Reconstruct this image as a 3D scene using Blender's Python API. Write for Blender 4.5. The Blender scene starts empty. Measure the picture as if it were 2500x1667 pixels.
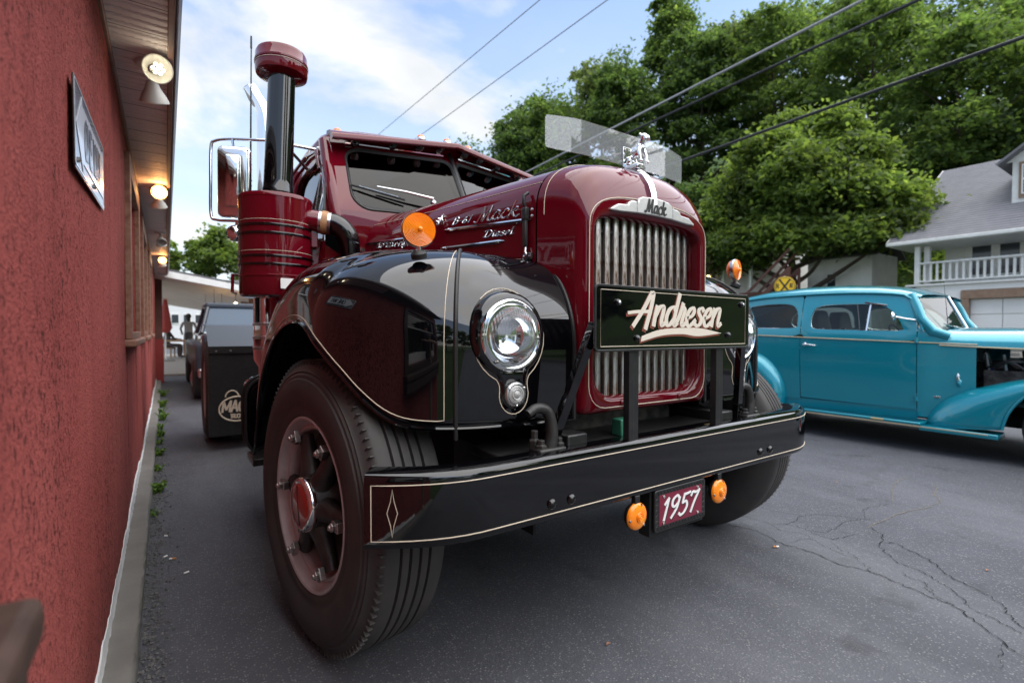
import bpy, bmesh, math, random
import numpy as np
from mathutils import Vector, Matrix
from math import sin, cos, tan, atan2, pi, radians, sqrt, exp, floor

random.seed(7)
S = bpy.context.scene
COL = S.collection
R = radians

# ------------------------------------------------------------------ camera
YAW, PIT, ROL = R(34.685), R(-1.203), R(.159)
CAMLOC = Vector((-1.6084, -1.9105, 1.1543))
fw = Vector((sin(YAW)*cos(PIT), cos(YAW)*cos(PIT), sin(PIT)))
rt = Vector((cos(YAW), -sin(YAW), 0))
up = rt.cross(fw)
rt2 = rt*cos(ROL) + up*sin(ROL)
up2 = -rt*sin(ROL) + up*cos(ROL)
cd = bpy.data.cameras.new('camera')
cam = bpy.data.objects.new('camera', cd)
COL.objects.link(cam)
cam.matrix_world = Matrix(((rt2.x, up2.x, -fw.x, CAMLOC.x), (rt2.y, up2.y, -fw.y, CAMLOC.y),
                           (rt2.z, up2.z, -fw.z, CAMLOC.z), (0, 0, 0, 1)))
cd.sensor_width = 36
cd.lens = 17.58
cd.clip_start = .02
cd.clip_end = 3000
cd.dof.use_dof = True
cd.dof.focus_distance = 1.85
cd.dof.aperture_fstop = 2.6
S.camera = cam

# ------------------------------------------------------------------ sky, sun, exposure
SUN_AZ = R(140)        # from +Y towards +X
SUN_EL = R(62)
w = bpy.data.worlds.new('World')
S.world = w
w.use_nodes = True
nt = w.node_tree
nt.nodes.clear()
def N(t, **k):
    n = nt.nodes.new(t)
    for a, b in k.items():
        setattr(n, a, b)
    return n
L = nt.links.new
sky = N('ShaderNodeTexSky', sky_type='NISHITA')
sky.sun_disc = False
sky.sun_elevation = SUN_EL
sky.sun_rotation = SUN_AZ
sky.air_density = 1.0
sky.dust_density = .4
sky.ozone_density = 1.4
tc = N('ShaderNodeTexCoord')
sep = N('ShaderNodeSeparateXYZ')
L(tc.outputs['Generated'], sep.inputs[0])
# cloud plane projection: direction / (z + k)
zz = N('ShaderNodeMath', operation='MAXIMUM'); L(sep.outputs['Z'], zz.inputs[0]); zz.inputs[1].default_value = 0
za = N('ShaderNodeMath', operation='ADD'); L(zz.outputs[0], za.inputs[0]); za.inputs[1].default_value = .22
cx = N('ShaderNodeMath', operation='DIVIDE'); L(sep.outputs['X'], cx.inputs[0]); L(za.outputs[0], cx.inputs[1])
cy = N('ShaderNodeMath', operation='DIVIDE'); L(sep.outputs['Y'], cy.inputs[0]); L(za.outputs[0], cy.inputs[1])
cmb = N('ShaderNodeCombineXYZ'); L(cx.outputs[0], cmb.inputs[0]); L(cy.outputs[0], cmb.inputs[1])
mp = N('ShaderNodeMapping'); mp.inputs['Location'].default_value = (12.3, 5.0, 0); L(cmb.outputs[0], mp.inputs[0])
no = N('ShaderNodeTexNoise'); no.inputs['Scale'].default_value = 1.15; no.inputs['Detail'].default_value = 9
no.inputs['Roughness'].default_value = .57; no.inputs['Distortion'].default_value = .25
L(mp.outputs[0], no.inputs['Vector'])
cr = N('ShaderNodeValToRGB')
cr.color_ramp.elements[0].position = .47; cr.color_ramp.elements[1].position = .60
L(no.outputs['Fac'], cr.inputs[0])
# haze veil: thin high cloud everywhere, thicker towards the horizon
no2 = N('ShaderNodeTexNoise'); no2.inputs['Scale'].default_value = .55; no2.inputs['Detail'].default_value = 4
L(mp.outputs[0], no2.inputs['Vector'])
cr2 = N('ShaderNodeValToRGB'); cr2.color_ramp.elements[0].position = .36; cr2.color_ramp.elements[1].position = .62
cr2.color_ramp.elements[0].color = (.0, .0, .0, 1); cr2.color_ramp.elements[1].color = (.5, .5, .5, 1)
L(no2.outputs['Fac'], cr2.inputs[0])
mx0 = N('ShaderNodeMath', operation='MAXIMUM'); L(cr.outputs[0], mx0.inputs[0]); L(cr2.outputs[0], mx0.inputs[1])
crh = N('ShaderNodeValToRGB'); crh.color_ramp.elements[0].position = .0; crh.color_ramp.elements[1].position = .55
crh.color_ramp.elements[0].color = (.75, .75, .75, 1); crh.color_ramp.elements[1].color = (.12, .12, .12, 1); L(sep.outputs['Z'], crh.inputs[0])
mxf = N('ShaderNodeMath', operation='MAXIMUM'); L(mx0.outputs[0], mxf.inputs[0]); L(crh.outputs[0], mxf.inputs[1])
# cloud shade: bright tops, greyer cores
no3 = N('ShaderNodeTexNoise'); no3.inputs['Scale'].default_value = 2.6; no3.inputs['Detail'].default_value = 6
L(mp.outputs[0], no3.inputs['Vector'])
cr3 = N('ShaderNodeValToRGB'); cr3.color_ramp.elements[0].position = .3; cr3.color_ramp.elements[1].position = .7
cr3.color_ramp.elements[0].color = (2.7, 2.85, 3.05, 1); cr3.color_ramp.elements[1].color = (3.9, 3.9, 3.85, 1)
L(no3.outputs['Fac'], cr3.inputs[0])
mix = N('ShaderNodeMix', data_type='RGBA'); L(mxf.outputs[0], mix.inputs[0])
L(sky.outputs[0], mix.inputs[6]); L(cr3.outputs[0], mix.inputs[7])
bg = N('ShaderNodeBackground'); bg.inputs[1].default_value = .074
L(mix.outputs[2], bg.inputs[0])
wo = N('ShaderNodeOutputWorld'); L(bg.outputs[0], wo.inputs[0])

sd = bpy.data.lights.new('sun', 'SUN')
sd.energy = 1.4
sd.angle = R(100)
sd.color = (1, .97, .93)
sun = bpy.data.objects.new('sun', sd)
COL.objects.link(sun)
sdir = Vector((sin(SUN_AZ)*cos(SUN_EL), cos(SUN_AZ)*cos(SUN_EL), sin(SUN_EL)))
sun.rotation_euler = sdir.to_track_quat('Z', 'Y').to_euler()
sun.location = sdir*80

vs = S.view_settings
vs.view_transform = 'Standard'
vs.look = 'None'
vs.gamma = 1
vs.use_curve_mapping = False
vs.exposure = 2.05

# ------------------------------------------------------------------ helpers
def vec(*a): return Vector(a)
class MB:
    """collects geometry for ONE mesh object"""
    def __init__(s): s.v = []; s.f = []
    def add(s, vs, fs):
        o = len(s.v)
        s.v += [tuple(p) for p in vs]
        s.f += [tuple(i+o for i in f) for f in fs]
        return s
    def box(s, c, d, M=None):
        x, y, z = d[0]/2, d[1]/2, d[2]/2
        vs = [Vector((a*x, b*y, e*z)) for e in (-1, 1) for b in (-1, 1) for a in (-1, 1)]
        if M: vs = [M @ p for p in vs]
        c = Vector(c)
        return s.add([p+c for p in vs], [(0, 2, 3, 1), (4, 5, 7, 6), (0, 1, 5, 4), (2, 6, 7, 3), (0, 4, 6, 2), (1, 3, 7, 5)])
    def bb(s, a, b):
        return s.box([(a[i]+b[i])/2 for i in range(3)], [abs(b[i]-a[i]) for i in range(3)])
    def loft(s, rings, closed=True, cap0=False, cap1=False):
        n = len(rings[0]); vs = [p for r in rings for p in r]; fs = []
        for k in range(len(rings)-1):
            for i in range(n if closed else n-1):
                j = (i+1) % n
                fs.append((k*n+i, k*n+j, (k+1)*n+j, (k+1)*n+i))
        if cap0: fs.append(tuple(range(n))[::-1])
        if cap1: fs.append(tuple(range((len(rings)-1)*n, len(rings)*n)))
        return s.add(vs, fs)
    def tube(s, path, r, n=8, caps=True, closed=False, sq=None):
        P = [Vector(p) for p in path]; m = len(P)
        rr = r if isinstance(r, (list, tuple)) else [r]*m
        T = []
        for i in range(m):
            if closed: t = P[(i+1) % m]-P[i-1]
            else: t = P[min(i+1, m-1)]-P[max(i-1, 0)]
            T.append(t.normalized())
        a = Vector((0, 0, 1)) if abs(T[0].z) < .9 else Vector((1, 0, 0))
        nrm = (a-T[0]*a.dot(T[0])).normalized(); rings = []
        for i in range(m):
            nrm = (nrm-T[i]*nrm.dot(T[i])).normalized(); b = T[i].cross(nrm)
            if sq: rings.append([P[i]+nrm*(sq[0]*x)+b*(sq[1]*y) for x, y in ((-1, -1), (-1, 1), (1, 1), (1, -1))])
            else: rings.append([P[i]+(nrm*cos(2*pi*k/n)+b*sin(2*pi*k/n))*rr[i] for k in range(n)])
        if closed: rings.append(rings[0])
        return s.loft(rings, True, caps and not closed, caps and not closed)
    def lathe(s, prof, o, ax, n=32, cap0=False, cap1=False, sc=(1, 1)):
        o = Vector(o); ax = Vector(ax).normalized()
        a = Vector((0, 0, 1)) if abs(ax.z) < .9 else Vector((1, 0, 0))
        u = (a-ax*a.dot(ax)).normalized(); v = ax.cross(u)
        rings = [[o+ax*h+(u*cos(2*pi*k/n)*sc[0]+v*sin(2*pi*k/n)*sc[1])*max(r, 1e-5) for k in range(n)] for r, h in prof]
        return s.loft(rings, True, cap0, cap1)
    def cyl(s, a, b, r, r2=None, n=16):
        return s.tube([a, b], [r, r if r2 is None else r2], n)
    def grid(s, fn, nu, nv):
        return s.loft([[fn(i/nu, j/nv) for j in range(nv+1)] for i in range(nu+1)], False)
    def prism(s, poly, o, ux, uy, d):
        """polygon (2-D) in the frame o,ux,uy extruded by the vector d"""
        o, ux, uy, d = map(Vector, (o, ux, uy, d)); n = len(poly)
        a = [o+ux*x+uy*y for x, y in poly]
        vs = a+[p+d for p in a]
        fs = [tuple(range(n))[::-1], tuple(range(n, 2*n))]+[(i, (i+1) % n, n+(i+1) % n, n+i) for i in range(n)]
        return s.add(vs, fs)
    def frame(s, outer, inner, o, ux, uy, d):
        """flat ring between two outlines of equal count, extruded by d"""
        o, ux, uy, d = map(Vector, (o, ux, uy, d)); n = len(outer)
        A = [o+ux*x+uy*y for x, y in outer]; B = [o+ux*x+uy*y for x, y in inner]
        return s.loft([A, [p+d for p in A], [p+d for p in B], B, A], True)
    def xf(s, M, i0=0):
        s.v[i0:] = [tuple(M @ Vector(p)) for p in s.v[i0:]]
        return s
    def build(s, name, mat, parent=None, smooth=35, bev=0, loc=None, kind=None, label=None, flip=False, seg=2):
        me = bpy.data.meshes.new(name)
        me.from_pydata(s.v, [], s.f)
        bm = bmesh.new(); bm.from_mesh(me)
        bmesh.ops.remove_doubles(bm, verts=bm.verts, dist=1e-6)
        bmesh.ops.recalc_face_normals(bm, faces=bm.faces)
        bm.to_mesh(me); bm.free()
        if smooth:
            me.shade_smooth()
            me.set_sharp_from_angle(angle=R(smooth))
        return link(name, me, mat, parent, bev, loc, kind, label, seg)
def link(name, me, mat, parent=None, bev=0, loc=None, kind=None, label=None, seg=2):
    if mat: 
        me.materials.clear(); me.materials.append(M_[mat] if isinstance(mat, str) else mat)
    o = bpy.data.objects.new(name, me)
    COL.objects.link(o)
    if parent: o.parent = parent
    if loc: o.location = loc
    if bev:
        m = o.modifiers.new('bevel', 'BEVEL'); m.width = bev; m.segments = seg; m.limit_method = 'ANGLE'; m.angle_limit = R(40)
    if kind: o['kind'] = kind
    if label: o['label'] = label
    return o
def thing(name, label, cat, loc=(0, 0, 0), rz=0, group=None):
    o = bpy.data.objects.new(name, None); COL.objects.link(o)
    o.location = loc; o.rotation_euler = (0, 0, rz); o.empty_display_size = .1
    return tag(o, label, cat, group)
def tag(o, label, cat, group=None):
    o['label'] = label; o['category'] = cat
    if group: o['group'] = group
    return o
def copy_tree(o, parent=None):
    c = o.copy(); COL.objects.link(c); c.parent = parent
    for ch in list(o.children): copy_tree(ch, c)
    return c
def lerp_tab(tab, x):
    """smooth (monotone-ish Catmull) table lookup"""
    if x <= tab[0][0]: return tab[0][1]
    if x >= tab[-1][0]: return tab[-1][1]
    for i in range(len(tab)-1):
        if tab[i][0] <= x <= tab[i+1][0]:
            x0, y0 = tab[i]; x1, y1 = tab[i+1]; h = x1-x0; t = (x-x0)/h
            m0 = (tab[i+1][1]-tab[i-1][1])/(tab[i+1][0]-tab[i-1][0])*h if i > 0 else (y1-y0)
            m1 = (tab[i+2][1]-tab[i][1])/(tab[i+2][0]-tab[i][0])*h if i+2 < len(tab) else (y1-y0)
            return (2*t**3-3*t*t+1)*y0+(t**3-2*t*t+t)*m0+(-2*t**3+3*t*t)*y1+(t**3-t*t)*m1
def spline(pts, n=6, closed=False):
    """Catmull-Rom through points (any dimension)"""
    P = [Vector(p) for p in pts]; m = len(P); out = []
    for i in range(m if closed else m-1):
        a = P[i-1] if (i > 0 or closed) else P[0]*2-P[1]
        b = P[i]; c = P[(i+1) % m]
        d = P[(i+2) % m] if (i+2 < m or closed) else c*2-b
        for k in range(n):
            t = k/n
            out.append(((b*2)+(c-a)*t+(a*2-b*5+c*4-d)*t*t+(b*3-a-c*3+d)*t**3)*.5)
    if not closed: out.append(P[-1])
    return out
def rrect(x0, y0, x1, y1, r, n=5):
    rr = r if isinstance(r, (list, tuple)) else [r]*4   # bl, br, tr, tl
    out = []
    for (cx_, cy_, a0), q in zip(((x0, y0, 180), (x1, y0, 270), (x1, y1, 0), (x0, y1, 90)), rr):
        sx = 1 if cx_ == x0 else -1; sy = 1 if cy_ == y0 else -1
        for k in range(n+1):
            a = R(a0+90*k/n); out.append((cx_+sx*q+q*cos(a), cy_+sy*q+q*sin(a)))
    return out

# ------------------------------------------------------------------ stroke lettering
GL = {
 'A': (.72, [[(-.34, .36), (.0, .40), (.50, .42)], [(-.08, -.02), (.18, .45), (.40, .98)], [(.40, .98), (.47, .95), (.47, .5), (.40, -.1)]]),
 'n': (.50, [[(0, 0), (.0, .3), (.02, .58)], [(.02, .30), (.14, .56), (.27, .58), (.30, .44), (.28, .15), (.34, .0), (.45, .08)]]),
 'd': (.52, [[(.34, .46), (.24, .58), (.08, .50), (.0, .26), (.06, .04), (.18, .02), (.33, .22)], [(.40, 1.0), (.36, .5), (.34, .12), (.40, .0), (.50, .08)]]),
 'r': (.40, [[(-.02, .12), (.06, .36), (.13, .70)], [(.13, .60), (.20, .56), (.25, .46), (.20, .22), (.20, .05), (.28, .0), (.38, .10)]]),
 'e': (.46, [[(.06, .25), (.24, .33), (.30, .48), (.22, .58), (.08, .48), (.01, .24), (.08, .04), (.22, .0), (.42, .18)]]),
 's': (.40, [[(.30, .50), (.22, .58), (.10, .54), (.10, .42), (.24, .26), (.24, .08), (.12, .0), (-.02, .06)]]),
 'M': (.95, [[(-.10, .04), (.05, .0), (.16, .30), (.30, .98)], [(.30, .98), (.34, .5), (.36, .05)], [(.36, .05), (.52, .5), (.70, .98)], [(.70, .98), (.68, .5), (.70, .1), (.78, .0), (.90, .1)]]),
 'a': (.50, [[(.34, .48), (.22, .58), (.06, .48), (.0, .2), (.08, .02), (.20, .06), (.34, .3)], [(.36, .56), (.33, .2), (.38, .0), (.50, .08)]]),
 'c': (.42, [[(.32, .46), (.22, .58), (.06, .46), (.0, .22), (.08, .02), (.22, .0), (.40, .14)]]),
 'k': (.50, [[(.0, .0), (.06, .5), (.12, 1.0)], [(.06, .28), (.24, .56), (.36, .54), (.30, .40), (.10, .32)], [(.14, .32), (.28, .04), (.38, .0), (.50, .1)]]),
 'D': (.80, [[(.18, 1.0), (.14, .5), (.06, .02)], [(-.04, .86), (.2, 1.0), (.50, .92), (.62, .55), (.48, .12), (.2, .0), (.0, .06)]]),
 'i': (.26, [[(.04, .56), (.02, .2), (.08, .0), (.22, .08)], [(.08, .76), (.10, .80)]]),
 'l': (.26, [[(.10, 1.0), (.04, .4), (.06, .05), (.14, .0), (.24, .1)]]),
 'T': (.66, [[(.0, .82), (.1, .98), (.4, .94), (.72, 1.0)], [(.38, .95), (.32, .5), (.26, .04), (.14, .0)]]),
 'h': (.48, [[(.10, 1.0), (.04, .5), (.0, .0)], [(.03, .3), (.15, .56), (.27, .56), (.28, .3), (.28, .05), (.36, .0), (.44, .08)]]),
 'o': (.44, [[(.2, .58), (.06, .48), (.0, .24), (.08, .02), (.22, .04), (.32, .3), (.26, .54), (.18, .58)]]),
 'm': (.72, [[(0, 0), (.02, .58)], [(.02, .34), (.12, .56), (.22, .54), (.24, .3), (.24, .0)], [(.24, .32), (.36, .56), (.46, .54), (.48, .3), (.50, .02), (.62, .06)]]),
 'y': (.48, [[(.0, .56), (.02, .2), (.12, .06), (.30, .3)], [(.34, .56), (.30, .1), (.20, -.28), (.06, -.30), (.0, -.2)]]),
 '1': (.40, [[(.02, .72), (.20, .98)], [(.20, .98), (.16, .5), (.12, .0)]]),
 '9': (.56, [[(.42, .86), (.28, 1.0), (.08, .86), (.06, .62), (.22, .50), (.40, .66), (.44, .9)], [(.44, .9), (.36, .4), (.12, .0)]]),
 '5': (.56, [[(.50, 1.0), (.30, .96), (.16, .96)], [(.16, .96), (.12, .56)], [(.12, .56), (.32, .60), (.42, .36), (.30, .08), (.12, .0), (.0, .1)]]),
 '7': (.52, [[(.02, .80), (.10, .96), (.30, .92), (.50, 1.0)], [(.50, 1.0), (.30, .5), (.16, .0)]]),
 'B': (.62, [[(.12, 1.0), (.04, .0)], [(.12, 1.0), (.40, .96), (.42, .68), (.12, .54)], [(.12, .54), (.44, .48), (.42, .1), (.04, .0)]]),
 '-': (.36, [[(.04, .42), (.28, .42)]]),
 '6': (.52, [[(.40, .98), (.14, .6), (.06, .2), (.2, .0), (.38, .16), (.32, .44), (.10, .36)]]),
 ' ': (.30, []),
}
BL = {  # plain block capitals
 'O': (.62, [[(.25, 1), (.06, .85), (.0, .5), (.06, .15), (.25, 0), (.44, .15), (.5, .5), (.44, .85), (.25, 1)]]),
 'N': (.62, [[(0, 0), (0, 1)], [(0, 1), (.5, 0)], [(.5, 0), (.5, 1)]]),
 'E': (.54, [[(0, 0), (0, 1)], [(0, 1), (.42, 1)], [(0, .52), (.36, .52)], [(0, 0), (.42, 0)]]),
 'W': (.82, [[(0, 1), (.17, 0)], [(.17, 0), (.35, .9)], [(.35, .9), (.53, 0)], [(.53, 0), (.7, 1)]]),
 'A': (.64, [[(0, 0), (.26, 1)], [(.26, 1), (.52, 0)], [(.1, .34), (.42, .34)]]),
 'Y': (.60, [[(0, 1), (.25, .5)], [(.5, 1), (.25, .5)], [(.25, .5), (.25, 0)]]),
 'T': (.54, [[(0, 1), (.46, 1)], [(.23, 1), (.23, 0)]]),
 'R': (.60, [[(0, 0), (0, 1)], [(0, 1), (.36, .98), (.44, .76), (.36, .54), (0, .5)], [(.22, .5), (.48, 0)]]),
 'U': (.60, [[(0, 1), (0, .25), (.22, 0), (.44, .25), (.44, 1)]]),
 'C': (.58, [[(.46, .8), (.26, 1), (.04, .75), (.0, .4), (.1, .1), (.28, 0), (.47, .2)]]),
 'K': (.60, [[(0, 0), (0, 1)], [(.46, 1), (0, .45)], [(.16, .62), (.5, 0)]]),
 'S': (.54, [[(.42, .84), (.24, 1), (.04, .86), (.06, .62), (.38, .4), (.40, .14), (.2, 0), (0, .14)]]),
 'X': (.6, [[(0, 0), (.5, 1)], [(.5, 0), (0, 1)]]),
 'M': (.74, [[(0, 0), (0, 1)], [(0, 1), (.31, .2)], [(.31, .2), (.62, 1)], [(.62, 1), (.62, 0)]]),
 ' ': (.3, []),
}
def lettering(mb, text, o, ux, uy, nz, h, wid, font=GL, slant=.25, nib=35, thin=.35, depth=.002, squeeze=1, center=True, track=0, rnd=False):
    """pen strokes as raised ribbons; o = centre (or left end) of the baseline"""
    o, ux, uy, nz = Vector(o), Vector(ux), Vector(uy), Vector(nz)
    total = sum(font[c][0]+track for c in text)*h*squeeze
    x = -total/2 if center else 0; k = 0
    for c in text:
        wd, sts = font[c]
        for st in sts:
            pts = spline([(p[0], p[1], 0) for p in st], 5) if len(st) > 2 else [Vector((p[0], p[1], 0)) for p in st]
            pts = [Vector(((p.x+slant*p.y)*h*squeeze+x, p.y*h, 0)) for p in pts]
            m = len(pts); rings = []; dz = depth*(1+.07*(k % 5)); k += 1
            for i, p in enumerate(pts):
                t = (pts[min(i+1, m-1)]-pts[max(i-1, 0)]).normalized()
                nn = Vector((-t.y, t.x, 0))
                a = abs(sin(atan2(t.y, t.x)-R(nib)))
                ww = wid*(thin+(1-thin)*a)/2
                e = wid*.2 if i == m-1 else (-wid*.2 if i == 0 else 0)
                q = p+t*e
                A = q+nn*ww; B = q-nn*ww
                f = lambda z_, d_: o+ux*z_.x+uy*z_.y+nz*d_
                if rnd: rings.append([f(A, -depth*.5), f(q+nn*ww*.75, dz*.7), f(q, dz), f(q-nn*ww*.75, dz*.7), f(B, -depth*.5)])
                else: rings.append([f(A, -depth*.5), f(A, dz), f(B, dz), f(B, -depth*.5)])
            mb.loft(rings, True, True, True)
        x += (wd+track)*h*squeeze
    return mb
# ------------------------------------------------------------------ materials
M_ = {}
class NT:
    def __init__(s, name):
        s.m = bpy.data.materials.new(name); s.m.use_nodes = True; s.t = s.m.node_tree
        s.b = s.t.nodes['Principled BSDF']; s.out = s.t.nodes['Material Output']; M_[name] = s.m
        s.co = None
    def n(s, t, **k):
        n = s.t.nodes.new(t)
        for a, b in k.items():
            if a.startswith('i_'): n.inputs[a[2:].replace('_', ' ')].default_value = b
            else: setattr(n, a, b)
        return n
    def l(s, a, b): s.t.links.new(a, b)
    def pos(s):
        if not s.co: s.co = s.n('ShaderNodeTexCoord')
        return s.co.outputs['Object']
    def mapped(s, sc):
        m = s.n('ShaderNodeMapping'); m.inputs['Scale'].default_value = sc; s.l(s.pos(), m.inputs[0]); return m.outputs[0]
    def noise(s, scale, detail=4, rough=.55, vecin=None, dist=0):
        n = s.n('ShaderNodeTexNoise'); n.inputs['Scale'].default_value = scale; n.inputs['Detail'].default_value = detail
        n.inputs['Roughness'].default_value = rough; n.inputs['Distortion'].default_value = dist
        s.l(vecin or s.pos(), n.inputs['Vector']); return n.outputs['Fac']
    def voro(s, scale, feature='F1', vecin=None, out='Distance'):
        n = s.n('ShaderNodeTexVoronoi', feature=feature); n.inputs['Scale'].default_value = scale
        s.l(vecin or s.pos(), n.inputs['Vector']); return n.outputs[out]
    def ramp(s, fac, stops):
        r = s.n('ShaderNodeValToRGB'); e = r.color_ramp.elements
        while len(e) < len(stops): e.new(.5)
        for q, (p, c) in zip(e, stops):
            q.position = p; q.color = (c, c, c, 1) if isinstance(c, (int, float)) else (*c, 1)
        s.l(fac, r.inputs[0]); return r.outputs[0]
    def mixc(s, fac, a, b, mode='MIX'):
        m = s.n('ShaderNodeMix', data_type='RGBA', blend_type=mode)
        for sock, v in ((m.inputs[0], fac), (m.inputs[6], a), (m.inputs[7], b)):
            if isinstance(v, (int, float)): sock.default_value = v
            elif isinstance(v, tuple): sock.default_value = (*v, 1)
            else: s.l(v, sock)
        return m.outputs[2]
    def math(s, op, a, b=0):
        m = s.n('ShaderNodeMath', operation=op)
        for sock, v in ((m.inputs[0], a), (m.inputs[1], b)):
            if isinstance(v, (int, float)): sock.default_value = v
            else: s.l(v, sock)
        return m.outputs[0]
    def base(s, c):
        if isinstance(c, tuple): s.b.inputs['Base Color'].default_value = (*c, 1)
        else: s.l(c, s.b.inputs['Base Color'])
    def set(s, **k):
        for a, v in k.items():
            i = s.b.inputs[a.replace('_', ' ')]
            if isinstance(v, (int, float, tuple)): i.default_value = v
            else: s.l(v, i)
    def bump(s, h, strength=.3, dist=.01):
        b = s.n('ShaderNodeBump'); b.inputs['Strength'].default_value = strength; b.inputs['Distance'].default_value = dist
        s.l(h, b.inputs['Height']); s.l(b.outputs[0], s.b.inputs['Normal']); return b

def pm(name, col, rough=.5, metal=0, coat=0, spec=.5, vary=None, bump=None, rvary=None, **k):
    t = NT(name)
    t.base(col)
    if vary:
        sc, amt, c2 = vary
        t.base(t.mixc(t.math('MULTIPLY', t.ramp(t.noise(sc, 6), [(.35, 0), (.7, 1)]), amt), col, c2))
    t.set(Roughness=rough, Metallic=metal, Coat_Weight=coat, Specular_IOR_Level=spec)
    t.set(Coat_Roughness=.035)
    if rvary: t.set(Roughness=t.ramp(t.noise(rvary[0], 5), [(.3, rough), (.75, rvary[1])]))
    if bump: t.bump(t.noise(bump[0], 5), bump[1], bump[2])
    for a, v in k.items(): t.set(**{a: v})
    return t

# truck and car
pm('maroon', (.112, .0022, .008), .6, 0, 1, spec=0.0, bump=(2.2, .015, .01), Coat_IOR=1.5)
pm('black_paint', (.002, .002, .0028), .6, 0, 1, spec=0.0, bump=(2.0, .015, .01), Coat_IOR=1.62)
pm('black_satin', (.012, .012, .013), .35, vary=(30, .5, (.03, .028, .026)), bump=(120, .15, .002))
pm('black_iron', (.012, .012, .012), .45, vary=(20, .6, (.05, .045, .04)), bump=(60, .4, .004))
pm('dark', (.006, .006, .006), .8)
pm('interior', (.012, .011, .011), .7)
pm('chrome', (.78, .79, .80), .06, 1, bump=(9, .03, .01))
pm('dull_chrome', (.55, .55, .55), .22, 1, rvary=(40, .4))
pm('lamp_bowl', (.90, .91, .92), .10, 1)
pm('brushed', (.62, .62, .61), .36, .7, vary=(50, .5, (.5, .5, .49)))
pm('bolt_steel', (.42, .41, .40), .35, 1, vary=(60, .6, (.2, .17, .15)))
pm('rubber', (.042, .041, .041), .68, spec=.35, vary=(9, .7, (.065, .056, .050)), bump=(140, .25, .002))
pm('black_rubber', (.01, .01, .01), .5)
pm('rim_paint', (.44, .40, .40), .42, .2, vary=(25, .5, (.30, .26, .26)))
pm('red_reflection', (.30, .018, .012), .3, 0, 1)  # painted-in reflection of the red wall for the chrome hub cap
pm('cream', (.66, .56, .43), .45)
pm('sign_cream', (.74, .66, .55), .35, 0, .6)
pm('sign_brown', (.20, .055, .035), .35, 0, .6)
pm('white_paint', (.78, .77, .75), .45, vary=(40, .3, (.62, .60, .57)))
pm('plate_red', (.17, .008, .028), .3, 0, .5)
pm('leather', (.015, .014, .014), .42)
pm('strap_orange', (.55, .22, .05), .7)
pm('strap', (.42, .22, .10), .6, vary=(40, .6, (.28, .13, .06)))
pm('yellow_brass', (.5, .35, .1), .35, 1)
pm('dull_glass', (.62, .62, .60), .15, 0, .5, Transmission_Weight=.4)
pm('green_paint', (.03, .16, .10), .4)
pm('smoke_grey', (.05, .062, .08), .55, 0, .12, spec=.2)
t = pm('steel_slat', (.55, .54, .52), .28, 1)
z_ = t.n('ShaderNodeSeparateXYZ'); t.l(t.pos(), z_.inputs[0])
rust = t.math('MULTIPLY', t.ramp(z_.outputs[2], [(.90, 1), (1.0, 0)]), t.ramp(t.noise(45, 6, .6, t.mapped((1, 1, .25))), [(.42, 0), (.66, 1)]))
t.base(t.mixc(rust, t.mixc(t.ramp(t.noise(90, 3, .5, t.mapped((1, 1, .02))), [(.3, 0), (.7, 1)]), (.74, .73, .71), (.55, .54, .52)), (.12, .055, .02)))
t.set(Roughness=t.math('ADD', .28, t.math('MULTIPLY', rust, .5)))
def lens(name, c, c2):
    t = pm(name, c, .16, 0, .5, Subsurface_Weight=.35, Subsurface_Radius=(.02, .008, .002))
    t.base(t.mixc(t.ramp(t.noise(25, 3), [(.3, 0), (.7, 1)]), c, c2))
    return t
lens('amber', (.98, .24, .004), (.98, .31, .012))
lens('amber2', (.95, .15, .01), (.95, .22, .01))
def thin_glass(name, tint, gl=(1, 1, 1), rough=0, haze=None, ior=1.5):
    t = NT(name); t.t.nodes.remove(t.b)
    tr = t.n('ShaderNodeBsdfTransparent'); tr.inputs[0].default_value = (*tint, 1)
    g = t.n('ShaderNodeBsdfGlossy'); g.inputs['Roughness'].default_value = rough; g.inputs['Color'].default_value = (*gl, 1)
    fr = t.n('ShaderNodeFresnel'); gm_ = t.n('ShaderNodeNewGeometry')
    t.l(t.math('ADD', t.math('MULTIPLY', gm_.outputs['Backfacing'], 1/ior-ior), ior), fr.inputs[0])
    mx = t.n('ShaderNodeMixShader'); t.l(fr.outputs[0], mx.inputs[0]); t.l(tr.outputs[0], mx.inputs[1]); t.l(g.outputs[0], mx.inputs[2])
    res = mx.outputs[0]
    if haze:
        d = t.n('ShaderNodeBsdfDiffuse'); d.inputs[0].default_value = (*haze[1], 1)
        m2 = t.n('ShaderNodeMixShader')
        f = t.math('MULTIPLY', t.ramp(t.noise(haze[2], 6), [(.25, .5), (.75, 1)]), haze[0])
        t.l(f, m2.inputs[0]); t.l(res, m2.inputs[1]); t.l(d.outputs[0], m2.inputs[2]); res = m2.outputs[0]
    t.l(res, t.out.inputs[0]); return t
thin_glass('windshield', (.04, .045, .05), ior=1.38)
thin_glass('car_glass', (.72, .80, .77), ior=1.45)
thin_glass('house_glass', (.05, .06, .07), ior=1.6)
thin_glass('acrylic', (.95, .96, .96), ior=1.45, rough=.02, haze=(.16, (.80, .82, .84), 1.2))
thin_glass('lamp_glass', (.95, .96, .97), ior=1.45)
t = thin_glass('lamp_ribbed', (.90, .92, .94), ior=1.7)
gl_ = [n_ for n_ in t.t.nodes if n_.type == 'BSDF_GLOSSY'][0]
sp_ = t.n('ShaderNodeSeparateXYZ'); t.l(t.pos(), sp_.inputs[0])
bp_ = t.n('ShaderNodeBump'); bp_.inputs['Strength'].default_value = .6; bp_.inputs['Distance'].default_value = .002
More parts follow.
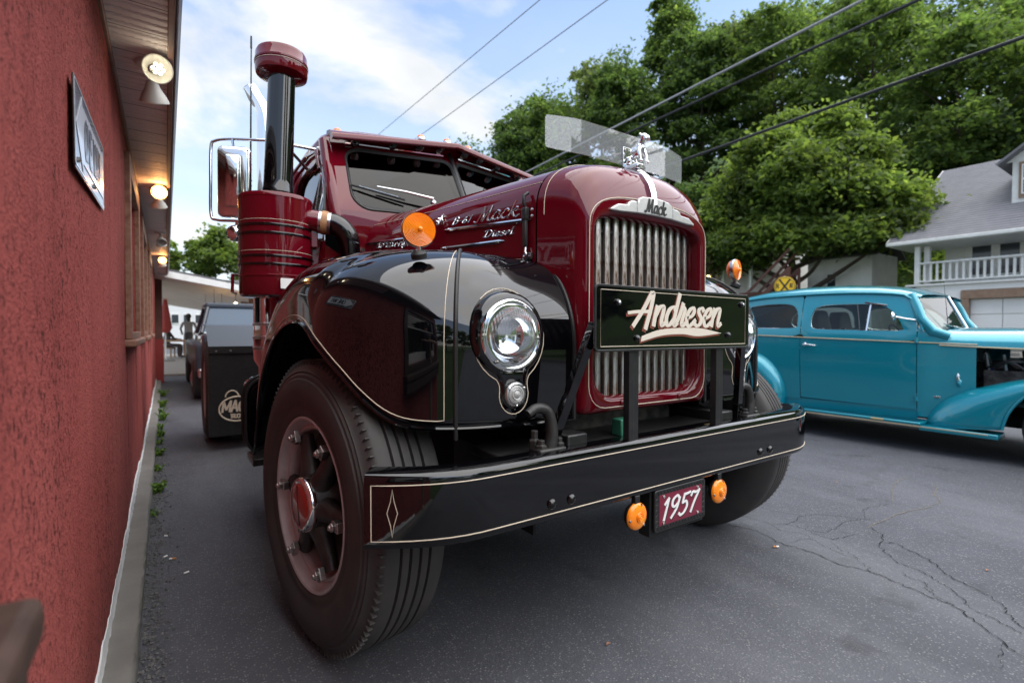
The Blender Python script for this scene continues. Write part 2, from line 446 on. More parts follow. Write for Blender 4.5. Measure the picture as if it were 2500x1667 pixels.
t.l(t.math('ADD', t.math('SINE', t.math('MULTIPLY', sp_.outputs[0], 650)), t.math('MULTIPLY', t.math('SINE', t.math('MULTIPLY', sp_.outputs[2], 160)), .6)), bp_.inputs['Height'])
t.l(bp_.outputs[0], gl_.inputs['Normal'])
t = pm('headlamp_glass', (.95, .96, .97), .03, 0, 0, Transmission_Weight=1, IOR=1.45)
zz_ = t.n('ShaderNodeSeparateXYZ'); t.l(t.pos(), zz_.inputs[0])
t.bump(t.math('ADD', t.math('SINE', t.math('MULTIPLY', zz_.outputs[0], 700)), t.math('MULTIPLY', t.ramp(t.noise(30, 2), [(.4, 0), (.6, 1)]), 1.5)), .5, .002)
t = pm('teal', (.003, .25, .33), .30, .3, 1, vary=(1.2, .3, (.004, .28, .36)))
pm('teal_dark', (.004, .14, .20), .35, .4, 1)
pm('pin_beige', (.5, .42, .27), .4)
pm('white_wall', (.7, .68, .64), .5)
pm('red_wheel', (.6, .03, .01), .3, 0, .6)
pm('tan_plate', (.55, .42, .2), .4)
pm('engine_dark', (.02, .02, .022), .4, .4, vary=(18, 1, (.12, .11, .10)))
pm('hose_blue', (.02, .04, .2), .4)
pm('hose_grey', (.25, .25, .25), .35, .6)

# red stucco: pitted, with darker weather streaks
t = pm('stucco', (.33, .062, .052), .88, spec=.25)
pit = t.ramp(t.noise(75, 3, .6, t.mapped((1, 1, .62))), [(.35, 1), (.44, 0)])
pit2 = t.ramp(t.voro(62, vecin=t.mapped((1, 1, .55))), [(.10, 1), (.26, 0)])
streak = t.ramp(t.noise(7, 5, .6, t.mapped((1, 1, .05))), [(.42, 0), (.75, 1)])
clus = t.ramp(t.noise(3.2, 5, .65, t.mapped((1, 1, .5))), [(.42, 0), (.62, 1)])
c0 = t.mixc(t.ramp(t.noise(1.1, 4), [(.3, 0), (.7, 1)]), (.38, .074, .062), (.47, .103, .086))
c1 = t.mixc(t.math('MULTIPLY', streak, .35), c0, (.17, .024, .022))
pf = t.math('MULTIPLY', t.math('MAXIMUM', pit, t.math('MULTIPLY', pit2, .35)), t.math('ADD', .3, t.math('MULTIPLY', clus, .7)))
sz_ = t.n('ShaderNodeSeparateXYZ'); t.l(t.pos(), sz_.inputs[0])
splash = t.math('MULTIPLY', t.ramp(sz_.outputs[2], [(.08, 1), (.42, 0)]), t.ramp(t.noise(16, 6, .65), [(.40, 0), (.66, 1)]))
drip = t.math('MULTIPLY', t.ramp(sz_.outputs[2], [(1.2, 0), (2.3, 1)]), t.ramp(t.noise(9, 4, .6, t.mapped((1, 1, .03))), [(.52, 0), (.70, 1)]))
c1 = t.mixc(t.math('MULTIPLY', splash, .55), c1, (.11, .05, .04))
c1 = t.mixc(t.math('MULTIPLY', drip, .5), c1, (.12, .022, .02))
fade = t.ramp(t.noise(.8, 3, .5, t.mapped((1, 1, .6))), [(.45, 0), (.75, 1)])
c1 = t.mixc(t.math('MULTIPLY', fade, .4), c1, (.52, .14, .115))
speck = t.ramp(t.noise(150, 2, .5), [(.76, 0), (.80, .5)])
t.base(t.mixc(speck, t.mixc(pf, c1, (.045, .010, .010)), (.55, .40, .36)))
h = t.math('SUBTRACT', t.math('ADD', t.noise(130, 4, .65), t.math('MULTIPLY', t.noise(38, 3), .7)), t.math('MULTIPLY', pf, .9))
t.bump(h, 1.0, .014)
t = pm('concrete', (.20, .19, .172), .85, spec=.3, vary=(5, .7, (.135, .127, .115)))
t.bump(t.math('ADD', t.noise(160, 4), t.noise(14, 4)), .35, .005)
pm('white_caulk', (.72, .72, .72), .7, vary=(50, .4, (.5, .5, .5)), bump=(90, .5, .004))
# asphalt with pale aggregate
t = pm('asphalt', (.05, .05, .053), .78, spec=.3)
agg = t.ramp(t.voro(210, out='Color'), [(.80, 0), (1., 1)])
agg0 = t.voro(210)
cell = t.n('ShaderNodeTexVoronoi'); cell.inputs['Scale'].default_value = 120; t.l(t.pos(), cell.inputs['Vector'])
sepc = t.n('ShaderNodeSeparateColor'); t.l(cell.outputs['Color'], sepc.inputs[0])
stone = t.math('MULTIPLY', t.ramp(sepc.outputs[0], [(.55, 0), (.97, 1)]), t.ramp(cell.outputs['Distance'], [(.28, 1), (.5, 0)]))
big = t.ramp(t.noise(.5, 5, .6), [(.3, 0), (.7, 1)])
mid = t.ramp(t.noise(5, 6, .65), [(.3, 0), (.75, 1)])
c0 = t.mixc(big, (.066, .069, .081), (.104, .108, .126))
c0 = t.mixc(t.math('MULTIPLY', mid, .45), c0, (.048, .048, .052))
patch = t.ramp(t.noise(300, 2), [(.4, 0), (.6, 1)])
c0 = t.mixc(t.math('MULTIPLY', patch, .35), c0, (.042, .042, .045))
c0 = t.mixc(t.math('MULTIPLY', stone, .42), c0, (.34, .335, .33))
stain = t.ramp(t.noise(1.6, 4, .55, t.mapped((.6, 1, 1))), [(.62, 0), (.72, 1)])
c0 = t.mixc(t.math('MULTIPLY', stain, .45), c0, (.05, .05, .053))
oil = t.ramp(t.noise(2.3, 5, .6), [(.60, 0), (.66, 1)])
c0 = t.mixc(t.math('MULTIPLY', oil, .5), c0, (.032, .032, .035))
worn = t.ramp(t.noise(.9, 5, .62, t.mapped((1.4, .25, 1))), [(.50, 0), (.68, 1)])
c0 = t.mixc(t.math('MULTIPLY', worn, .35), c0, (.16, .162, .175))
t.base(c0)
t.bump(t.math('ADD', t.math('MULTIPLY', cell.outputs['Distance'], -1), t.noise(330, 3)), .55, .004)
pm('crack', (.018, .018, .019), .95, spec=.1)
pm('crack_fill', (.22, .19, .15), .9, spec=.1, vary=(60, .8, (.08, .07, .065)))
pm('gravel', (.14, .135, .13), .85, vary=(30, 1, (.05, .05, .052)), bump=(60, .5, .004))
pm('oneway_black', (.012, .012, .014), .16, .0, .6)
pm('oneway_white', (.72, .73, .78), .18, 0, .6)
t = pm('soffit', (.80, .75, .72), .55, vary=(3, .5, (.6, .53, .5)))
pm('soffit_trim', (.22, .12, .09), .55, vary=(14, .6, (.32, .22, .18)))
pm('gutter', (.30, .30, .33), .4, .2, vary=(8, .6, (.17, .16, .17)))
pm('brown_trim', (.20, .085, .05), .62, vary=(22, .8, (.34, .19, .13)), bump=(40, .4, .004))
pm('brown_dark_trim', (.032, .017, .011), .6, vary=(14, .9, (.075, .042, .03)), bump=(30, .3, .004))
pm('window_white', (.62, .62, .60), .4)
pm('curtain', (.38, .38, .37), .8)
pm('lamp_body', (.60, .58, .53), .4)
def emit(name, c, st):
    t = pm(name, c, .3); t.set(Emission_Color=(*c, 1), Emission_Strength=st); return t
emit('led_white', (1, .93, .75), 3.2)
emit('bulb_warm', (1, .42, .07), 3.2)
emit('bulb_string', (1, .62, .25), 5)
# background
pm('siding', (.74, .74, .72), .55, vary=(1.5, .5, (.47, .47, .45)))
pm('house_white', (.84, .83, .81), .7, vary=(2.2, .4, (.72, .70, .66)), bump=(30, .2, .01))
pm('trim_white', (.80, .80, .78), .5, vary=(6, .4, (.52, .50, .46)))
t = pm('shingle', (.16, .16, .175), .85, vary=(2.5, .7, (.215, .21, .225)), bump=(60, .4, .01))
pm('shingle_dark', (.09, .09, .095), .85, vary=(3, .7, (.13, .12, .12)), bump=(60, .4, .01))
pm('old_wood', (.24, .15, .10), .75, vary=(8, .7, (.34, .24, .17)), bump=(30, .4, .01))
pm('garage_panel', (.82, .81, .78), .5, vary=(1.5, .3, (.64, .62, .58)))
pm('barn_red', (.09, .035, .026), .7, vary=(6, .7, (.15, .06, .04)))
pm('rail_yellow', (.80, .50, .01), .4)
pm('sign_black', (.012, .012, .012), .4)
pm('galv', (.32, .33, .34), .4, .7)
t = pm('grass', (.045, .085, .015), .9, spec=.2)
t.base(t.mixc(t.ramp(t.noise(.35, 6, .6), [(.3, 0), (.7, 1)]), (.05, .10, .016), (.03, .055, .012)))
t.bump(t.noise(9, 6, .7), .9, .12)
pm('bark', (.075, .055, .042), .9, vary=(7, .8, (.035, .027, .022)), bump=(22, .8, .03))
pm('wire_dark', (.02, .02, .022), .5)
pm('wire_grey', (.36, .36, .37), .4, .3)
def leaf(name, c, c2, c3, trans=.38):
    t = NT(name); t.t.nodes.remove(t.b)
    g = t.n('ShaderNodeNewGeometry')
    col = t.ramp(g.outputs['Random Per Island'], [(.05, c), (.55, c2), (.97, c3)])
    big_ = t.ramp(t.noise(.5, 5), [(.33, .60), (.68, 1.35)])
    col = t.mixc(1.0, col, big_, 'MULTIPLY')
    d = t.n('ShaderNodeBsdfPrincipled'); t.l(col, d.inputs['Base Color']); d.inputs['Roughness'].default_value = .5; d.inputs['Specular IOR Level'].default_value = .3
    tr = t.n('ShaderNodeBsdfTranslucent'); t.l(t.mixc(1.0, col, (1.6, 1.6, .75), 'MULTIPLY'), tr.inputs[0])
    mx = t.n('ShaderNodeMixShader'); mx.inputs[0].default_value = trans
    t.l(d.outputs[0], mx.inputs[1]); t.l(tr.outputs[0], mx.inputs[2]); t.l(mx.outputs[0], t.out.inputs[0])
leaf('leaf_a', (.078, .132, .050), (.108, .172, .062), (.165, .228, .085), .6)
leaf('leaf_b', (.062, .108, .046), (.086, .143, .057), (.13, .19, .07), .58)
leaf('leaf_c', (.092, .145, .046), (.128, .190, .057), (.19, .25, .08), .6)
leaf('leaf_d', (.098, .136, .066), (.128, .172, .080), (.175, .215, .10), .6)
leaf('leaf_dry', (.10, .075, .045), (.14, .10, .06), (.19, .14, .085), .2)
leaf('weed', (.06, .12, .02), (.10, .19, .03), (.16, .27, .05))
# people
pm('skin', (.42, .24, .17), .55)
pm('hair_dark', (.02, .014, .01), .6)
pm('shirt_grey', (.28, .26, .24), .8)
pm('shirt_navy', (.012, .014, .02), .8)
pm('shirt_dark', (.06, .045, .04), .8)
pm('jeans', (.05, .075, .13), .8)
pm('khaki', (.22, .17, .11), .8)
pm('shorts_dark', (.05, .04, .038), .8)
pm('bright_red_wall', (.26, .03, .026), .7)
emit('led_soft', (1, .86, .6), 2.2)
pm('bright_red', (.45, .06, .05), .6)
pm('tan_wood', (.36, .22, .12), .6)
pm('patio_concrete', (.24, .215, .185), .8, vary=(3, .5, (.17, .15, .13)))
pm('far_white', (.66, .67, .68), .6)
pm('pickup_paint', (.03, .036, .05), .5, 0, 1, spec=.2)
pm('pickup_glass', (.06, .09, .13), .15, spec=.3)
pm('far_glass', (.04, .05, .06), .1)
# ------------------------------------------------------------------ ground, road
def sheet(name, x0, x1, y0, y1, z, mat, nx=1, ny=1, kind='structure', parent=None):
    return MB().grid(lambda u, v: (x0+(x1-x0)*u, y0+(y1-y0)*v, z), nx, ny).build(name, mat, parent, 0, kind=kind)
WX = -1.795            # face of the stucco wall
sheet('ground', -700, 700, -700, 900, -.02, 'grass')
road = sheet('road', -1.75, 10.5, -90, 150, 0, 'asphalt', 1, 1)
sheet('driveway', 10.5, 25.2, -6, 6.0, .06, 'asphalt')
# far kerb
MB().bb((10.5, -90, -.02), (10.65, -6.2, .13)).build('far_kerb', 'concrete', bev=.02, kind='structure')
MB().bb((10.5, 6.2, -.02), (10.65, 150, .13)).build('far_kerb', 'concrete', bev=.02, kind='structure')
# hillside rising behind the houses
def hill(u, v):
    x = 27+u*190; y = -140+v*420
    d = (x-27)/190
    prof = 34*(1-exp(-((x-27)/33)**1.6))
    edge = 1/(1+exp(-(95-y)/10)) if y > 30 else 1
    n = 1.6*sin(x*.13+y*.07)+1.2*sin(y*.11-x*.05)
    return (x, y, -.02+max(0, prof*(.25+.75*edge)+n*min(1, (x-27)/20)))
MB().grid(hill, 40, 70).build('hillside', 'grass', smooth=60, kind='structure')

# ------------------------------------------------------------------ asphalt cracks (recessed dark seams and one pale filled one)
def crack(pts, wd, mat, seed=0):
    rnd = random.Random(seed)
    P = spline([(x, y, 0) for x, y in pts], 7); out = []
    for i, p in enumerate(P):
        out.append(p+Vector((rnd.uniform(-1, 1), rnd.uniform(-1, 1), 0))*.009)
    rings = []
    m = len(out)
    for i, p in enumerate(out):
        t = (out[min(i+1, m-1)]-out[max(i-1, 0)]).normalized(); n = Vector((-t.y, t.x, 0))
        f = min(1, i/4+.25, (m-1-i)/4+.25)*rnd.uniform(.35, 1.2)*wd*.6
        rings.append([p+n*f+Vector((0, 0, .004)), p-n*f+Vector((0, 0, .004))])
    MB().loft(rings, False).build('crack', mat, road, 0)
crack([(1.15, -0.1), (1.15, -0.24), (1.19, -0.37), (1.14, -0.52), (1.16, -0.65), (1.13, -0.81), (1.16, -0.92), (1.16, -1.0), (1.14, -1.09), (1.12, -1.19), (1.12, -1.25), (1.05, -1.33), (0.95, -1.43), (0.88, -1.51)], 0.0042, 'crack', 0)
crack([(1.42, -0.37), (1.46, -0.46), (1.43, -0.58), (1.43, -0.66), (1.5, -0.68), (1.65, -0.71)], 0.0024, 'crack', 1)
crack([(1.37, -0.36), (1.48, -0.41), (1.66, -0.39), (1.77, -0.45), (1.85, -0.53), (1.89, -0.61), (1.96, -0.66)], 0.003, 'crack', 2)
crack([(1.52, -0.47), (1.46, -0.55), (1.53, -0.6), (1.67, -0.59), (1.82, -0.6), (1.92, -0.64)], 0.0024, 'crack', 3)
crack([(1.92, -0.64), (2.09, -0.57), (2.25, -0.58), (2.4, -0.63)], 0.0024, 'crack', 4)
crack([(2.4, -0.63), (2.7, -0.52), (2.98, -0.46), (3.26, -0.46)], 0.0048, 'crack_fill', 5)
crack([(1.77, -0.7), (1.98, -0.71), (2.23, -0.72), (2.44, -0.77), (2.65, -0.79), (2.75, -0.78), (2.91, -0.71), (3.29, -0.62)], 0.0048, 'crack_fill', 6)
crack([(1.81, -0.7), (1.76, -0.76), (1.68, -0.81), (1.55, -0.84), (1.47, -0.9), (1.39, -0.98), (1.39, -1.05), (1.35, -1.11), (1.29, -1.19), (1.22, -1.26), (1.15, -1.3), (1.13, -1.37), (1.1, -1.42), (1.08, -1.47)], 0.003, 'crack', 7)
crack([(1.61, -0.84), (1.66, -0.88), (1.61, -0.96), (1.56, -1.05), (1.51, -1.1), (1.43, -1.16), (1.39, -1.24), (1.34, -1.32), (1.25, -1.39), (1.17, -1.43), (1.12, -1.47)], 0.0036, 'crack', 8)
crack([(1.25, -0.85), (1.21, -0.91), (1.17, -0.93), (1.16, -0.96)], 0.0024, 'crack', 9)
crack([(1.29, -1.02), (1.25, -1.06), (1.25, -1.12), (1.15, -1.19)], 0.0024, 'crack', 10)
crack([(1.25, -0.07), (1.33, -0.18), (1.37, -0.32), (1.32, -0.43), (1.37, -0.52), (1.36, -0.6)], 0.0018, 'crack', 11)
crack([(1.51, -0.0), (1.59, -0.08), (1.6, -0.22), (1.63, -0.33), (1.66, -0.4)], 0.0018, 'crack', 12)
crack([(1.4, -0.66), (1.32, -0.74), (1.31, -0.8), (1.25, -0.86)], 0.0018, 'crack', 13)
crack([(1.17, -0.55), (1.33, -0.58), (1.29, -0.69), (1.27, -0.78), (1.27, -0.86)], 0.0018, 'crack', 14)
crack([(1.22, -1.12), (1.17, -1.16), (1.14, -1.2), (1.14, -1.25)], 0.0018, 'crack', 15)
crack([(0.95, -1.44), (0.82, -1.46), (0.73, -1.48)], 0.0018, 'crack', 16)


# ------------------------------------------------------------------ red stucco building
bld = thing('stucco_building', 'long red stucco building with overhanging soffit along the left side', 'building', (WX, 0, 0))
def B(x0, y0, z0, x1, y1, z1): return ((x0-WX, y0, z0), (x1-WX, y1, z1))
openings = [(-2.75, -1.42, .96, 2.05), (1.79, 2.84, 1.14, 2.06), (3.75, 4.80, 1.14, 2.06), (6.05, 7.10, 1.14, 2.06)]
ZT = 2.30; YE = 11.4
wall = MB()
ys = -3.0
def wseg(y0, y1, z0, z1):   # wall block with a slightly wavy hand-trowelled face
    nv = max(2, int((y1-y0)/.25)); nz = max(2, int((z1-z0)/.25))
    f = lambda u, v: (.004*sin((y0+(y1-y0)*u)*2.1)+.003*sin((z0+(z1-z0)*v)*3.3+u), y0+(y1-y0)*u, z0+(z1-z0)*v)
    wall.grid(f, nv, nz)
    g = lambda u, v: (-.25, y0+(y1-y0)*u, z0+(z1-z0)*v)
    for a in ([(f(0, v/nz), g(0, v/nz)) for v in range(nz+1)], [(f(1, v/nz), g(1, v/nz)) for v in range(nz+1)],
              [(f(u/nv, 0), g(u/nv, 0)) for u in range(nv+1)], [(f(u/nv, 1), g(u/nv, 1)) for u in range(nv+1)]):
        wall.loft([list(p) for p in a], False)
for (a, b, z0, z1) in openings:
    wseg(ys, a, .0, ZT+.05); wseg(a, b, .0, z0); wseg(a, b, z1, ZT+.05); ys = b
wseg(ys, YE, .0, ZT+.05)
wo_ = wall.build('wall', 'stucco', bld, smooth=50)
MB().bb((-6, YE-.05, 0), (-.3, YE, 3.2)).build('end_wall', 'stucco', bld)
MB().bb((-6, -3.0, 0), (-.26, -2.95, 2.5)).build('near_end_wall', 'stucco', bld)
rf_ = random.Random(12); fr_ = []; y = -3.0
while y < YE:
    j = lambda a: rf_.uniform(-a, a)
    chip = .012*max(0, sin(y*7.7)+sin(y*2.9)-1.35)
    fr_.append([(-.2, y, -.02), (-.2, y, .07), (.0, y, .07+j(.001)), (.070+j(.002), y, .069+j(.0015)), (.086+j(.003)-chip, y, .066+j(.002)-chip*.5), (.0945+j(.002)-chip*.6, y, .055+j(.003)-chip), (.0965+j(.0025), y, .03), (.097+j(.004), y, -.02)])
    y += .03 if y < 3 else .12
MB().loft(fr_, False).build('footing', 'concrete', bld, smooth=35)
# ragged white line of caulk where stucco meets the footing
rnd = random.Random(5); r0 = []; y = -2.0
while y < YE:
    hh = .026+.012*sin(y*3.1)+.008*sin(y*11.3)+rnd.uniform(-.010, .010)+.014*max(0, sin(y*.9))
    r0.append([(.012+rnd.uniform(0, .004), y, .0695), (.012, y, .078), (.008, y, .072+max(.008, hh)), (.0, y, .074+max(.010, hh))])
    y += .035 if y < 4 else .15
MB().loft(r0, False).build('caulk_line', 'white_caulk', bld, smooth=60)
# windows
for k, (a, b, z0, z1) in enumerate(openings):
    w_ = MB()
    w_.frame([(a-.10, z0-.04), (b+.10, z0-.04), (b+.10, z1+.11), (a-.10, z1+.11)], [(a, z0), (b, z0), (b, z1), (a, z1)],
             (-.003, 0, 0), (0, 1, 0), (0, 0, 1), (.031, 0, 0))
    win = w_.build('window', 'brown_trim' if k else 'brown_dark_trim', bld, smooth=0, bev=.004)
    MB().bb((-.1, a-.12, z0-.085), (.095 if k == 0 else .055, b+.12, z0-.042)).build('sill', 'brown_trim' if k else 'brown_dark_trim', win, smooth=0, bev=.012, seg=3)
    if k == 0:
        MB().bb((-.1, a-.11, z0-.15), (.085, b+.112, z0-.088)).build('sill_apron', 'brown_dark_trim', win, smooth=0, bev=.010, seg=3)
    mid = (a+b)/2
    fr = MB()
    fr.frame([(a+.002, z0), (b-.002, z0), (b-.002, z1), (a+.002, z1)], [(a+.05, z0+.06), (b-.05, z0+.06), (b-.05, z1-.05), (a+.05, z1-.05)],
             (-.09, 0, 0), (0, 1, 0), (0, 0, 1), (.06, 0, 0))
    fr.bb((-.085, a+.05, (z0+z1)/2-.02), (-.032, b-.05, (z0+z1)/2+.02))
    fr.build('sash', 'window_white', win, smooth=0, bev=.003)
    MB().grid(lambda u, v: (-.06, a+.05+(b-a-.1)*u, z0+.06+(z1-z0-.11)*v), 1, 1).build('pane', 'house_glass', win, 0)
    MB().grid(lambda u, v: (-.13+.012*sin(u*40), a+(b-a)*u, z0+(z1-z0)*v), 40, 1).build('curtain', 'curtain', win, 60)
# soffit: ribbed vinyl panels, each one a piece, then the trim and the fascia
OX = -1.592-WX          # outer soffit edge, local x
pv = MB()
pr = []
for yy, zz2 in ((0, 0), (.014, .0), (.020, .006), (.030, .006), (.036, 0), (.062, 0), (.068, .006), (.078, .006), (.084, .0), (.098, .0)):
    pr.append([(.012, yy, zz2), (OX, yy, zz2)])
pv.loft(pr, False)
for q in range(7):   # vent slots
    for s_ in (.023, .071): pv.bb((.03+q*.026, s_, -.0005), (.045+q*.026, s_+.004, .004))
sof = pv.build('soffit_panel', 'soffit', bld, smooth=0, loc=(0, -.6, ZT))
for k in range(1, 62):
    c = sof.copy(); COL.objects.link(c); c.location = (0, -.6+k*.1, ZT-.0012*(k % 2))
far = MB()
for k in range(62, 113):
    far.loft([[(.012, -.6+k*.1+yy, ZT+z3), (OX, -.6+k*.1+yy, ZT+z3)] for yy, z3 in ((0, 0), (.04, 0), (.045, .006), (.06, .006), (.065, 0), (.098, 0))], False)
far.build('soffit_far', 'soffit', bld, smooth=0)
MB().bb((.0005, -2, ZT-.035), (.018, YE-.7, ZT-.002)).build('soffit_trim', 'soffit_trim', bld, bev=.003)
MB().bb((OX, -2, ZT-.02), (OX+.022, YE-.7, ZT+.13)).build('fascia', 'soffit_trim', bld, bev=.003)
g = [(OX+.024, ZT+.015), (OX+.032, ZT+.01), (OX+.044, ZT+.03), (OX+.047, ZT+.10), (OX+.044, ZT+.125), (OX+.024, ZT+.125)]
MB().prism(g, (0, -2, 0), (1, 0, 0), (0, 0, 1), (0, YE+1.3, 0)).build('gutter', 'gutter', bld, smooth=0, bev=.003)
MB().add([(OX+.02, -3.2, ZT+.13), (OX+.02, YE, ZT+.13), (-4, YE, ZT+1.4), (-4, -3.2, ZT+1.4)], [(0, 1, 2, 3)]).build('roof', 'shingle_dark', bld, 0)
# ================================================================== the truck
trk = thing('semi_truck', 'vintage maroon and black semi truck parked beside the red wall', 'truck')
def part(mb, name, mat, parent=None, **k): return mb.build(name, mat, parent or trk, **k)
NY = (0, -1, 0); UX = (1, 0, 0); UZ = (0, 0, 1)

# ---- fenders: upright walls that follow the plan outline and roll over into the crown
ZC = [(-.3, 1.44), (-.22, 1.455), (.05, 1.488), (.25, 1.497), (.45, 1.472), (.65, 1.40), (.85, 1.27), (1.0, 1.10), (1.08, .95), (1.13, .78), (1.155, .62), (1.165, .52)]
ZB = [(-.60, .842), (-.52, .846), (-.46, .858), (-.42, .885), (-.37, .940), (-.30, 1.02), (-.2, 1.10), (-.05, 1.165), (.1, 1.188), (.3, 1.176), (.5, 1.125), (.7, 1.035), (.85, .93), (.95, .815), (1.03, .67), (1.08, .55), (1.165, .47)]
FC = []      # columns: (outline x, outline y, wall foot z, wall top z, ridge point, inner point, exponent)
for k in range(15):
    x = .385+(.665-.385)*k/15; y = -.548-.005*(k/15)
    FC.append((x, y, .838, 1.09, (x, -.24, 1.45), (x, -.15, 1.464), 2.0))
for k in range(37):
    f = k/36; a = pi/2*f; e_ = 2/1.9
    x = .665+.54*sin(a)**e_; y = -.15-.403*cos(a)**e_
    FC.append((x, y, lerp_tab(ZB, y), 1.09+(1.162-1.09)*f, (.665+.035*f, -.24+.09*f, lerp_tab(ZC, -.24+.09*f)), (.70, -.15, 1.464), 2+.3*f))
for y in [-.15+.052*k for k in range(1, 22)]+[1.0+.0165*k for k in range(1, 11)]:
    zc, zb = lerp_tab(ZC, y), lerp_tab(ZB, y)
    FC.append((1.205+.01*min(1, max(0, y)), y, zb, zc-min(.30, (zc-zb)*.72), (.70, y, zc), (.42, y, zc), 2.3))
NFC = len(FC)
def fcol(i):
    """column data at a fractional index"""
    i = max(0, min(NFC-1.0001, i)); k = int(i); f = i-k; A, B_ = FC[k], FC[k+1]
    L1 = lambda a, b: a+(b-a)*f
    return (L1(A[0], B_[0]), L1(A[1], B_[1]), L1(A[2], B_[2]), L1(A[3], B_[3]), [L1(p, q) for p, q in zip(A[4], B_[4])], [L1(p, q) for p, q in zip(A[5], B_[5])], L1(A[6], B_[6]))
def fpt(s, i, t, off=0):
    """t 0..1 up the wall, 1..2 over the roll, 2..3 inwards to the bonnet"""
    x, y, zb, zs, rg, inn, n = fcol(i)
    if t <= 1: p = Vector((x, y, zb+(zs-zb)*t)); nn = Vector((x-rg[0], y-rg[1], 0)).normalized()
    elif t <= 2:
        a = pi/2*(t-1); u = cos(a)**(2/n); v = sin(a)**(2/n)
        p = Vector((rg[0]+(x-rg[0])*u, rg[1]+(y-rg[1])*u, zs+(rg[2]-zs)*v)); nn = (Vector((x-rg[0], y-rg[1], 0)).normalized()*cos(a)+Vector((0, 0, sin(a)))).normalized()
    else: f = t-2; p = Vector(rg).lerp(Vector(inn), f); nn = Vector((0, 0, 1))
    p = p+nn*off
    return Vector((s*p.x, p.y, p.z))
TS = [k/9 for k in range(10)]+[1+k/22 for k in range(1, 23)]+[2+k/5 for k in range(1, 6)]
IB = 15+next(k for k in range(37) if FC[15+k][0] > .855)        # the column of the seam bead
for s in (-1, 1):
    fm = MB().loft([[fpt(s, i, t) for t in TS] for i in [k/2 for k in range(2*NFC-1)]], False)
    def in_lamp(f):      # the headlamp and parking lamp sit in holes in the nose
        c = sum((Vector(fm.v[i]) for i in f), Vector())/len(f)
        return c.y < -.48 and (Vector((c.x-s*.673, c.z-1.14)).length < .108 or Vector((c.x-s*.659, c.z-.945)).length < .034)
    fm.f = [f for f in fm.f if not in_lamp(f)]
    fen = part(fm, 'fender', 'black_paint', smooth=60)
    md = fen.modifiers.new('skin', 'SOLIDIFY'); md.thickness = .006; md.offset = -1
    MB().tube([fpt(s, i/2, 0) for i in range(2*NFC-1)], .008, 8).build('lip_roll', 'black_paint', fen)
    bead = [fpt(s, IB, 0)+Vector((0, 0, -.035))]+[fpt(s, IB, 1.86*k/40, .002) for k in range(41)]
    MB().tube(bead, .0075, 8).build('seam_bead', 'black_rubber', fen)
    MB().tube([fpt(s, .4, 2*k/40, .002) for k in range(41)], .008, 8).build('inner_bead', 'black_rubber', fen)
    # cream pinstripe: round the wheel opening, along the bottom and up beside the seam
    def band(i, d):
        x, y, zb, zs, rg, inn, n = fcol(i); return fpt(s, i, min(.98, d/(zs-zb)), .0012)
    dd_ = .024
    pth = [band(NFC-3-.5*k, dd_) for k in range(int((NFC-3-IB-1.6)*2))]
    upl = [fpt(s, IB+1.6, .10+1.72*k/40, .0012) for k in range(0, 41)]
    MB().tube(pth+upl, .0015, 6).build('pinstripe', 'cream', fen)
    part(MB().bb((s*.49, -.45, .40), (s*.50, 1.15, 1.36)), 'wheel_well', 'dark', smooth=0)

    # ---- headlight with its teardrop housing
    hx, hz = s*.673, 1.14
    px_, pz = s*.659, .945
    def tear(R1, R2, y, n1=26, n2=12):
        d = Vector((px_-hx, pz-hz)); L_ = d.length; dirn = atan2(d.y, d.x)
        out = []
        a1 = R(28); a2 = R(62)
        for k in range(n1+1):
            a = dirn+a1+(2*pi-2*a1)*k/n1; out.append(Vector((hx+R1*cos(a), y, hz+R1*sin(a))))
        e = out[-1]; s2 = Vector((px_+R2*cos(dirn-a2-R(25)), y, pz+R2*sin(dirn-a2-R(25))))
        for k in range(1, 5):      # concave neck
            q = e.lerp(s2, k/5); c_ = Vector(((hx+px_)/2, y, (hz+pz)/2)); out.append(q.lerp(c_, .10*sin(pi*k/5)))
        for k in range(n2+1):
            a = dirn-a2-R(25)+(2*a2+R(50))*k/n2; out.append(Vector((px_+R2*cos(a), y, pz+R2*sin(a))))
        e = out[-1]; s2 = out[0]
        for k in range(1, 5):
            q = e.lerp(s2, k/5); c_ = Vector(((hx+px_)/2, y, (hz+pz)/2)); out.append(q.lerp(c_, .10*sin(pi*k/5)))
        return out
    hb = part(MB().loft([tear(.156, .064, -.43), tear(.150, .060, -.518), tear(.143, .055, -.543), tear(.134, .049, -.556), tear(.122, .038, -.559), tear(.114, .036, -.548)], True, False, False),
              'headlight_housing', 'black_paint', smooth=50)
    def on_nose(p):
        x = abs(p.x)
        if x <= .665: yf = -.548-.005*(x-.385)/.28
        else: yf = -.15-.403*max(0, 1-((x-.665)/.54)**1.9)**(1/1.9)
        if p.z > 1.09: yf = -.24+(yf+.24)*sqrt(max(0, 1-((p.z-1.09)/.36)**2))
        return Vector((p.x, yf-.0015, p.z))
    MB().tube([on_nose(Vector((hx+(p.x-hx)*.88, 0, p.z))) for p in tear(.158, .066, 0)], .0016, 6, closed=True).build('pinstripe', 'cream', hb)
    hl = part(MB().lathe([(.1195, -.015), (.1215, .002), (.119, .008), (.1145, .010), (.111, .005), (.104, .004), (.100, .009), (.0975, .016), (.094, .016), (.092, .010)], (hx, -.553, hz), NY, 48), 'headlight', 'chrome', smooth=50)
    MB().lathe([(.093, .012), (.085, -.03), (.06, -.055), (.02, -.065), (0, -.066)], (hx, -.553, hz), NY, 32).build('reflector', 'lamp_bowl', hl)
    MB().lathe([(.0945, .016), (.09, .021), (.07, .032), (.04, .039), (0, .042)], (hx, -.553, hz), NY, 40).build('glass', 'lamp_ribbed', hl, smooth=60)
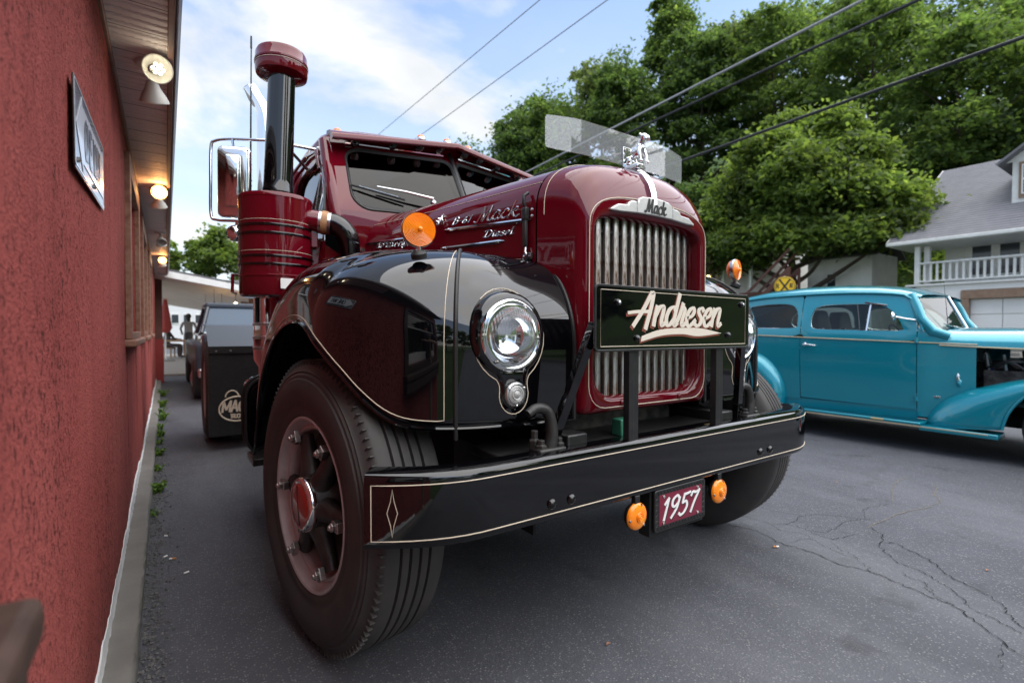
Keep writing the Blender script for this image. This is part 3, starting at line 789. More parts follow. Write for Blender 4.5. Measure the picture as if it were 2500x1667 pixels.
    for a in (60, -5, 235):
        MB().lathe([(.006, 0), (.006, .004), (.003, .007), (0, .008)], (hx+.1035*cos(R(a)), -.560, hz+.1035*sin(R(a))), NY, 10).build('screw', 'bolt_steel', hl)
    pl_ = part(MB().lathe([(.042, -.006), (.042, .004), (.039, .009), (.034, .010), (.031, .004)], (px_, -.557, pz), NY, 32), 'parking_light', 'dull_chrome', smooth=50)
    MB().lathe([(.032, .003), (.030, .010), (.024, .013), (.022, .011), (.018, .015), (.013, .013), (.010, .016), (0, .018)], (px_, -.557, pz), NY, 32).build('lens', 'dull_glass', pl_, smooth=40)
    for a in (35, 145, 270):
        MB().lathe([(.004, 0), (.004, .003), (0, .005)], (px_+.0365*cos(R(a)), -.567, pz+.0365*sin(R(a))), NY, 8).build('screw', 'chrome', pl_)

    # ---- amber signal lamp on the fender crown
    c = Vector((s*.92, -.374, 1.486))
    ax = Vector((s*.18, -1, 0)).normalized()
    sl = part(MB().lathe([(.0, -.032), (.03, -.03), (.05, -.022), (.0575, -.010), (.0585, .0), (.0575, .006)], c, ax, 40), 'turn_signal', 'dull_chrome', smooth=50)
    pr = [(.0565, .003)]
    for k in range(11):
        r_ = .053-.0043*k; h_ = .009+.0010*k
        pr += [(r_+.0012, h_+.0016), (r_-.0014, h_+.0004)]
    pr += [(.009, .021), (.006, .025), (0, .026)]
    MB().lathe(pr, c, ax, 48).build('lens', 'amber', sl, smooth=60)
    MB().lathe([(.0565, -.005), (.052, -.024), (.03, -.040), (0, -.046)], c, ax, 40).build('rear_lens', 'amber2', sl, smooth=60)
    base = Vector((s*.92, -.374, 1.405))
    MB().tube([c+Vector((0, 0, -.055)), (c+Vector((0, 0, -.055))).lerp(base, .9)], .011, 10).build('stem', 'chrome', sl)
    MB().lathe([(.026, -.012), (.026, .004), (.018, .014), (.012, .016)], base, (s*.3, -.25, 1), 20).build('foot', 'black_rubber', sl)

# ---- radiator shell
def contour(hw, zb, zs, zt, p, rb, y, pn=0):
    left = []
    for k in range(6):
        a = pi*1.5-pi/2*k/5                    # bottom corner, from bottom to side
        left.append((-hw+rb+rb*cos(a), zb+rb+rb*sin(a)))
    for k in range(1, 9): left.append((-hw, zb+rb+(zs-zb-rb)*k/9))
    for k in range(0, 19):
        a = pi/2*k/18
        left.append((-hw*cos(a)**(2/p), zs+(zt-zs)*sin(a)**(2/p)))
    pts = left+[(-x, z) for x, z in left[-2::-1]]
    n = 7; x0, z0 = pts[-1]; x1, z1 = pts[0]
    pts += [(x0+(x1-x0)*k/n, zb) for k in range(1, n)]
    return [Vector((x, y-pn*max(0, 1-abs(x)/.1)*0, z)) for x, z in pts]
rows = [(.312, .905, 1.50, 1.592, 4.0, .10, -.495), (.312, .905, 1.50, 1.592, 4.0, .10, -.560), (.318, .898, 1.50, 1.60, 3.8, .10, -.573),
        (.330, .885, 1.50, 1.615, 3.6, .09, -.580), (.350, .858, 1.52, 1.675, 3.0, .035, -.576), (.368, .848, 1.54, 1.735, 2.7, .03, -.560), (.380, .846, 1.56, 1.782, 2.9, .03, -.532),
        (.388, .845, 1.58, 1.814, 2.9, .03, -.490), (.402, .845, 1.60, 1.832, 2.9, .03, -.43), (.419, .845, 1.60, 1.841, 2.9, .03, -.362)]
shell = part(MB().loft([contour(*r) for r in rows], True), 'radiator_shell', 'maroon', smooth=50)
# pinstripes on the shell
def cont_line(r, off, i0, i1, closed=False):
    c = contour(*r); c = c if closed else c[i0:i1]
    return [p+Vector((0, -off, 0)) for p in c]
MB().tube(cont_line((.347, .868, 1.52, 1.668, 3.0, .085, -.5765), .0015, 0, 0, True), .0019, 6, closed=True).build('pinstripe', 'cream', shell)
c_ = contour(.412, .845, 1.60, 1.838, 2.9, .03, -.395)
MB().tube([p*1.0+Vector((0, 0, .001)) for p in c_[14:52]], .0016, 6).build('pinstripe', 'cream', shell)
for x in (-.173, .173):
    MB().lathe([(.012, 0), (.012, .004), (.007, .008), (0, .009)], (x, -.579, .882), NY, 12).build('bolt', 'maroon', shell)
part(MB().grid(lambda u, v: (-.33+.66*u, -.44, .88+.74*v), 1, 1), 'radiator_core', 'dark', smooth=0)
# grille slats
prof = [(-.0205, .004), (-.0205, -.018), (-.0175, -.018), (-.016, -.004)]
prof += [(.0165*sin(R(a))+.002, -.004-.009*cos(R(a))) for a in range(-80, 81, 20)]+[(.0195, .004)]
gm = MB().prism(prof, (0, 0, 0), (1, 0, 0), (0, 1, 0), (0, 0, .69))
g0 = None
for k in range(13):
    x = -.289+.0482*k
    if g0 is None:
        g0 = gm.build('grille_slat', 'steel_slat', trk, smooth=40, loc=(x, -.506, .903))
    else:
        o = g0.copy(); COL.objects.link(o); o.location = (x, -.506, .903)
part(MB().bb((-.31, -.515, 1.535), (.31, -.480, 1.545)), 'shutter_rod', 'black_iron', smooth=0)

# ---- bonnet
HT = [(-.362, .419, 1.841), (-.2, .438, 1.85), (0, .462, 1.861), (.3, .503, 1.878), (.6, .557, 1.89), (.86, .615, 1.898), (1.02, .66, 1.90)]
def hw_(y): return lerp_tab([(a, b) for a, b, c in HT], y)
def hz_(y): return lerp_tab([(a, c) for a, b, c in HT], y)
def hring(y, grow=0):
    hw, zt = hw_(y)+grow, hz_(y)+grow; left = [(-hw, 1.34+.03*k) for k in range(9)]
    for k in range(1, 21):
        a = pi/2*k/20; left.append((-hw*cos(a)**(2/2.9), 1.60+(zt-1.60)*sin(a)**(2/2.9)))
    return [Vector((x, y, z)) for x, z in left]+[Vector((-x, y, z)) for x, z in left[-2::-1]]
ysn = [-.354+1.374*k/24 for k in range(25)]
hood = part(MB().loft([hring(y) for y in ysn], False), 'hood', 'maroon', smooth=50)
MB().loft([hring(-.362, -.006), hring(-.352, -.006)], False).build('seam', 'black_rubber', hood)
for g_ in (-1, 1):   # shoulder stripe
    MB().tube([Vector((g_*(hw_(y)*cos(R(26))**(2/2.9)+.0005), y, 1.60+(hz_(y)-1.60)*sin(R(26))**(2/2.9)+.0005)) for y in ysn], .0016, 6).build('pinstripe', 'cream', hood)
def hside(y, z, off=0):
    hw, zt = hw_(y), hz_(y)
    if z <= 1.6: x = hw
    else: x = hw*max(0, 1-((z-1.6)/(zt-1.6))**2.9)**(1/2.9)
    return Vector((-(x+off), y, z))
def trim(y0, z0, y1, z1, parent=hood):
    P_ = [hside(y0+(y1-y0)*k/16, z0+(z1-z0)*k/16, .002) for k in range(17)]
    rr_ = [.002]+[.0085]*15+[.001]
    mb = MB().tube(P_, rr_, 8); mb.build('side_trim', 'chrome', parent)
trim(.27, 1.638, -.33, 1.592); trim(.30, 1.553, -.17, 1.530); trim(1.0, 1.662, .36, 1.628)
def hood_text(txt, y0, y1, z, h, wid, mat, name, rnd=True, tilt=-.06, track=0, sl=.25):
    ym = (y0+y1)/2; o = hside(ym, z+h*.45, .0015); o = o-Vector((0, 0, h*.45))
    a, b = hside(y0, z+h*.4), hside(y1, z+h*.4)
    ux = (b-a).normalized(); ux = (ux+Vector((0, 0, tilt))).normalized()
    uy = (hside(ym, z+h)-hside(ym, z)).normalized(); nz = ux.cross(uy)*1; nz = nz if nz.x < 0 else -nz
    wsum = sum(GL[c][0]+track for c in txt)*h
    mb = MB(); lettering(mb, txt, o, ux, uy, nz, h, wid, GL, slant=sl, depth=.005, squeeze=abs(y1-y0)/wsum, track=track, rnd=rnd, thin=.45)
    mb.build(name, mat, hood, smooth=50)
hood_text('Mack', .03, -.25, 1.628, .064, .0135, 'chrome', 'script_badge')
hood_text('B-61', .21, .06, 1.650, .032, .0052, 'chrome', 'model_badge')
hood_text('Diesel', -.03, -.225, 1.556, .030, .0065, 'chrome', 'diesel_badge')
hood_text('Thermodyne', .94, .50, 1.612, .036, .008, 'chrome', 'engine_badge')
# hood latch: black over-centre lever with bolts
lt = part(MB().tube([hside(-.31, 1.70, .012), hside(-.31, 1.685, .028), hside(-.31, 1.655, .024), hside(-.31, 1.645, .016)], .007, 8), 'hood_latch', 'black_iron', smooth=60)
MB().box(hside(-.31, 1.615, .014), (.022, .03, .05)).build('clamp', 'black_iron', lt, bev=.005)
MB().box(hside(-.31, 1.54, .014), (.016, .022, .11)).build('lever', 'black_iron', lt, bev=.005)
MB().tube([hside(-.31, 1.49, .012), hside(-.312, 1.465, .016), hside(-.32, 1.45, .012)], .006, 8).build('hook', 'dull_chrome', lt)
MB().box(hside(-.318, 1.447, .008), (.018, .05, .03)).build('keeper', 'black_iron', lt, bev=.006)
for dy, dz in ((-.035, 1.625), (-.035, 1.60), (-.02, 1.447), (.02, 1.447)):
    MB().lathe([(.0075, 0), (.0075, .004), (0, .009)], hside(-.32+dy*.8, dz, .012), (-1, 0, 0), 12).build('bolt', 'chrome', lt)
lt2 = part(MB().tube([hside(.98, 1.63, .012), hside(.98, 1.60, .024), hside(.98, 1.56, .014), hside(.98, 1.50, .014)], .008, 8), 'hood_latch', 'black_iron', smooth=60)

# ---- nose strip, emblem, ornament, wind deflector
npth = [(-.583, 1.655), (-.578, 1.70), (-.565, 1.74), (-.540, 1.778), (-.505, 1.809), (-.47, 1.824), (-.44, 1.831)]
rings = []
for k, (y, z) in enumerate(npth):
    wv = .016+.010*k/6
    tv = Vector((0, npth[min(k+1, 6)][0]-npth[max(k-1, 0)][0], npth[min(k+1, 6)][1]-npth[max(k-1, 0)][1])).normalized(); nv_ = Vector((0, -tv.z, tv.y))
    p = Vector((0, y, z))
    rings.append([p+Vector((-wv, 0, 0))-nv_*.02, p+Vector((-wv, 0, 0))+nv_*.004, p+Vector((-wv*.5, 0, 0))+nv_*.010, p+nv_*.012, p+Vector((wv*.5, 0, 0))+nv_*.010, p+Vector((wv, 0, 0))+nv_*.004, p+Vector((wv, 0, 0))-nv_*.02])
part(MB().loft(rings, False, True, True), 'nose_strip', 'chrome', smooth=50)
half = [(0, 1.684), (.075, 1.678), (.098, 1.668), (.102, 1.655), (.135, 1.655), (.155, 1.645), (.158, 1.636), (.21, 1.632), (.246, 1.612), (.25, 1.604), (.20, 1.604), (.10, 1.611), (0, 1.613)]
poly = [(x, z) for x, z in half]+[(-x, z) for x, z in half[-2:0:-1]]
em = part(MB().prism(poly, (0, -.572, 0), UX, UZ, (0, -.019, 0)), 'grille_emblem', 'brushed', bev=.004)
mb = MB(); lettering(mb, 'Mack', (0, -.5915, 1.622), UX, UZ, NY, .052, .0088, slant=.12, depth=.0016, thin=.55, squeeze=1.0); mb.build('badge_lettering', 'sign_black', em, smooth=0)
for sg in (-1, 1):
    MB().bb((sg*.104, -.5925, 1.618), (sg*.110, -.590, 1.662)).build('emblem_rib', 'brushed', em, smooth=0)
def ell(mb, c, r, M=None, n=14):
    pr_ = [(max(1e-5, sin(pi*k/10)), -cos(pi*k/10)) for k in range(11)]
    i0 = len(mb.v); mb.lathe(pr_, (0, 0, 0), (0, 0, 1), n)
    T = Matrix.Translation(Vector(c)) @ (M or Matrix()) @ Matrix.Diagonal((*r, 1)); mb.xf(T, i0)
def dog(name, loc, sc, parent, rz=0):
    mb = MB(); Rx = Matrix.Rotation(R(-58), 4, 'X')
    ell(mb, (0, .010, .058), (.019, .034, .021), Matrix.Rotation(R(38), 4, 'X'))     # trunk, rising to the front
    ell(mb, (0, -.012, .068), (.022, .020, .026))          # deep chest
    ell(mb, (0, .034, .030), (.017, .018, .018))            # haunch
    ell(mb, (0, -.022, .096), (.015, .016, .018))           # neck
    ell(mb, (0, -.034, .112), (.019, .018, .016))           # skull
    ell(mb, (0, -.050, .105), (.014, .013, .011))           # muzzle
    ell(mb, (0, -.058, .100), (.011, .007, .006))           # jaw
    for q in (-1, 1):
        ell(mb, (q*.017, -.027, .122), (.006, .005, .008))  # ear
        ell(mb, (q*.012, -.052, .098), (.006, .008, .008))  # jowl
        mb.tube([(q*.017, -.018, .062), (q*.021, -.028, .034), (q*.020, -.030, .010), (q*.020, -.036, .004)], [.011, .008, .007, .007], 8)
        mb.tube([(q*.014, .034, .034), (q*.020, .030, .018), (q*.019, .044, .008), (q*.019, .034, .003)], [.012, .010, .007, .007], 8)
        ell(mb, (q*.020, -.036, .004), (.008, .011, .006)); ell(mb, (q*.019, .032, .004), (.008, .011, .006))
    mb.tube([(0, .048, .036), (0, .056, .044), (0, .058, .052)], [.006, .005, .003], 6)
    mb.xf(Matrix.Translation(Vector(loc)) @ Matrix.Rotation(rz, 4, 'Z') @ Matrix.Scale(sc, 4))
    o = mb.build(name, 'chrome', parent, smooth=0)
    m = o.modifiers.new('remesh', 'REMESH'); m.mode = 'VOXEL'; m.voxel_size = .0030*sc; m.use_smooth_shade = True
    m2 = o.modifiers.new('smooth', 'SMOOTH'); m2.factor = .5; m2.iterations = 2
    return o
orn = dog('hood_ornament', (0, -.495, 1.842), .92, trk)
part(MB().prism([(-.02, -.035), (.02, -.035), (.025, .03), (-.025, .03)], (0, -.475, 1.822), UX, (0, 1, 0), (0, 0, .022)), 'ornament_base', 'chrome', bev=.004)
dog('side_ornament', hside(.29, 1.665, .010), .42, hood, R(90))
br = part(MB().box((0, -.437, 1.885), (.05, .004, .085)), 'deflector_bracket', 'chrome', smooth=0, bev=.0015)
MB().box((0, -.455, 1.848), (.034, .04, .022)).build('clamp', 'chrome', br, bev=.003)
for x, z in ((-.017, 1.915), (.017, 1.915), (0, 1.848)):
    MB().lathe([(.005, 0), (.005, .003), (0, .005)], (x, -.4395 if z > 1.9 else -.4755, z), NY, 10).build('screw', 'bolt_steel', br)
dl = []
for x, y in [(-.412, -.402), (-.30, -.424)]+[(-.255, -.432), (-.12, -.434), (0, -.4345), (.12, -.434), (.255, -.432)]+[(.30, -.424), (.412, -.402)]:
    e = abs(x) > .4
    dl.append([Vector((x, y, z)) for z in ((1.866, 1.97) if e else (1.852, 1.986))])
dl.insert(1, [Vector((-.405, -.4035, 1.856)), Vector((-.405, -.4035, 1.980))]); dl.insert(-1, [Vector((.405, -.4035, 1.856)), Vector((.405, -.4035, 1.980))])
df = part(MB().loft(dl, False), 'wind_deflector', 'acrylic', smooth=0)
md = df.modifiers.new('skin', 'SOLIDIFY'); md.thickness = .0045

# ---- bumper
def by(x):
    a = abs(x)
    return -.722+(.0 if a < .86 else .122*((a-.86)/.32)**2)
xs = [-1.18+.04*k for k in range(60)]
cs = []
for x in xs:
    y = by(x); sl_ = 0 if abs(x) < .86 else 2*.122*(abs(x)-.86)/.32**2*(1 if x > 0 else -1)
    n = Vector((sl_, -1, 0)).normalized(); t_ = -n
    def q(d, z): return Vector((x, y, z))+t_*d
    cs.append([q(.10, .766), q(.02, .772), q(.008, .768), q(.002, .760), q(0, .748), q(0, .585), q(.002, .574), q(.010, .568), q(.10, .564), q(.10, .570), q(.012, .576), q(.007, .590), q(.007, .745), q(.012, .758), q(.02, .765), q(.10, .760)])
bmp = part(MB().loft(cs, True, True, True), 'bumper', 'black_paint', smooth=50)
def bline(x0, x1, z, n=50):
    return [Vector((x0+(x1-x0)*k/n, by(x0+(x1-x0)*k/n)-.0012, z)) for k in range(n+1)]
lp = bline(-1.165, 1.165, .742)+bline(1.165, -1.165, .592)
MB().tube(lp, .0016, 5, closed=True).build('pinstripe', 'cream', bmp)
for sg in (-1, 1):   # diamond flourish near the tips
    cx_ = sg*1.118
    dpts = [(0, .732), (.004, .70), (.012, .668), (.004, .636), (0, .604), (-.004, .636), (-.012, .668), (-.004, .70)]
    MB().tube([Vector((cx_+a, by(cx_+a)-.0012, z)) for a, z in dpts], .0010, 5, closed=True).build('flourish', 'cream', bmp)
    for dx in (.555, .635):
        MB().lathe([(.017, 0), (.016, .005), (.009, .010), (0, .012)], (sg*dx, -.7225, .622), NY, 16).build('bolt', 'black_paint', bmp, smooth=60)
part(MB().bb((-.74, -.64, .728), (.74, -.40, .756)), 'bumper_deck', 'black_satin', bev=.005)
part(MB().bb((-.20, -.60, .757), (-.12, -.55, .82)), 'frame_horn', 'green_paint', bev=.004)
for sg in (-1, 1):
    part(MB().bb((sg*.40, -.63, .56), (sg*.49, 5.3, .80)), 'frame_rail', 'black_satin', bev=.006)

# ---- name board on its posts
sg_ = part(MB().prism(rrect(-.452, 1.088, .452, 1.308, .016), (0, -.712, 0), UX, UZ, (0, -.006, 0)), 'name_board', 'black_paint', bev=.0015)
MB().frame(rrect(-.455, 1.085, .455, 1.311, .018), rrect(-.447, 1.093, .447, 1.303, .012), (0, -.711, 0), UX, UZ, (0, -.009, 0)).build('board_edge', 'black_satin', sg_, bev=.0015)
MB().tube([(-.428, -.7188, 1.103), (.428, -.7188, 1.103), (.428, -.7188, 1.293), (-.428, -.7188, 1.293)], .0013, 5, closed=True).build('pinstripe', 'cream', sg_, smooth=0)
for nm, mt, dx, dz, dp in (('lettering_shadow', 'sign_brown', -.007, -.0075, .0006), ('lettering', 'sign_cream', 0, 0, .0014)):
    mb = MB()
    lettering(mb, 'Andresen', (-.005+dx, -.7183-(0 if dx else .0004), 1.176+dz), UX, UZ, NY, .118, .0205 if dx == 0 else .0225, slant=.22, nib=10, thin=.52, depth=dp, squeeze=1.16, track=-.03)
    # swash under the name
    top = spline([(-.228, 1.137, 0), (-.13, 1.160, 0), (0, 1.168, 0), (.12, 1.166, 0), (.252, 1.148, 0)], 6)
    bot = spline([(-.232, 1.118, 0), (-.12, 1.139, 0), (0, 1.144, 0), (.10, 1.136, 0), (.252, 1.1475, 0)], 6)
    mb.loft([[Vector((a.x+dx, -.7181-(0 if dx else .0004), a.y+dz)), Vector((a.x+dx, -.7183-dp*1.6, a.y+dz)), Vector((b.x+dx, -.7183-dp*1.6, b.y+dz)), Vector((b.x+dx, -.7181-(0 if dx else .0004), b.y+dz))] for a, b in zip(top, bot)], True, True, True)
    mb.build(nm, mt, sg_, smooth=0)
for x, z in ((-.350, 1.252), (.395, 1.268), (-.252, 1.130), (.30, 1.140)):
    MB().lathe([(.0125, 0), (.0125, .004), (.009, .010), (0, .013)], (x, -.718, z), NY, 16).build('bolt', 'black_paint', sg_, smooth=60)
for x, z in ((-.350, 1.252), (.395, 1.268)):
    MB().lathe([(.006, 0.012), (.006, .013), (0, .015)], (x, -.718, z), NY, 12).build('bolt_cap', 'chrome', sg_, smooth=60)
for sg in (-1, 1):
    ps = part(MB().bb((sg*.257-.024, -.712, .757), (sg*.257+.002, -.684, 1.20)).bb((sg*.257+.003, -.709, .757), (sg*.257+.028, -.680, 1.20)), 'board_post', 'black_satin', smooth=0, bev=.002)
    part(MB().tube([(sg*.435, -.700, 1.18), (sg*.555, -.610, .758)], .016, 12, sq=(.017, .014)), 'board_brace', 'black_paint', smooth=0, bev=.002)
MB().bb((.225, -.71, .757), (.29, -.66, .770)).build('post_foot', 'yellow_brass', ps, bev=.002)

# ---- tow hooks
for sg in (-1, 1):
    x = sg*.592
    hp = spline([(x+.02, -.635, .770), (x+.026, -.635, .83), (x+.008, -.635, .890), (x-.035, -.635, .906), (x-.072, -.635, .890)], 6)
    tk = part(MB().tube(hp, [.023-.009*k/(len(hp)-1) for k in range(len(hp))], 10), 'tow_hook', 'black_iron', smooth=60)
    MB().bb((x-.045, -.668, .757), (x+.065, -.602, .776)).build('hook_base', 'black_iron', tk, bev=.006)
    for dx in (-.022, .052):
        MB().lathe([(.020, 0), (.020, .010), (.013, .011), (.013, .026), (0, .028)], (x+dx, -.640, .776), UZ, 6).build('nut', 'black_iron', tk, smooth=0, bev=.002)
    MB().lathe([(.020, 0), (.020, .03), (.013, .033), (.013, .06), (0, .062)], (x-.03, -.615, .770), UZ, 6).build('stud', 'black_iron', tk, smooth=0, bev=.002)

# ---- number plate and lamps below the bumper
pt = part(MB().prism(rrect(-.152, .418, .152, .572, .012), (0, -.712, 0), UX, UZ, (0, -.010, 0)), 'number_plate', 'black_satin', bev=.002)
MB().prism(rrect(-.128, .440, .128, .553, .003), (0, -.7215, 0), UX, UZ, (0, -.0015, 0)).build('plate_face', 'plate_red', pt, smooth=0)
tk_ = MB()
for k in range(16):
    for z, dz in ((.429, .012), (.560, .012)):
        x = -.135+.018*k; tk_.tube([(x-.006, -.7222, z-.006), (x, -.7222, z+.006), (x+.006, -.7222, z-.006)], .0014, 5)
for k in range(6):
    for x in (-.140, .140):
        z = .445+.02*k; tk_.tube([(x-.006, -.7222, z-.006), (x+.006, -.7222, z), (x-.006, -.7222, z+.006)], .0014, 5)
tk_.build('plate_tread', 'black_satin', pt)
for nm, mt, dx, dz, dp, wd_ in (('numerals_shadow', 'sign_black', .004, -.004, .0006, .0150), ('numerals', 'white_paint', 0, 0, .0014, .0122)):
    mb = MB(); lettering(mb, '1957', (-.012+dx, -.7231-(0 if dx else .0004), .458+dz), UX, UZ, NY, .078, wd_, slant=.22, nib=20, thin=.55, depth=dp, squeeze=1.30); mb.build(nm, mt, pt, smooth=0)
for x, z in ((-.105, .546), (.10, .546), (-.105, .447), (.10, .447)):
    MB().lathe([(.006, 0), (.006, .004), (0, .007)], (x, -.7225, z), NY, 10).build('screw', 'chrome', pt)
part(MB().bb((-.16, -.705, .40), (.16, -.655, .575)), 'plate_backing', 'dark')
for sg in (-1, 1):
    c = Vector((sg*.247, -.715, .502)); yl = .565
    lm = part(MB().lathe([(.030, -.03), (.046, -.012), (.050, 0), (.050, .004)], c, NY, 32), 'marker_lamp', 'black_satin', smooth=50)
    MB().lathe([(.049, .002), (.048, .009), (.043, .014), (.030, .018), (.018, .019), (.016, .024), (.012, .022), (.010, .027), (.004, .026), (0, .030)], c, NY, 36).build('lens', 'amber', lm, smooth=40)
    MB().bb((c.x-.012, -.725, .54), (c.x+.012, -.705, .575)).build('bracket', 'black_satin', lm, bev=.002)
    for a in (70, 190, 310):
        MB().lathe([(.005, 0), (.004, .005), (0, .006)], c+Vector((.042*cos(R(a)), -.012, .042*sin(R(a)))), NY, 8).build('screw', 'chrome', lm)
# ---- wheels (h runs outwards along the axle, 0 = outer rim flange)
def wheel(hub, outx, steer, front=True, ntyre=96):
    Mx = Matrix.Translation(Vector(hub)) @ Matrix.Rotation(steer, 4, 'Z')
    ax = Vector((outx, 0, 0))
    def put(mb, name, mat, parent, **k): return mb.xf(Mx).build(name, mat, parent, **k)
    tp = [(.300, -.012), (.318, .004), (.335, .010), (.345, .007), (.36, .013), (.40, .022), (.43, .022), (.452, .018), (.456, .013), (.468, .012), (.474, .006), (.482, .007), (.488, -.002), (.498, -.006), (.510, -.016), (.518, -.022), (.5235, -.032)]
    gx = [-.078, -.112, -.148, -.182]
    for g in gx: tp += [(.525, g+.007), (.5245, g+.0055), (.512, g+.003), (.512, g-.003), (.5245, g-.0055)]
    tp += [(.5235, -.228), (.516, -.242), (.50, -.252), (.47, -.268), (.42, -.284), (.36, -.276), (.318, -.262), (.300, -.248)]
    root = put(MB().lathe(tp, (0, 0, 0), ax, ntyre), 'wheel', 'rubber', trk, smooth=40)
    # shoulder lugs / sipes
    sp = MB()
    for k in range(112):
        a = 2*pi*k/112
        for (r0, h0, r1, h1) in ((.5205, -.024, .506, -.011),):
            u = Vector((0, cos(a), sin(a)))
            p = u*((r0+r1)/2)+ax*((h0+h1)/2); Rm = Matrix.Rotation(a, 4, 'X')
            sp.box(p, (.018, .0235, .0055), Rm)
    put(sp, 'tread_shoulder', 'rubber', root, smooth=0, bev=.003, kind='stuff')
    put(MB().lathe([(.300, -.014), (.3145, -.002), (.3155, .004), (.311, .007), (.304, .004), (.298, -.010), (.291, -.024), (.284, -.030), (.279, -.026), (.272, -.026), (.266, -.032), (.262, -.05), (.260, -.16), (.20, -.165)], (0, 0, 0), ax, 72), 'rim', 'rim_paint', root, smooth=35)
    put(MB().lathe([(.262, -.10), (.15, -.13), (.05, -.13)], (0, 0, 0), ax, 40), 'brake_drum', 'black_iron', root, smooth=40)
    hb = put(MB().lathe([(.13, -.14), (.125, -.075), (.112, -.05), (.104, -.02), (.100, .0), (.09, .005)], (0, 0, 0), ax, 40), 'hub', 'black_iron', root, smooth=40)
    if front:
        cap = put(MB().lathe([(.097, .000), (.0995, .008), (.098, .020), (.093, .028), (.088, .031), (.084, .031), (.080, .029), (.04, .0315), (0, .032)], (0, 0, 0), ax, 48), 'hub_cap', 'chrome', hb, smooth=50)
        put(MB().lathe([(.0795, .028), (.074, .0325), (.05, .0345), (0, .036)], (0, 0, 0), ax, 40), 'cap_reflection', 'red_reflection', hb, smooth=60)  # the wall's red reflection in the chrome, painted as a shallow disc
        put(MB().tube([Vector((outx*(.0345+.001*(1-abs(t))), t*.010, t*.070)) for t in [-1+.2*k for k in range(11)]], .0022, 8), 'cap_rib', 'sign_black', hb, smooth=60)
        lt_ = MB()
        for k, ch in enumerate('MACK'):
            a = R(222+(k*17 if outx < 0 else -k*17))
            e = Vector((0, cos(a)*(-1 if outx < 0 else 1)*-1, sin(a)))
            ut = Vector((0, e.z, -e.y))*(1 if outx < 0 else -1)
            lettering(lt_, ch, e*.0885+ax*.030, ut, e, ax, .011, .0026, BL, slant=0, depth=.001, thin=.9)
        put(lt_, 'cap_lettering', 'sign_black', hb, smooth=0)
    for k in range(6):
        a = R(63+60*k)
        u = Vector((0, cos(a), sin(a))); v = Vector((0, -sin(a), cos(a)))
        rings = []
        for r_, wv, h0, h1 in ((.095, .046, -.075, .012), (.15, .036, -.070, -.004), (.205, .033, -.068, -.012), (.250, .036, -.064, -.012)):
            ring = []
            for j in range(10):
                b = 2*pi*j/10
                ring.append(u*r_+v*(wv*cos(b))+ax*((h0+h1)/2+(h1-h0)/2*sin(b)))
            rings.append(ring)
        spk = put(MB().loft(rings, True, True, True), 'spoke', 'black_iron', root, smooth=60)
        c = u*.248
        put(MB().loft([[c+u*a_+v*b_+ax*h_ for a_, b_ in ((-.022, -.016), (.022, -.018), (.024, .018), (-.022, .016))] for h_ in (-.012, .004, .010)], True, True, True), 'rim_clamp', 'bolt_steel', spk, smooth=0, bev=.003)
        put(MB().lathe([(.016, .008), (.016, .021), (.010, .024), (.0085, .030), (0, .031)], c, ax, 6), 'lug_nut', 'bolt_steel', spk, smooth=0, bev=.002)
    return root
wheel((-1.189, 0, .525), -1, .145)
wheel((1.189, 0, .525), 1, .145, True, 72)

# rear axle: dual tyres, mudflap with printed badge, quarter fender
for s in (-1, 1):
    for dx in (0, .31):
        tp = [(.29, -.02), (.33, .004), (.40, .02), (.45, .018), (.50, -.01), (.522, -.03), (.525, -.06), (.512, -.08), (.512, -.09), (.525, -.10), (.512, -.13), (.525, -.15), (.512, -.18), (.525, -.20), (.50, -.25), (.43, -.28), (.33, -.26), (.29, -.24)]
        rw = part(MB().lathe(tp, (s*(1.27-dx), 4.30, .525), (s, 0, 0), 56), 'rear_wheel', 'rubber', smooth=40)
        MB().lathe([(.30, -.015), (.314, .002), (.30, .0), (.27, -.03), (.26, -.10), (.1, -.10), (.09, -.02), (0, -.02)], (s*(1.27-dx), 4.30, .525), (s, 0, 0), 40).build('rim', 'rim_paint', rw, smooth=40)
    x0, x1 = s*1.285, s*.72
    fl = part(MB().bb((x0, 3.58, .14), (x1, 3.60, .965)), 'mud_flap', 'black_satin', smooth=0, bev=.003)
    MB().bb((x0, 3.565, .93), (x1, 3.61, 1.0)).build('flap_hanger', 'black_satin', fl, bev=.004)
    if s < 0:
        e = MB(); cx_, cz_ = -1.045, .395
        # oval with a gap for the dog outline on top
        ov = [Vector((cx_+.155*cos(R(a)), 3.5785, cz_+.118*sin(R(a)))) for a in range(75, 406, 5)]
        e.tube(ov, .0075, 6)
        arch = [Vector((cx_-.045+.055*cos(R(a)), 3.5785, cz_+.118+.06*sin(R(a)))) for a in range(0, 181, 12)]
        e.tube(arch, .006, 6)
        lettering(e, 'MACK', (cx_, 3.5795, cz_-.025), UX, UZ, NY, .105, .020, BL, slant=.12, depth=.002, squeeze=.95, thin=.8)
        lettering(e, 'TRUCKS', (cx_, 3.5795, cz_-.088), UX, UZ, NY, .038, .009, BL, slant=0, depth=.002, squeeze=.9, thin=.9)
        e.build('printed_badge', 'cream', fl, smooth=0)
        for x in (-1.22, -1.10, -.9):
            MB().lathe([(.010, 0), (.010, .006), (0, .008)], (x, 3.564, .955), NY, 10).build('bolt', 'bolt_steel', fl)
    part(MB().add([(x0, 3.56, 1.0), (x1, 3.56, 1.0), (x1, 3.86, 1.20), (x0, 3.86, 1.20), (x0, 4.7, 1.22), (x1, 4.7, 1.22)], [(0, 1, 2, 3), (3, 2, 5, 4)]), 'quarter_fender', 'smoke_grey', smooth=0).modifiers.new('s', 'SOLIDIFY').thickness = .006
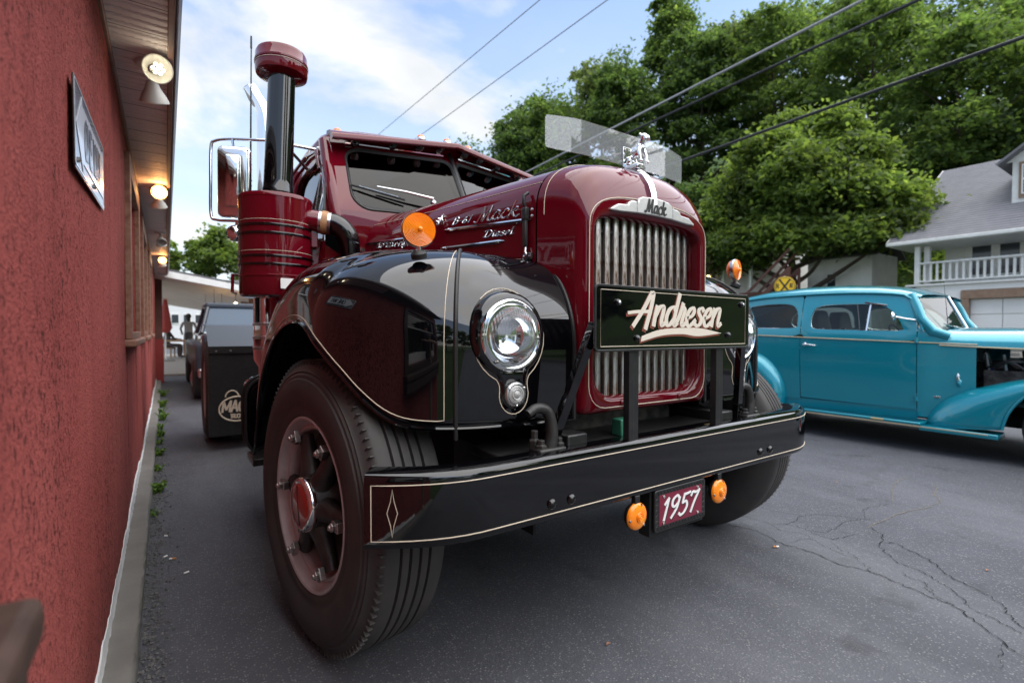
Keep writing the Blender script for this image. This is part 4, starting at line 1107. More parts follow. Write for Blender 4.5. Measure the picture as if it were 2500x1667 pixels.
part(MB().bb((-.62, 2.35, .80), (.62, 5.0, .86)), 'frame_deck', 'black_satin', bev=.005)
part(MB().cyl((-1.2, 4.3, .525), (1.2, 4.3, .525), .09), 'rear_axle', 'black_iron')
part(MB().cyl((-1.08, .0, .50), (1.08, .0, .50), .05), 'front_axle', 'black_iron')
part(MB().bb((-.36, -.40, .62), (.36, 1.15, 1.42)), 'engine', 'engine_dark', bev=.03)
for s in (-1, 1): part(MB().bb((s*.50, -.55, .50), (s*.62, -.05, .72)), 'leaf_spring', 'black_iron', bev=.01)
# fuel tank with a chrome rib behind the fender
rr = []
for y in (1.40, 1.42, 1.70, 1.72):
    k = .94 if y in (1.40, 1.72) else 1
    rr.append([Vector((-.96+(x)*k, y, .63+z*k)) for x, z in rrect(-.26, -.22, .26, .24, .12, 6)])
tank = part(MB().loft(rr, True, True, True), 'fuel_tank', 'black_paint', smooth=40)
for y in (1.41, 1.54):
    MB().tube([Vector((-.96+x*1.01, y, .63+z*1.01)) for x, z in rrect(-.262, -.222, .262, .242, .12, 6)], .009, 6, closed=True).build('tank_band', 'black_satin', tank)
part(MB().bb((-1.22, 1.16, .40), (-.72, 1.40, .44)), 'step', 'black_satin', bev=.006)

# ---- cab
A_ = Vector((-.72, 1.0, 1.87)); 
def wpt(s, a, z):
    """point on the raked, V-shaped windscreen: a = 0 centre .. 1 pillar"""
    zq = 1.845+.03*math.log(1+exp(min(40, (z-1.845)/.03))); yc = 1.145+(zq-2.31)*.648; yo = 1.285+(zq-2.29)*.679
    xo = .72-.03*(z-1.87)/.42
    return Vector((s*xo*a, yc+(yo-yc)*a, z))
for s in (-1, 1):
    # windscreen surround as a ring between the panel outline and the pane outline
    pane = rrect(.022/.72, 1.865, .985, 2.295, (.05, .11, .09, .06), 6)
    def W2(p, off=0):
        sx = (p[0]-.022/.72)
        q = wpt(s, p[0], p[1]); return q+Vector((0, -1, .62)).normalized()*off
    pane = []
    for (a, z) in rrect(.03, 1.865, .985, 2.295, .0001, 6):
        pane.append((a, z))
    # rounded corners measured in metres
    def corner(a0, z0, a1, z1, ra, n=6):
        out = []
        for (ca, cz, st_, r_) in ((a0, z0, 180, ra[0]), (a1, z0, 270, ra[1]), (a1, z1, 0, ra[2]), (a0, z1, 90, ra[3])):
            sa = 1 if ca == a0 else -1; sz = 1 if cz == z0 else -1
            for k in range(n+1):
                t_ = R(st_+90*k/n); out.append((ca+(sa*r_+r_*cos(t_))/.72, cz+sz*r_+r_*sin(t_)))
        return out
    inner = corner(.04, 1.872, .972, 2.285, (.04, .10, .08, .05))
    gas = corner(.015, 1.852, .997, 2.305, (.05, .115, .095, .06))
    outer = corner(.0, 1.845, 1.12, 2.37, (.001, .001, .001, .001))
    pan = part(MB().loft([[W2(p, 0) for p in outer], [W2(p, .0) for p in gas], [W2(p, -.02) for p in gas]], True), 'windshield_panel', 'maroon', smooth=30)
    MB().loft([[W2(p, -.004) for p in gas], [W2(p, .008) for p in corner(.02, 1.856, .992, 2.301, (.05, .112, .092, .06))], [W2(p, .006) for p in corner(.03, 1.864, .982, 2.293, (.045, .106, .086, .055))], [W2(p, -.006) for p in inner]], True).build('gasket', 'black_rubber', pan, smooth=60)
    MB().add([W2(p, -.003) for p in inner], [tuple(range(len(inner)))]).build('windshield_pane', 'windshield', pan, smooth=0)
    part(MB().grid(lambda u, v: wpt(s, (.93+.19*max(0, (v-.35)/.65)**1.5)*u, 1.30+.545*v)+Vector((0, .05*(1-v)*u*u, 0)), 10, 10), 'cowl_panel', 'maroon', smooth=30)
    # pillar roll
    part(MB().tube([W2((.94, 1.30), -.075), W2((.95, 1.55), -.07), W2((1.01, 1.70), -.055), W2((1.10, 1.845), -.04), W2((1.12, 2.1), -.035), W2((1.12, 2.36), -.035)], .042, 14), 'pillar', 'maroon', smooth=60)
    # door side with window
    def side(y, z): return Vector((s*(.868-.12*(z-1.6)), y, z))
    pil = lambda z: 1.02+(z-1.7)*.66
    outer = [(pil(1.2)+.12, 1.0), (2.32, 1.0), (2.32, 1.75), (2.32, 2.40), (pil(2.40)+.05, 2.40), (pil(2.15)+.03, 2.15), (pil(1.85)+.03, 1.85), (pil(1.6)+.05, 1.6)]
    inn = [(1.12, 1.80), (1.55, 1.80), (1.98, 1.80), (1.98, 2.20), (1.55, 2.22), (1.40, 2.21), (1.20, 2.06), (1.11, 1.90)]
    outer = [tuple(p)[:2] for p in spline([(a, b, 0) for a, b in outer], 4, True)]; inn = [tuple(p)[:2] for p in spline([(a, b, 0) for a, b in inn], 4, True)]
    outer = [(min(2.32, a), min(2.41, max(1.0, b))) for a, b in outer]
    dr = part(MB().loft([[side(*p) for p in outer], [side(*p)+Vector((s*.012, 0, 0)) for p in [(a*.5+c*.5, b*.5+d*.5) for (a, b), (c, d) in zip(outer, inn)]], [side(*p)+Vector((s*.010, 0, 0)) for p in inn], [side(*p)-Vector((s*.03, 0, 0)) for p in inn]], True), 'door', 'maroon', smooth=50)
    MB().tube([side(*p)+Vector((s*.011, 0, 0)) for p in inn], .007, 6, closed=True).build('window_rubber', 'black_rubber', dr)
    MB().add([side(*p)-Vector((s*.012, 0, 0)) for p in inn], [tuple(range(len(inn)))]).build('window_pane', 'windshield', dr, smooth=0)
    MB().tube([side(1.42, 1.80)-Vector((s*.008, 0, 0)), side(1.36, 2.19)-Vector((s*.008, 0, 0))], .006, 6).build('vent_bar', 'dull_chrome', dr)
    # drip rail
    part(MB().tube([side(pil(2.15)+.01, 2.15)+Vector((s*.015, 0, 0)), side(1.42, 2.29)+Vector((s*.03, 0, 0)), side(1.75, 2.34)+Vector((s*.03, 0, 0)), side(2.32, 2.33)+Vector((s*.03, 0, 0))], .012, 8), 'drip_rail', 'maroon', smooth=60)
part(MB().tube([wpt(1, 0, 1.80)+Vector((0, -.004, 0)), wpt(1, 0, 2.36)+Vector((0, -.004, 0))], .016, 10), 'centre_pillar', 'black_rubber', smooth=60)
part(MB().bb((-.86, 2.30, 1.0), (.86, 2.33, 2.42)), 'cab_back', 'maroon', bev=.02)
part(MB().bb((-.80, 1.35, .95), (.80, 2.3, 1.25)), 'cab_floor', 'interior')
part(MB().bb((-.70, 1.95, 1.25), (.70, 2.25, 1.95)), 'seat', 'leather', bev=.05)
part(MB().tube([Vector((-.38+.20*cos(t), 1.48+.10*sin(t), 1.78+.17*sin(t))) for t in [2*pi*k/28 for k in range(28)]], .013, 8, closed=True), 'steering_wheel', 'black_rubber')
def roofring(hw, yf, yr, z, yc):
    out = []
    for k in range(24):
        a = -pi/2+2*pi*k/24
        cxp, syp = cos(a), sin(a); e = 2/5
        x = hw*abs(cxp)**e*(1 if cxp > 0 else -1); y = (yf+yr)/2+(yr-yf)/2*abs(syp)**e*(1 if syp > 0 else -1)
        if y < (yf+yr)/2: y -= yc*(1-abs(x)/hw)
        out.append(Vector((x, y, z)))
    return out
part(MB().loft([roofring(.795, 1.30, 2.36, 2.34, .12), roofring(.80, 1.29, 2.36, 2.38, .12), roofring(.77, 1.32, 2.33, 2.43, .10), roofring(.66, 1.42, 2.2, 2.465, .06), roofring(.4, 1.6, 2.05, 2.48, 0)], True, True, True), 'roof', 'maroon', smooth=60)
# sun visor
vr = []
for k in range(33):
    a = -1+2*k/32; x = .775*a
    yf = 1.035+.155*abs(a)**1.0; zf = 2.383-.05*abs(a)
    yb = 1.20+.13*abs(a); zb = 2.415-.02*abs(a)
    vr.append([Vector((x, yb, zb)), Vector((x, (yf+yb)/2, (zf+zb)/2+.018)), Vector((x, yf+.012, zf+.014)), Vector((x, yf, zf)), Vector((x, yf+.002, zf-.020)), Vector((x, yf+.02, zf-.026)), Vector((x, yf+.05, zf-.014)), Vector((x, (yf+yb)/2, (zf+zb)/2-.006)), Vector((x, yb, zb-.03))])
vis = part(MB().loft(vr, True, True, True), 'sun_visor', 'maroon', smooth=60)
for sg in (-1, 1):
    for a in (.12, .30, .52, .82):
        yf = 1.035+.155*a
        MB().lathe([(.028, 0), (.026, .008), (.014, .014), (0, .016)], (sg*.76*a, yf+.075, 2.368-.045*a), (0, -.35, -1), 16, sc=(1, 1.5)).build('visor_clip', 'chrome', vis)
    P_ = [wpt(sg, a, 2.335)+Vector((0, -.015, .0)) for a in (.08, .5, .98)]
    part(MB().tube(P_, .009, 8), 'header_strip', 'chrome')
for x, y, z in ((-.70, 1.36, 2.40), (-.18, 1.24, 2.437), (0, 1.21, 2.44), (.18, 1.24, 2.437), (.70, 1.36, 2.40)):
    cl = part(MB().lathe([(.03, 0), (.031, .012), (.028, .016)], (x, y, z), UZ, 20), 'roof_lamp', 'chrome', smooth=50)
    MB().lathe([(.027, .012), (.025, .024), (.018, .033), (.008, .038), (0, .039)], (x, y, z), UZ, 20).build('lens', 'amber2', cl, smooth=60)
# wipers
for s in (-1, 1):
    q = lambda x, y, z, d=.03: Vector((-s*x, y, z))+Vector((0, -.8, .55))*d
    wp = part(MB().tube([q(-.241, .947, 1.951), q(-.40, 1.0, 1.976, .036), q(-.56, 1.053, 1.999, .03)], [.010, .007, .005], 8), 'wiper', 'chrome', smooth=60)
    MB().tube([q(-.702, 1.091, 2.007, .014), q(-.56, 1.035, 1.972, .016), q(-.41, .975, 1.936, .014)], .006, 6).build('blade', 'black_rubber', wp)
    MB().tube([q(-.66, 1.075, 1.998, .022), q(-.45, .991, 1.947, .022)], .004, 6).build('blade_frame', 'dull_chrome', wp)
    MB().lathe([(.018, 0), (.016, .02), (0, .03)], q(-.235, .945, 1.945, .0), (0, -.8, .55), 12).build('pivot', 'dull_chrome', wp)

# ---- air cleaner with its intake stack
ac = Vector((-1.095, 1.152, 0))
def L_at(mb, prof, name, mat, parent, n=48, **k):
    mb.lathe(prof, ac, UZ, n)
    lean = lambda z: max(0, min(1, (z-1.89)/.66))
    mb.v = [(x+.008*(z > 1.9)+.022*lean(z), y-.006*(z > 1.9)-.014*lean(z), z) for x, y, z in mb.v]
    return mb.build(name, mat, parent, **k)
acl = L_at(MB(), [(0, 1.335), (.165, 1.336), (.180, 1.342), (.186, 1.355), (.187, 1.44), (.1915, 1.443), (.1915, 1.449), (.1875, 1.452), (.1885, 1.50), (.1885, 1.70), (.190, 1.86), (.192, 1.862), (.192, 1.874), (.186, 1.884), (.150, 1.894), (.085, 1.900)], 'air_cleaner', 'maroon', trk, smooth=40)
for z in (1.505, 1.548, 1.668, 1.712):
    MB().lathe([(.1885, -.007), (.1935, -.006), (.1955, 0), (.1935, .006), (.1885, .007)], ac+Vector((0, 0, z)), UZ, 48).build('band', 'black_paint', acl, smooth=60)
for z in (1.575, 1.738):
    MB().tube([ac+Vector((.1892*cos(a), .1892*sin(a), z)) for a in [2*pi*k/48 for k in range(48)]], .0014, 5, closed=True).build('pinstripe', 'cream', acl)
L_at(MB(), [(.094, 1.896), (.090, 1.915), (.082, 1.918), (.080, 1.935), (.078, 1.94), (.075, 1.98), (.070, 2.54), (.072, 2.56)], 'intake_stack', 'black_paint', acl, smooth=40)
L_at(MB(), [(.06, 2.548), (.078, 2.550), (.114, 2.557), (.130, 2.563), (.134, 2.575), (.134, 2.615), (.1375, 2.619), (.1375, 2.628), (.134, 2.632), (.132, 2.668), (.124, 2.686), (.10, 2.697), (.05, 2.702), (0, 2.703)], 'intake_cap', 'maroon', acl, smooth=40)
MB().tube([ac+Vector((.030+.1355*cos(a), -.020+.1355*sin(a), 2.610)) for a in [2*pi*k/48 for k in range(48)]], .0015, 5, closed=True).build('pinstripe', 'cream', acl)
MB().prism(rrect(-.05, 0, .05, .055, .004), ac+Vector((.035, -.1885, 1.375)), (.985, .17, 0), UZ, (0, -.004, 0)).build('caution_label', 'white_paint', acl, smooth=0)
for a in (178, 10):
    d = Vector((cos(R(a)), sin(R(a)), 0))
    lk = MB().tube([ac+d*.19+Vector((0, 0, 1.452)), ac+d*.215+Vector((0, 0, 1.455)), ac+d*.218+Vector((0, 0, 1.36)), ac+d*.195+Vector((0, 0, 1.352))], .008, 6)
    lk.build('clip', 'maroon', acl, smooth=50)
# outlet: red stub, strap, black elbow into the bonnet
d = Vector((.86, -.30, -.10)).normalized(); p0 = ac+Vector((.15, -.075, 1.775))
MB().tube([p0, p0+d*.075], .062, 24).build('outlet', 'maroon', acl, smooth=50)
MB().tube([p0+d*.060, p0+d*.125], .064, 24).build('sleeve', 'dull_chrome', acl, smooth=50)
MB().tube([p0+d*.075, p0+d*.108], .0665, 24).build('strap', 'strap', acl, smooth=50)
MB().tube(spline([p0+d*.12, p0+d*.145, p0+d*.185+Vector((0, 0, -.02)), p0+d*.215+Vector((.01, .01, -.075)), p0+d*.22+Vector((.02, .03, -.15))], 5), .061, 20).build('elbow', 'black_paint', acl, smooth=60)
part(MB().add([(-.92, 1.10, 1.70), (-.70, 1.06, 1.55), (-.70, 1.06, 1.36), (-.92, 1.10, 1.36)], [(0, 1, 2, 3)]), 'cleaner_bracket', 'maroon', smooth=0).modifiers.new('s', 'SOLIDIFY').thickness = .02
for z0, z1 in ((1.62, 1.72), (1.40, 1.46)): part(MB().bb((-.935, 1.05, z0), (-.895, 1.12, z1)), 'bracket_clamp', 'maroon', bev=.006)

# ---- exhaust stack
sx = Vector((-.985, 2.25, 0))
ex = part(MB().tube(spline([sx+Vector((0, 0, 1.5)), sx+Vector((0, 0, 2.2)), sx+Vector((0, 0, 2.66)), sx+Vector((-.015, .01, 2.80)), sx+Vector((-.06, .045, 2.90)), sx+Vector((-.085, .065, 2.96))], 6), .056, 24, caps=False), 'exhaust_stack', 'chrome', smooth=60)
ex.modifiers.new('s', 'SOLIDIFY').thickness = .004
part(MB().lathe([(.058, 1.55), (.085, 1.50), (.088, 1.48), (.088, .95), (.085, .93), (.055, .88), (.05, .62)], sx, UZ, 28), 'muffler', 'chrome', smooth=40)
for z in (1.02, 1.10, 1.20):
    part(MB().lathe([(.089, -.012), (.093, -.010), (.093, .010), (.089, .012)], sx+Vector((0, 0, z)), UZ, 28), 'muffler_band', 'dull_chrome', smooth=40)

# ---- mirror on its loop bracket, small round mirror, antenna
mc = Vector((-1.263, 1.522, 2.042)); mn = Vector((-.40, -.92, .0)).normalized(); mu = Vector((-.92, .40, 0)).normalized()
def mp_(x, z, d=0): return mc+mu*(-x)+Vector((0, 0, z))+mn*d
hd = [[mp_(x, z, d) for x, z in rrect(-.092*k, -.212*k2, .092*k, .212*k2, .03*k, 6)] for k, k2, d in ((.96, .98, -.025), (1, 1, -.015), (1, 1, .0), (.93, .965, .012), (.80, .90, .018), (.48, .74, .020), (.44, .72, .034), (.36, .68, .042))]
mr = part(MB().loft(hd, True, True, True), 'mirror', 'chrome', smooth=50)
MB().add([mp_(x, z, -.0255) for x, z in rrect(-.085, -.205, .085, .205, .025, 6)], [tuple(range(28))]).build('mirror_glass', 'chrome', mr, smooth=0)
lp = [(.145, 1.434-1.522), ]
loop = spline([Vector((-1.02, 1.38, 2.30)), Vector((-1.13, 1.43, 2.292)), Vector((-1.28, 1.54, 2.300)), Vector((-1.355, 1.595, 2.290)), Vector((-1.375, 1.607, 2.25)), Vector((-1.379, 1.60, 2.04)), Vector((-1.379, 1.598, 1.85)), Vector((-1.35, 1.575, 1.815)), Vector((-1.25, 1.507, 1.808)), Vector((-1.05, 1.40, 1.80))], 6)
MB().tube(loop, .009, 8).build('mirror_loop', 'chrome', mr, smooth=60)
MB().tube([Vector((-1.27, 1.53, 2.30)), mp_(0, .19)], .007, 8).build('mirror_hanger', 'chrome', mr)
for a, b in (((-1.10, 1.415, 2.293), (-.79, 1.46, 2.31)), ((-1.02, 1.38, 2.29), (-.80, 1.70, 2.24)), ((-1.05, 1.40, 1.80), (-.86, 1.46, 1.72))):
    MB().tube([a, b], .010, 8).build('mirror_arm', 'dull_chrome', mr)
    MB().box(Vector(b)+Vector((-.004, 0, 0)), (.03, .05, .03)).build('arm_foot', 'dull_chrome', mr, bev=.005)
sm = part(MB().lathe([(0, .03), (.03, .026), (.046, .012), (.050, -.004), (.047, -.012), (0, -.014)], (-1.262, 1.514, 1.735), mn, 28), 'spot_mirror', 'chrome', smooth=60)
MB().tube([Vector((-1.25, 1.507, 1.808)), Vector((-1.258, 1.512, 1.77))], .008, 8).build('spot_stem', 'chrome', sm)
an = part(MB().tube([(-1.17, 1.578, 1.82), (-1.168, 1.58, 2.05), (-1.163, 1.585, 2.45), (-1.156, 1.594, 2.92)], [.007, .006, .005, .0035], 8), 'antenna', 'black_rubber', smooth=60)
MB().cyl((-1.1565, 1.5935, 2.90), (-1.156, 1.594, 2.975), .006, .005, 8).build('antenna_tip', 'black_rubber', an)
cb = MB().tube([Vector((-1.170+.010*cos(k*1.9), 1.579+.010*sin(k*1.9), 1.85+.010*k)) for k in range(42)], .003, 5)
cb.build('antenna_cable', 'black_rubber', an)
# ================================================================== teal sedan across the lane
car = thing('vintage_sedan', 'teal two-door vintage sedan with exposed engine parked behind the truck bumper', 'car', (5.22, 0, 0))
def cp(mb, name, mat='teal', parent=None, **k): return mb.build(name, mat, parent or car, **k)
HWC = [(-2.6, .34), (-2.2, .36), (-1.5, .44), (-.8, .56), (-.35, .68), (-.13, .745), (.4, .79), (1.0, .81), (1.6, .78), (2.1, .68), (2.5, .50), (2.7, .3)]
def cs(s, y, z, off=0):
    hw = lerp_tab(HWC, y)
    if z < 1.05: hw = hw-.05*((1.05-z)/.7)**2*.8
    else: hw = hw-.115*((z-1.05)/.55)**1.6
    return Vector((s*(hw+off), y, z))
belt = lambda y: 1.05+.055*(y+.28)/1.56
def panel(s, ys, z0, z1, name, mat='teal', n=10, m=10, off=0):
    """z0,z1 functions of y"""
    a, b = ys
    return cp(MB().grid(lambda u, v: cs(s, a+(b-a)*u, z0(a+(b-a)*u)+(z1(a+(b-a)*u)-z0(a+(b-a)*u))*v, off), n, m), name, mat, smooth=60)
def rail(y):        # top edge of the side, under the drip moulding
    return lerp_tab([(-.12, 1.50), (.1, 1.545), (.5, 1.575), (1.0, 1.58), (1.6, 1.555), (2.1, 1.46), (2.5, 1.25)], y)
# roof and back: sections across
def rsec(y, zt):
    zr = rail(y); out = []
    for k in range(25):
        a = pi*k/24; hwr = -cs(-1, y, zr).x
        out.append(Vector((-hwr*cos(a)*1.0, y, zr+(zt-zr)*abs(sin(a))**.8)))
    return out
RT = [(-.13, 1.545), (-.06, 1.585), (.05, 1.625), (.25, 1.665), (.6, 1.70), (1.0, 1.71), (1.4, 1.69), (1.8, 1.63), (2.1, 1.53), (2.35, 1.40), (2.5, 1.28)]
cp(MB().loft([rsec(y, z) for y, z in RT], False), 'roof', smooth=60)
cp(MB().loft([[Vector((x*k, y+.0, z)) for x in (-.48, -.3, 0, .3, .48)] for k, y, z in ((1, 2.5, 1.27), (1.03, 2.62, 1.0), (1.05, 2.68, .75), (1.05, 2.66, .45))], False), 'trunk_lid', smooth=60)
for s in (-1, 1):
    # door: lower skin, window frame, glass
    lowz = lambda y: .395+.012*(y-.4)
    d = panel(s, (-.127, .942), lowz, belt, 'door')
    def ringpanel(outer, inner, name, par):
        o2 = [tuple(p)[:2] for p in spline([(a, b, 0) for a, b in inner], 4, True)]
        n = len(o2)
        # resample the outer outline radially so that the ring does not twist
        cy_ = sum(p[0] for p in o2)/n; cz_ = sum(p[1] for p in o2)/n; oo = []
        for (a, b) in o2:
            dx, dz = a-cy_, b-cz_; best = None
            for k in range(len(outer)):
                (x0, z0), (x1, z1) = outer[k], outer[(k+1) % len(outer)]
                den = dx*(z1-z0)-dz*(x1-x0)
                if abs(den) < 1e-9: continue
                t = ((x0-cy_)*(z1-z0)-(z0-cz_)*(x1-x0))/den; u = ((x0-cy_)*dz-(z0-cz_)*dx)/den
                if t > 0 and -1e-6 <= u <= 1+1e-6 and (best is None or t < best): best = t
            oo.append((cy_+dx*best, cz_+dz*best))
        mids = [(a*.35+c*.65, b*.35+d_*.65) for (a, b), (c, d_) in zip(oo, o2)]
        o = MB().loft([[cs(s, *p) for p in oo], [cs(s, *p) for p in mids], [cs(s, *p, -.006) for p in o2], [cs(s, *p, -.045) for p in o2]], True).build(name, 'teal', par, smooth=40)
        MB().add([cs(s, *p, -.03) for p in o2], [tuple(range(n))]).build('window_pane', 'car_glass', par, smooth=0)
        MB().tube([cs(s, *p, -.028) for p in o2], .007, 6, closed=True).build('window_trim', 'chrome', par, smooth=60)
        return oo, o2
    oo = [(-.127, belt(-.127)+.004), (.942, belt(.942)+.004)]+[(.942-k*.1, rail(.942-k*.1)) for k in range(0, 10)]+[(-.06, 1.49), (-.10, 1.35), (-.125, 1.2)]
    inn = [(.02, 1.165), (.40, 1.172), (.78, 1.185), (.845, 1.24), (.835, 1.37), (.76, 1.445), (.45, 1.455), (.20, 1.435), (.07, 1.35), (.0, 1.22)]
    ringpanel(oo, inn, 'window_frame', d)
    MB().tube([cs(s, .30, 1.168, -.02), cs(s, .285, 1.452, -.02)], .008, 6).build('vent_post', 'chrome', d)
    MB().tube([cs(s, .33, 1.468, .006), cs(s, .13, 1.428, .006)], .007, 6).build('rain_trim', 'chrome', d)
    q = panel(s, (.948, 2.5), lambda y: .38+.05*max(0, y-1.6), belt, 'quarter_panel', n=16)
    oo = [(.948, belt(.948)+.004), (1.4, belt(1.4)+.004), (2.05, belt(2.05)+.004), (2.3, belt(2.3)+.004), (2.3, rail(2.3)), (2.0, rail(2.0)), (1.7, rail(1.7)), (1.4, rail(1.4)), (1.1, rail(1.1)), (.948, rail(.948))]
    inn = [(1.02, 1.20), (1.35, 1.195), (1.68, 1.205), (1.78, 1.27), (1.74, 1.38), (1.60, 1.465), (1.30, 1.49), (1.08, 1.47), (1.0, 1.38), (.99, 1.26)]
    ringpanel(oo, inn, 'window_frame', q)
    panel(s, (2.3, 2.5), lambda y: belt(y)+.004, rail, 'rear_pillar', n=3, m=4)
    panel(s, (-.545, -.133), lambda y: .32, lambda y: belt(y)-.012, 'cowl_side', n=10)
    panel(s, (-.34, -.133), lambda y: belt(y)-.008, lambda y: lerp_tab([(-.34, 1.10), (-.2, 1.15), (-.133, 1.20)], y), 'cowl_top_side', n=6, m=4)
    # mouldings
    cp(MB().tube([cs(s, y, belt(y)-.001, .004) for y in [2.45-.1*k for k in range(31)]], .006, 6), 'belt_moulding', 'pin_beige')
    cp(MB().tube([cs(s, y, rail(y)+.002, .012) for y in [2.4-.1*k for k in range(25)]]+[cs(s, -.10, 1.46, .012), cs(s, -.135, 1.30, .012), cs(s, -.17, 1.17, .010)], .014, 8), 'drip_moulding', 'teal', smooth=60)
    cp(MB().tube([cs(s, -.05, 1.53, -.02), cs(s, -.10, 1.42, -.015), cs(s, -.15, 1.28, -.01), cs(s, -.24, 1.16, -.01), cs(s, -.36, 1.115, -.01)], [.04, .045, .048, .05, .04], 12), 'windshield_pillar', 'teal', smooth=60)
    # handle, hinges, badges
    h = cp(MB().tube([cs(s, .90, 1.010, .02), cs(s, .86, 1.012, .035), cs(s, .80, 1.004, .034), cs(s, .765, 1.000, .030)], [.012, .009, .009, .006], 8), 'door_handle', 'chrome', smooth=60)
    MB().lathe([(.022, 0), (.02, .012), (0, .03)], cs(s, .885, 1.010, 0), (s, 0, 0), 14).build('escutcheon', 'chrome', h)
    for z in (1.075, .50):
        cp(MB().tube([cs(s, -.128, z-.025, .008), cs(s, -.128, z+.025, .008)], .016, 10), 'door_hinge', 'teal', smooth=60)
    if s < 0:
        cp(MB().lathe([(.0, -.014), (.02, -.008), (.024, 0), (.014, .012), (0, .02)], cs(s, -.433, .672, .006), (-1, 0, 0), 14, sc=(1.6, .9)), 'side_lamp', 'teal', smooth=60)
        cp(MB().lathe([(.012, 0), (.012, .05), (0, .065)], cs(s, -.428, .70, .012), (-.1, 0, 1), 10), 'lamp_cap', 'chrome', smooth=60)
        cp(MB().box(cs(s, -.271, .526, .004), (.006, .07, .016)), 'small_badge', 'dull_chrome', bev=.002)
    # mirror
    mrr = cp(MB().lathe([(0, -.022), (.03, -.018), (.047, -.006), (.050, .004), (.046, .007), (0, .008)], cs(s, .04, 1.31, .10), (s*.15, .9, -.1), 24), 'door_mirror', 'chrome', smooth=60)
    MB().tube([cs(s, .04, 1.31, .09), cs(s, -.05, 1.285, .06), cs(s, -.13, 1.27, .0)], .010, 8).build('mirror_arm', 'chrome', mrr, smooth=60)
    # fenders, swept round the wheels
    def fend(yc, zc, RCt, RLt, X1t, x0, n, th0, th1, name, N1=50, N2=22):
        rings = []
        for i in range(N1+1):
            th = th0+(th1-th0)*i/N1; rc, rl, x1 = lerp_tab(RCt, th), lerp_tab(RLt, th), lerp_tab(X1t, th); row = []
            for j in range(N2+1):
                if j == 0: x = .38; r_ = rc
                else:
                    a = pi/2*(j-1)/(N2-1); x = x0+(x1-x0)*sin(a)**(2/n); r_ = rl+(rc-rl)*max(0, cos(a))**(2/n)
                row.append(Vector((s*x, yc-r_*cos(R(th)), zc+r_*sin(R(th)))))
            rings.append(row)
        f = cp(MB().loft(rings, False), name, 'teal', smooth=70)
        md = f.modifiers.new('s', 'SOLIDIFY'); md.thickness = .008
        MB().tube([r_[-1] for r_ in rings], .010, 8).build('lip', 'teal', f, smooth=60)
        return f
    fend(-1.22, .36, [(-25, .52), (0, .53), (45, .50), (90, .46), (127, .505), (145, .60), (158, .73), (170, .90), (180, 1.02), (187, 1.06)],
         [(-25, .40), (90, .385), (150, .40), (180, .43), (187, .445)], [(-25, .82), (40, .86), (187, .885)], .55, 2.6, -25, 187, 'front_fender')
    fend(1.66, .36, [(-10, .53), (6, .56), (54, .585), (90, .58), (130, .62), (165, .80), (190, .92)], [(-10, .42), (90, .33), (150, .36), (190, .43)], [(-10, .90), (90, .93), (190, .80)], .70, 2.4, -10, 190, 'rear_fender')
    # running board
    rb = cp(MB().bb((s*.64, -.22, .262), (s*.925, 1.14, .292)), 'running_board', 'teal', bev=.012, seg=3)
    for k in range(5):
        MB().bb((s*(.70+.045*k), -.18, .290), (s*(.716+.045*k), 1.12, .298)).build('rib', 'teal_dark', rb, smooth=0)
    MB().bb((s*.925, -.70, .250), (s*.929, 1.14, .260)).build('edge_strip', 'pin_beige', rb, smooth=0)
    MB().bb((s*.66, -.76, .215), (s*.905, -.20, .262)).build('fender_foot', 'teal', rb, bev=.01)
    if s < 0: MB().box((-.932, .13, .282), (.008, .11, .018)).build('step_plate', 'tan_plate', rb, bev=.003)
    cp(MB().grid(lambda u, v: cs(s, -.13+1.3*u, .285+.105*v, -.012), 8, 2), 'rocker_panel', 'teal', smooth=60)
    # wheels
    for yw in (-1.22, 1.66):
        c = (s*.84, yw, .335)
        wv = cp(MB().lathe([(.20, -.02), (.225, .0), (.27, .012), (.315, .0), (.332, -.03), (.335, -.09), (.332, -.15), (.30, -.185), (.22, -.17), (.20, -.15)], c, (s, 0, 0), 48), 'wheel', 'rubber', smooth=50)
        MB().lathe([(.212, -.002), (.222, .006), (.262, .0165), (.268, .014)], c, (s, 0, 0), 48).build('white_wall', 'white_wall', wv)
        MB().lathe([(.208, -.012), (.205, -.004), (.19, -.02), (.15, -.03), (.12, -.02)], c, (s, 0, 0), 40).build('rim', 'red_wheel', wv, smooth=50)
        MB().lathe([(.13, -.022), (.12, .0), (.08, .018), (.03, .03), (0, .032)], c, (s, 0, 0), 32).build('hub_cap', 'chrome', wv, smooth=60)
# windscreen
for s in (-1, 1):
    pts = [Vector((s*.02, -.335, 1.165)), Vector((s*.60, -.205, 1.175)), Vector((s*.575, -.075, 1.50)), Vector((s*.02, -.165, 1.525))]
    gl = cp(MB().add(pts, [(0, 1, 2, 3)]), 'windshield_pane', 'car_glass', smooth=0)
    MB().tube(pts, .008, 8, closed=True).build('windshield_frame', 'teal_dark', gl)
    wpr = cp(MB().tube([(s*.16, -.36, 1.185), (s*.30, -.33, 1.20), (s*.5, -.27, 1.235)], .005, 6), 'wiper', 'dull_chrome')
cp(MB().tube([(0, -.35, 1.15), (0, -.17, 1.53)], .014, 8), 'windshield_divider', 'chrome')
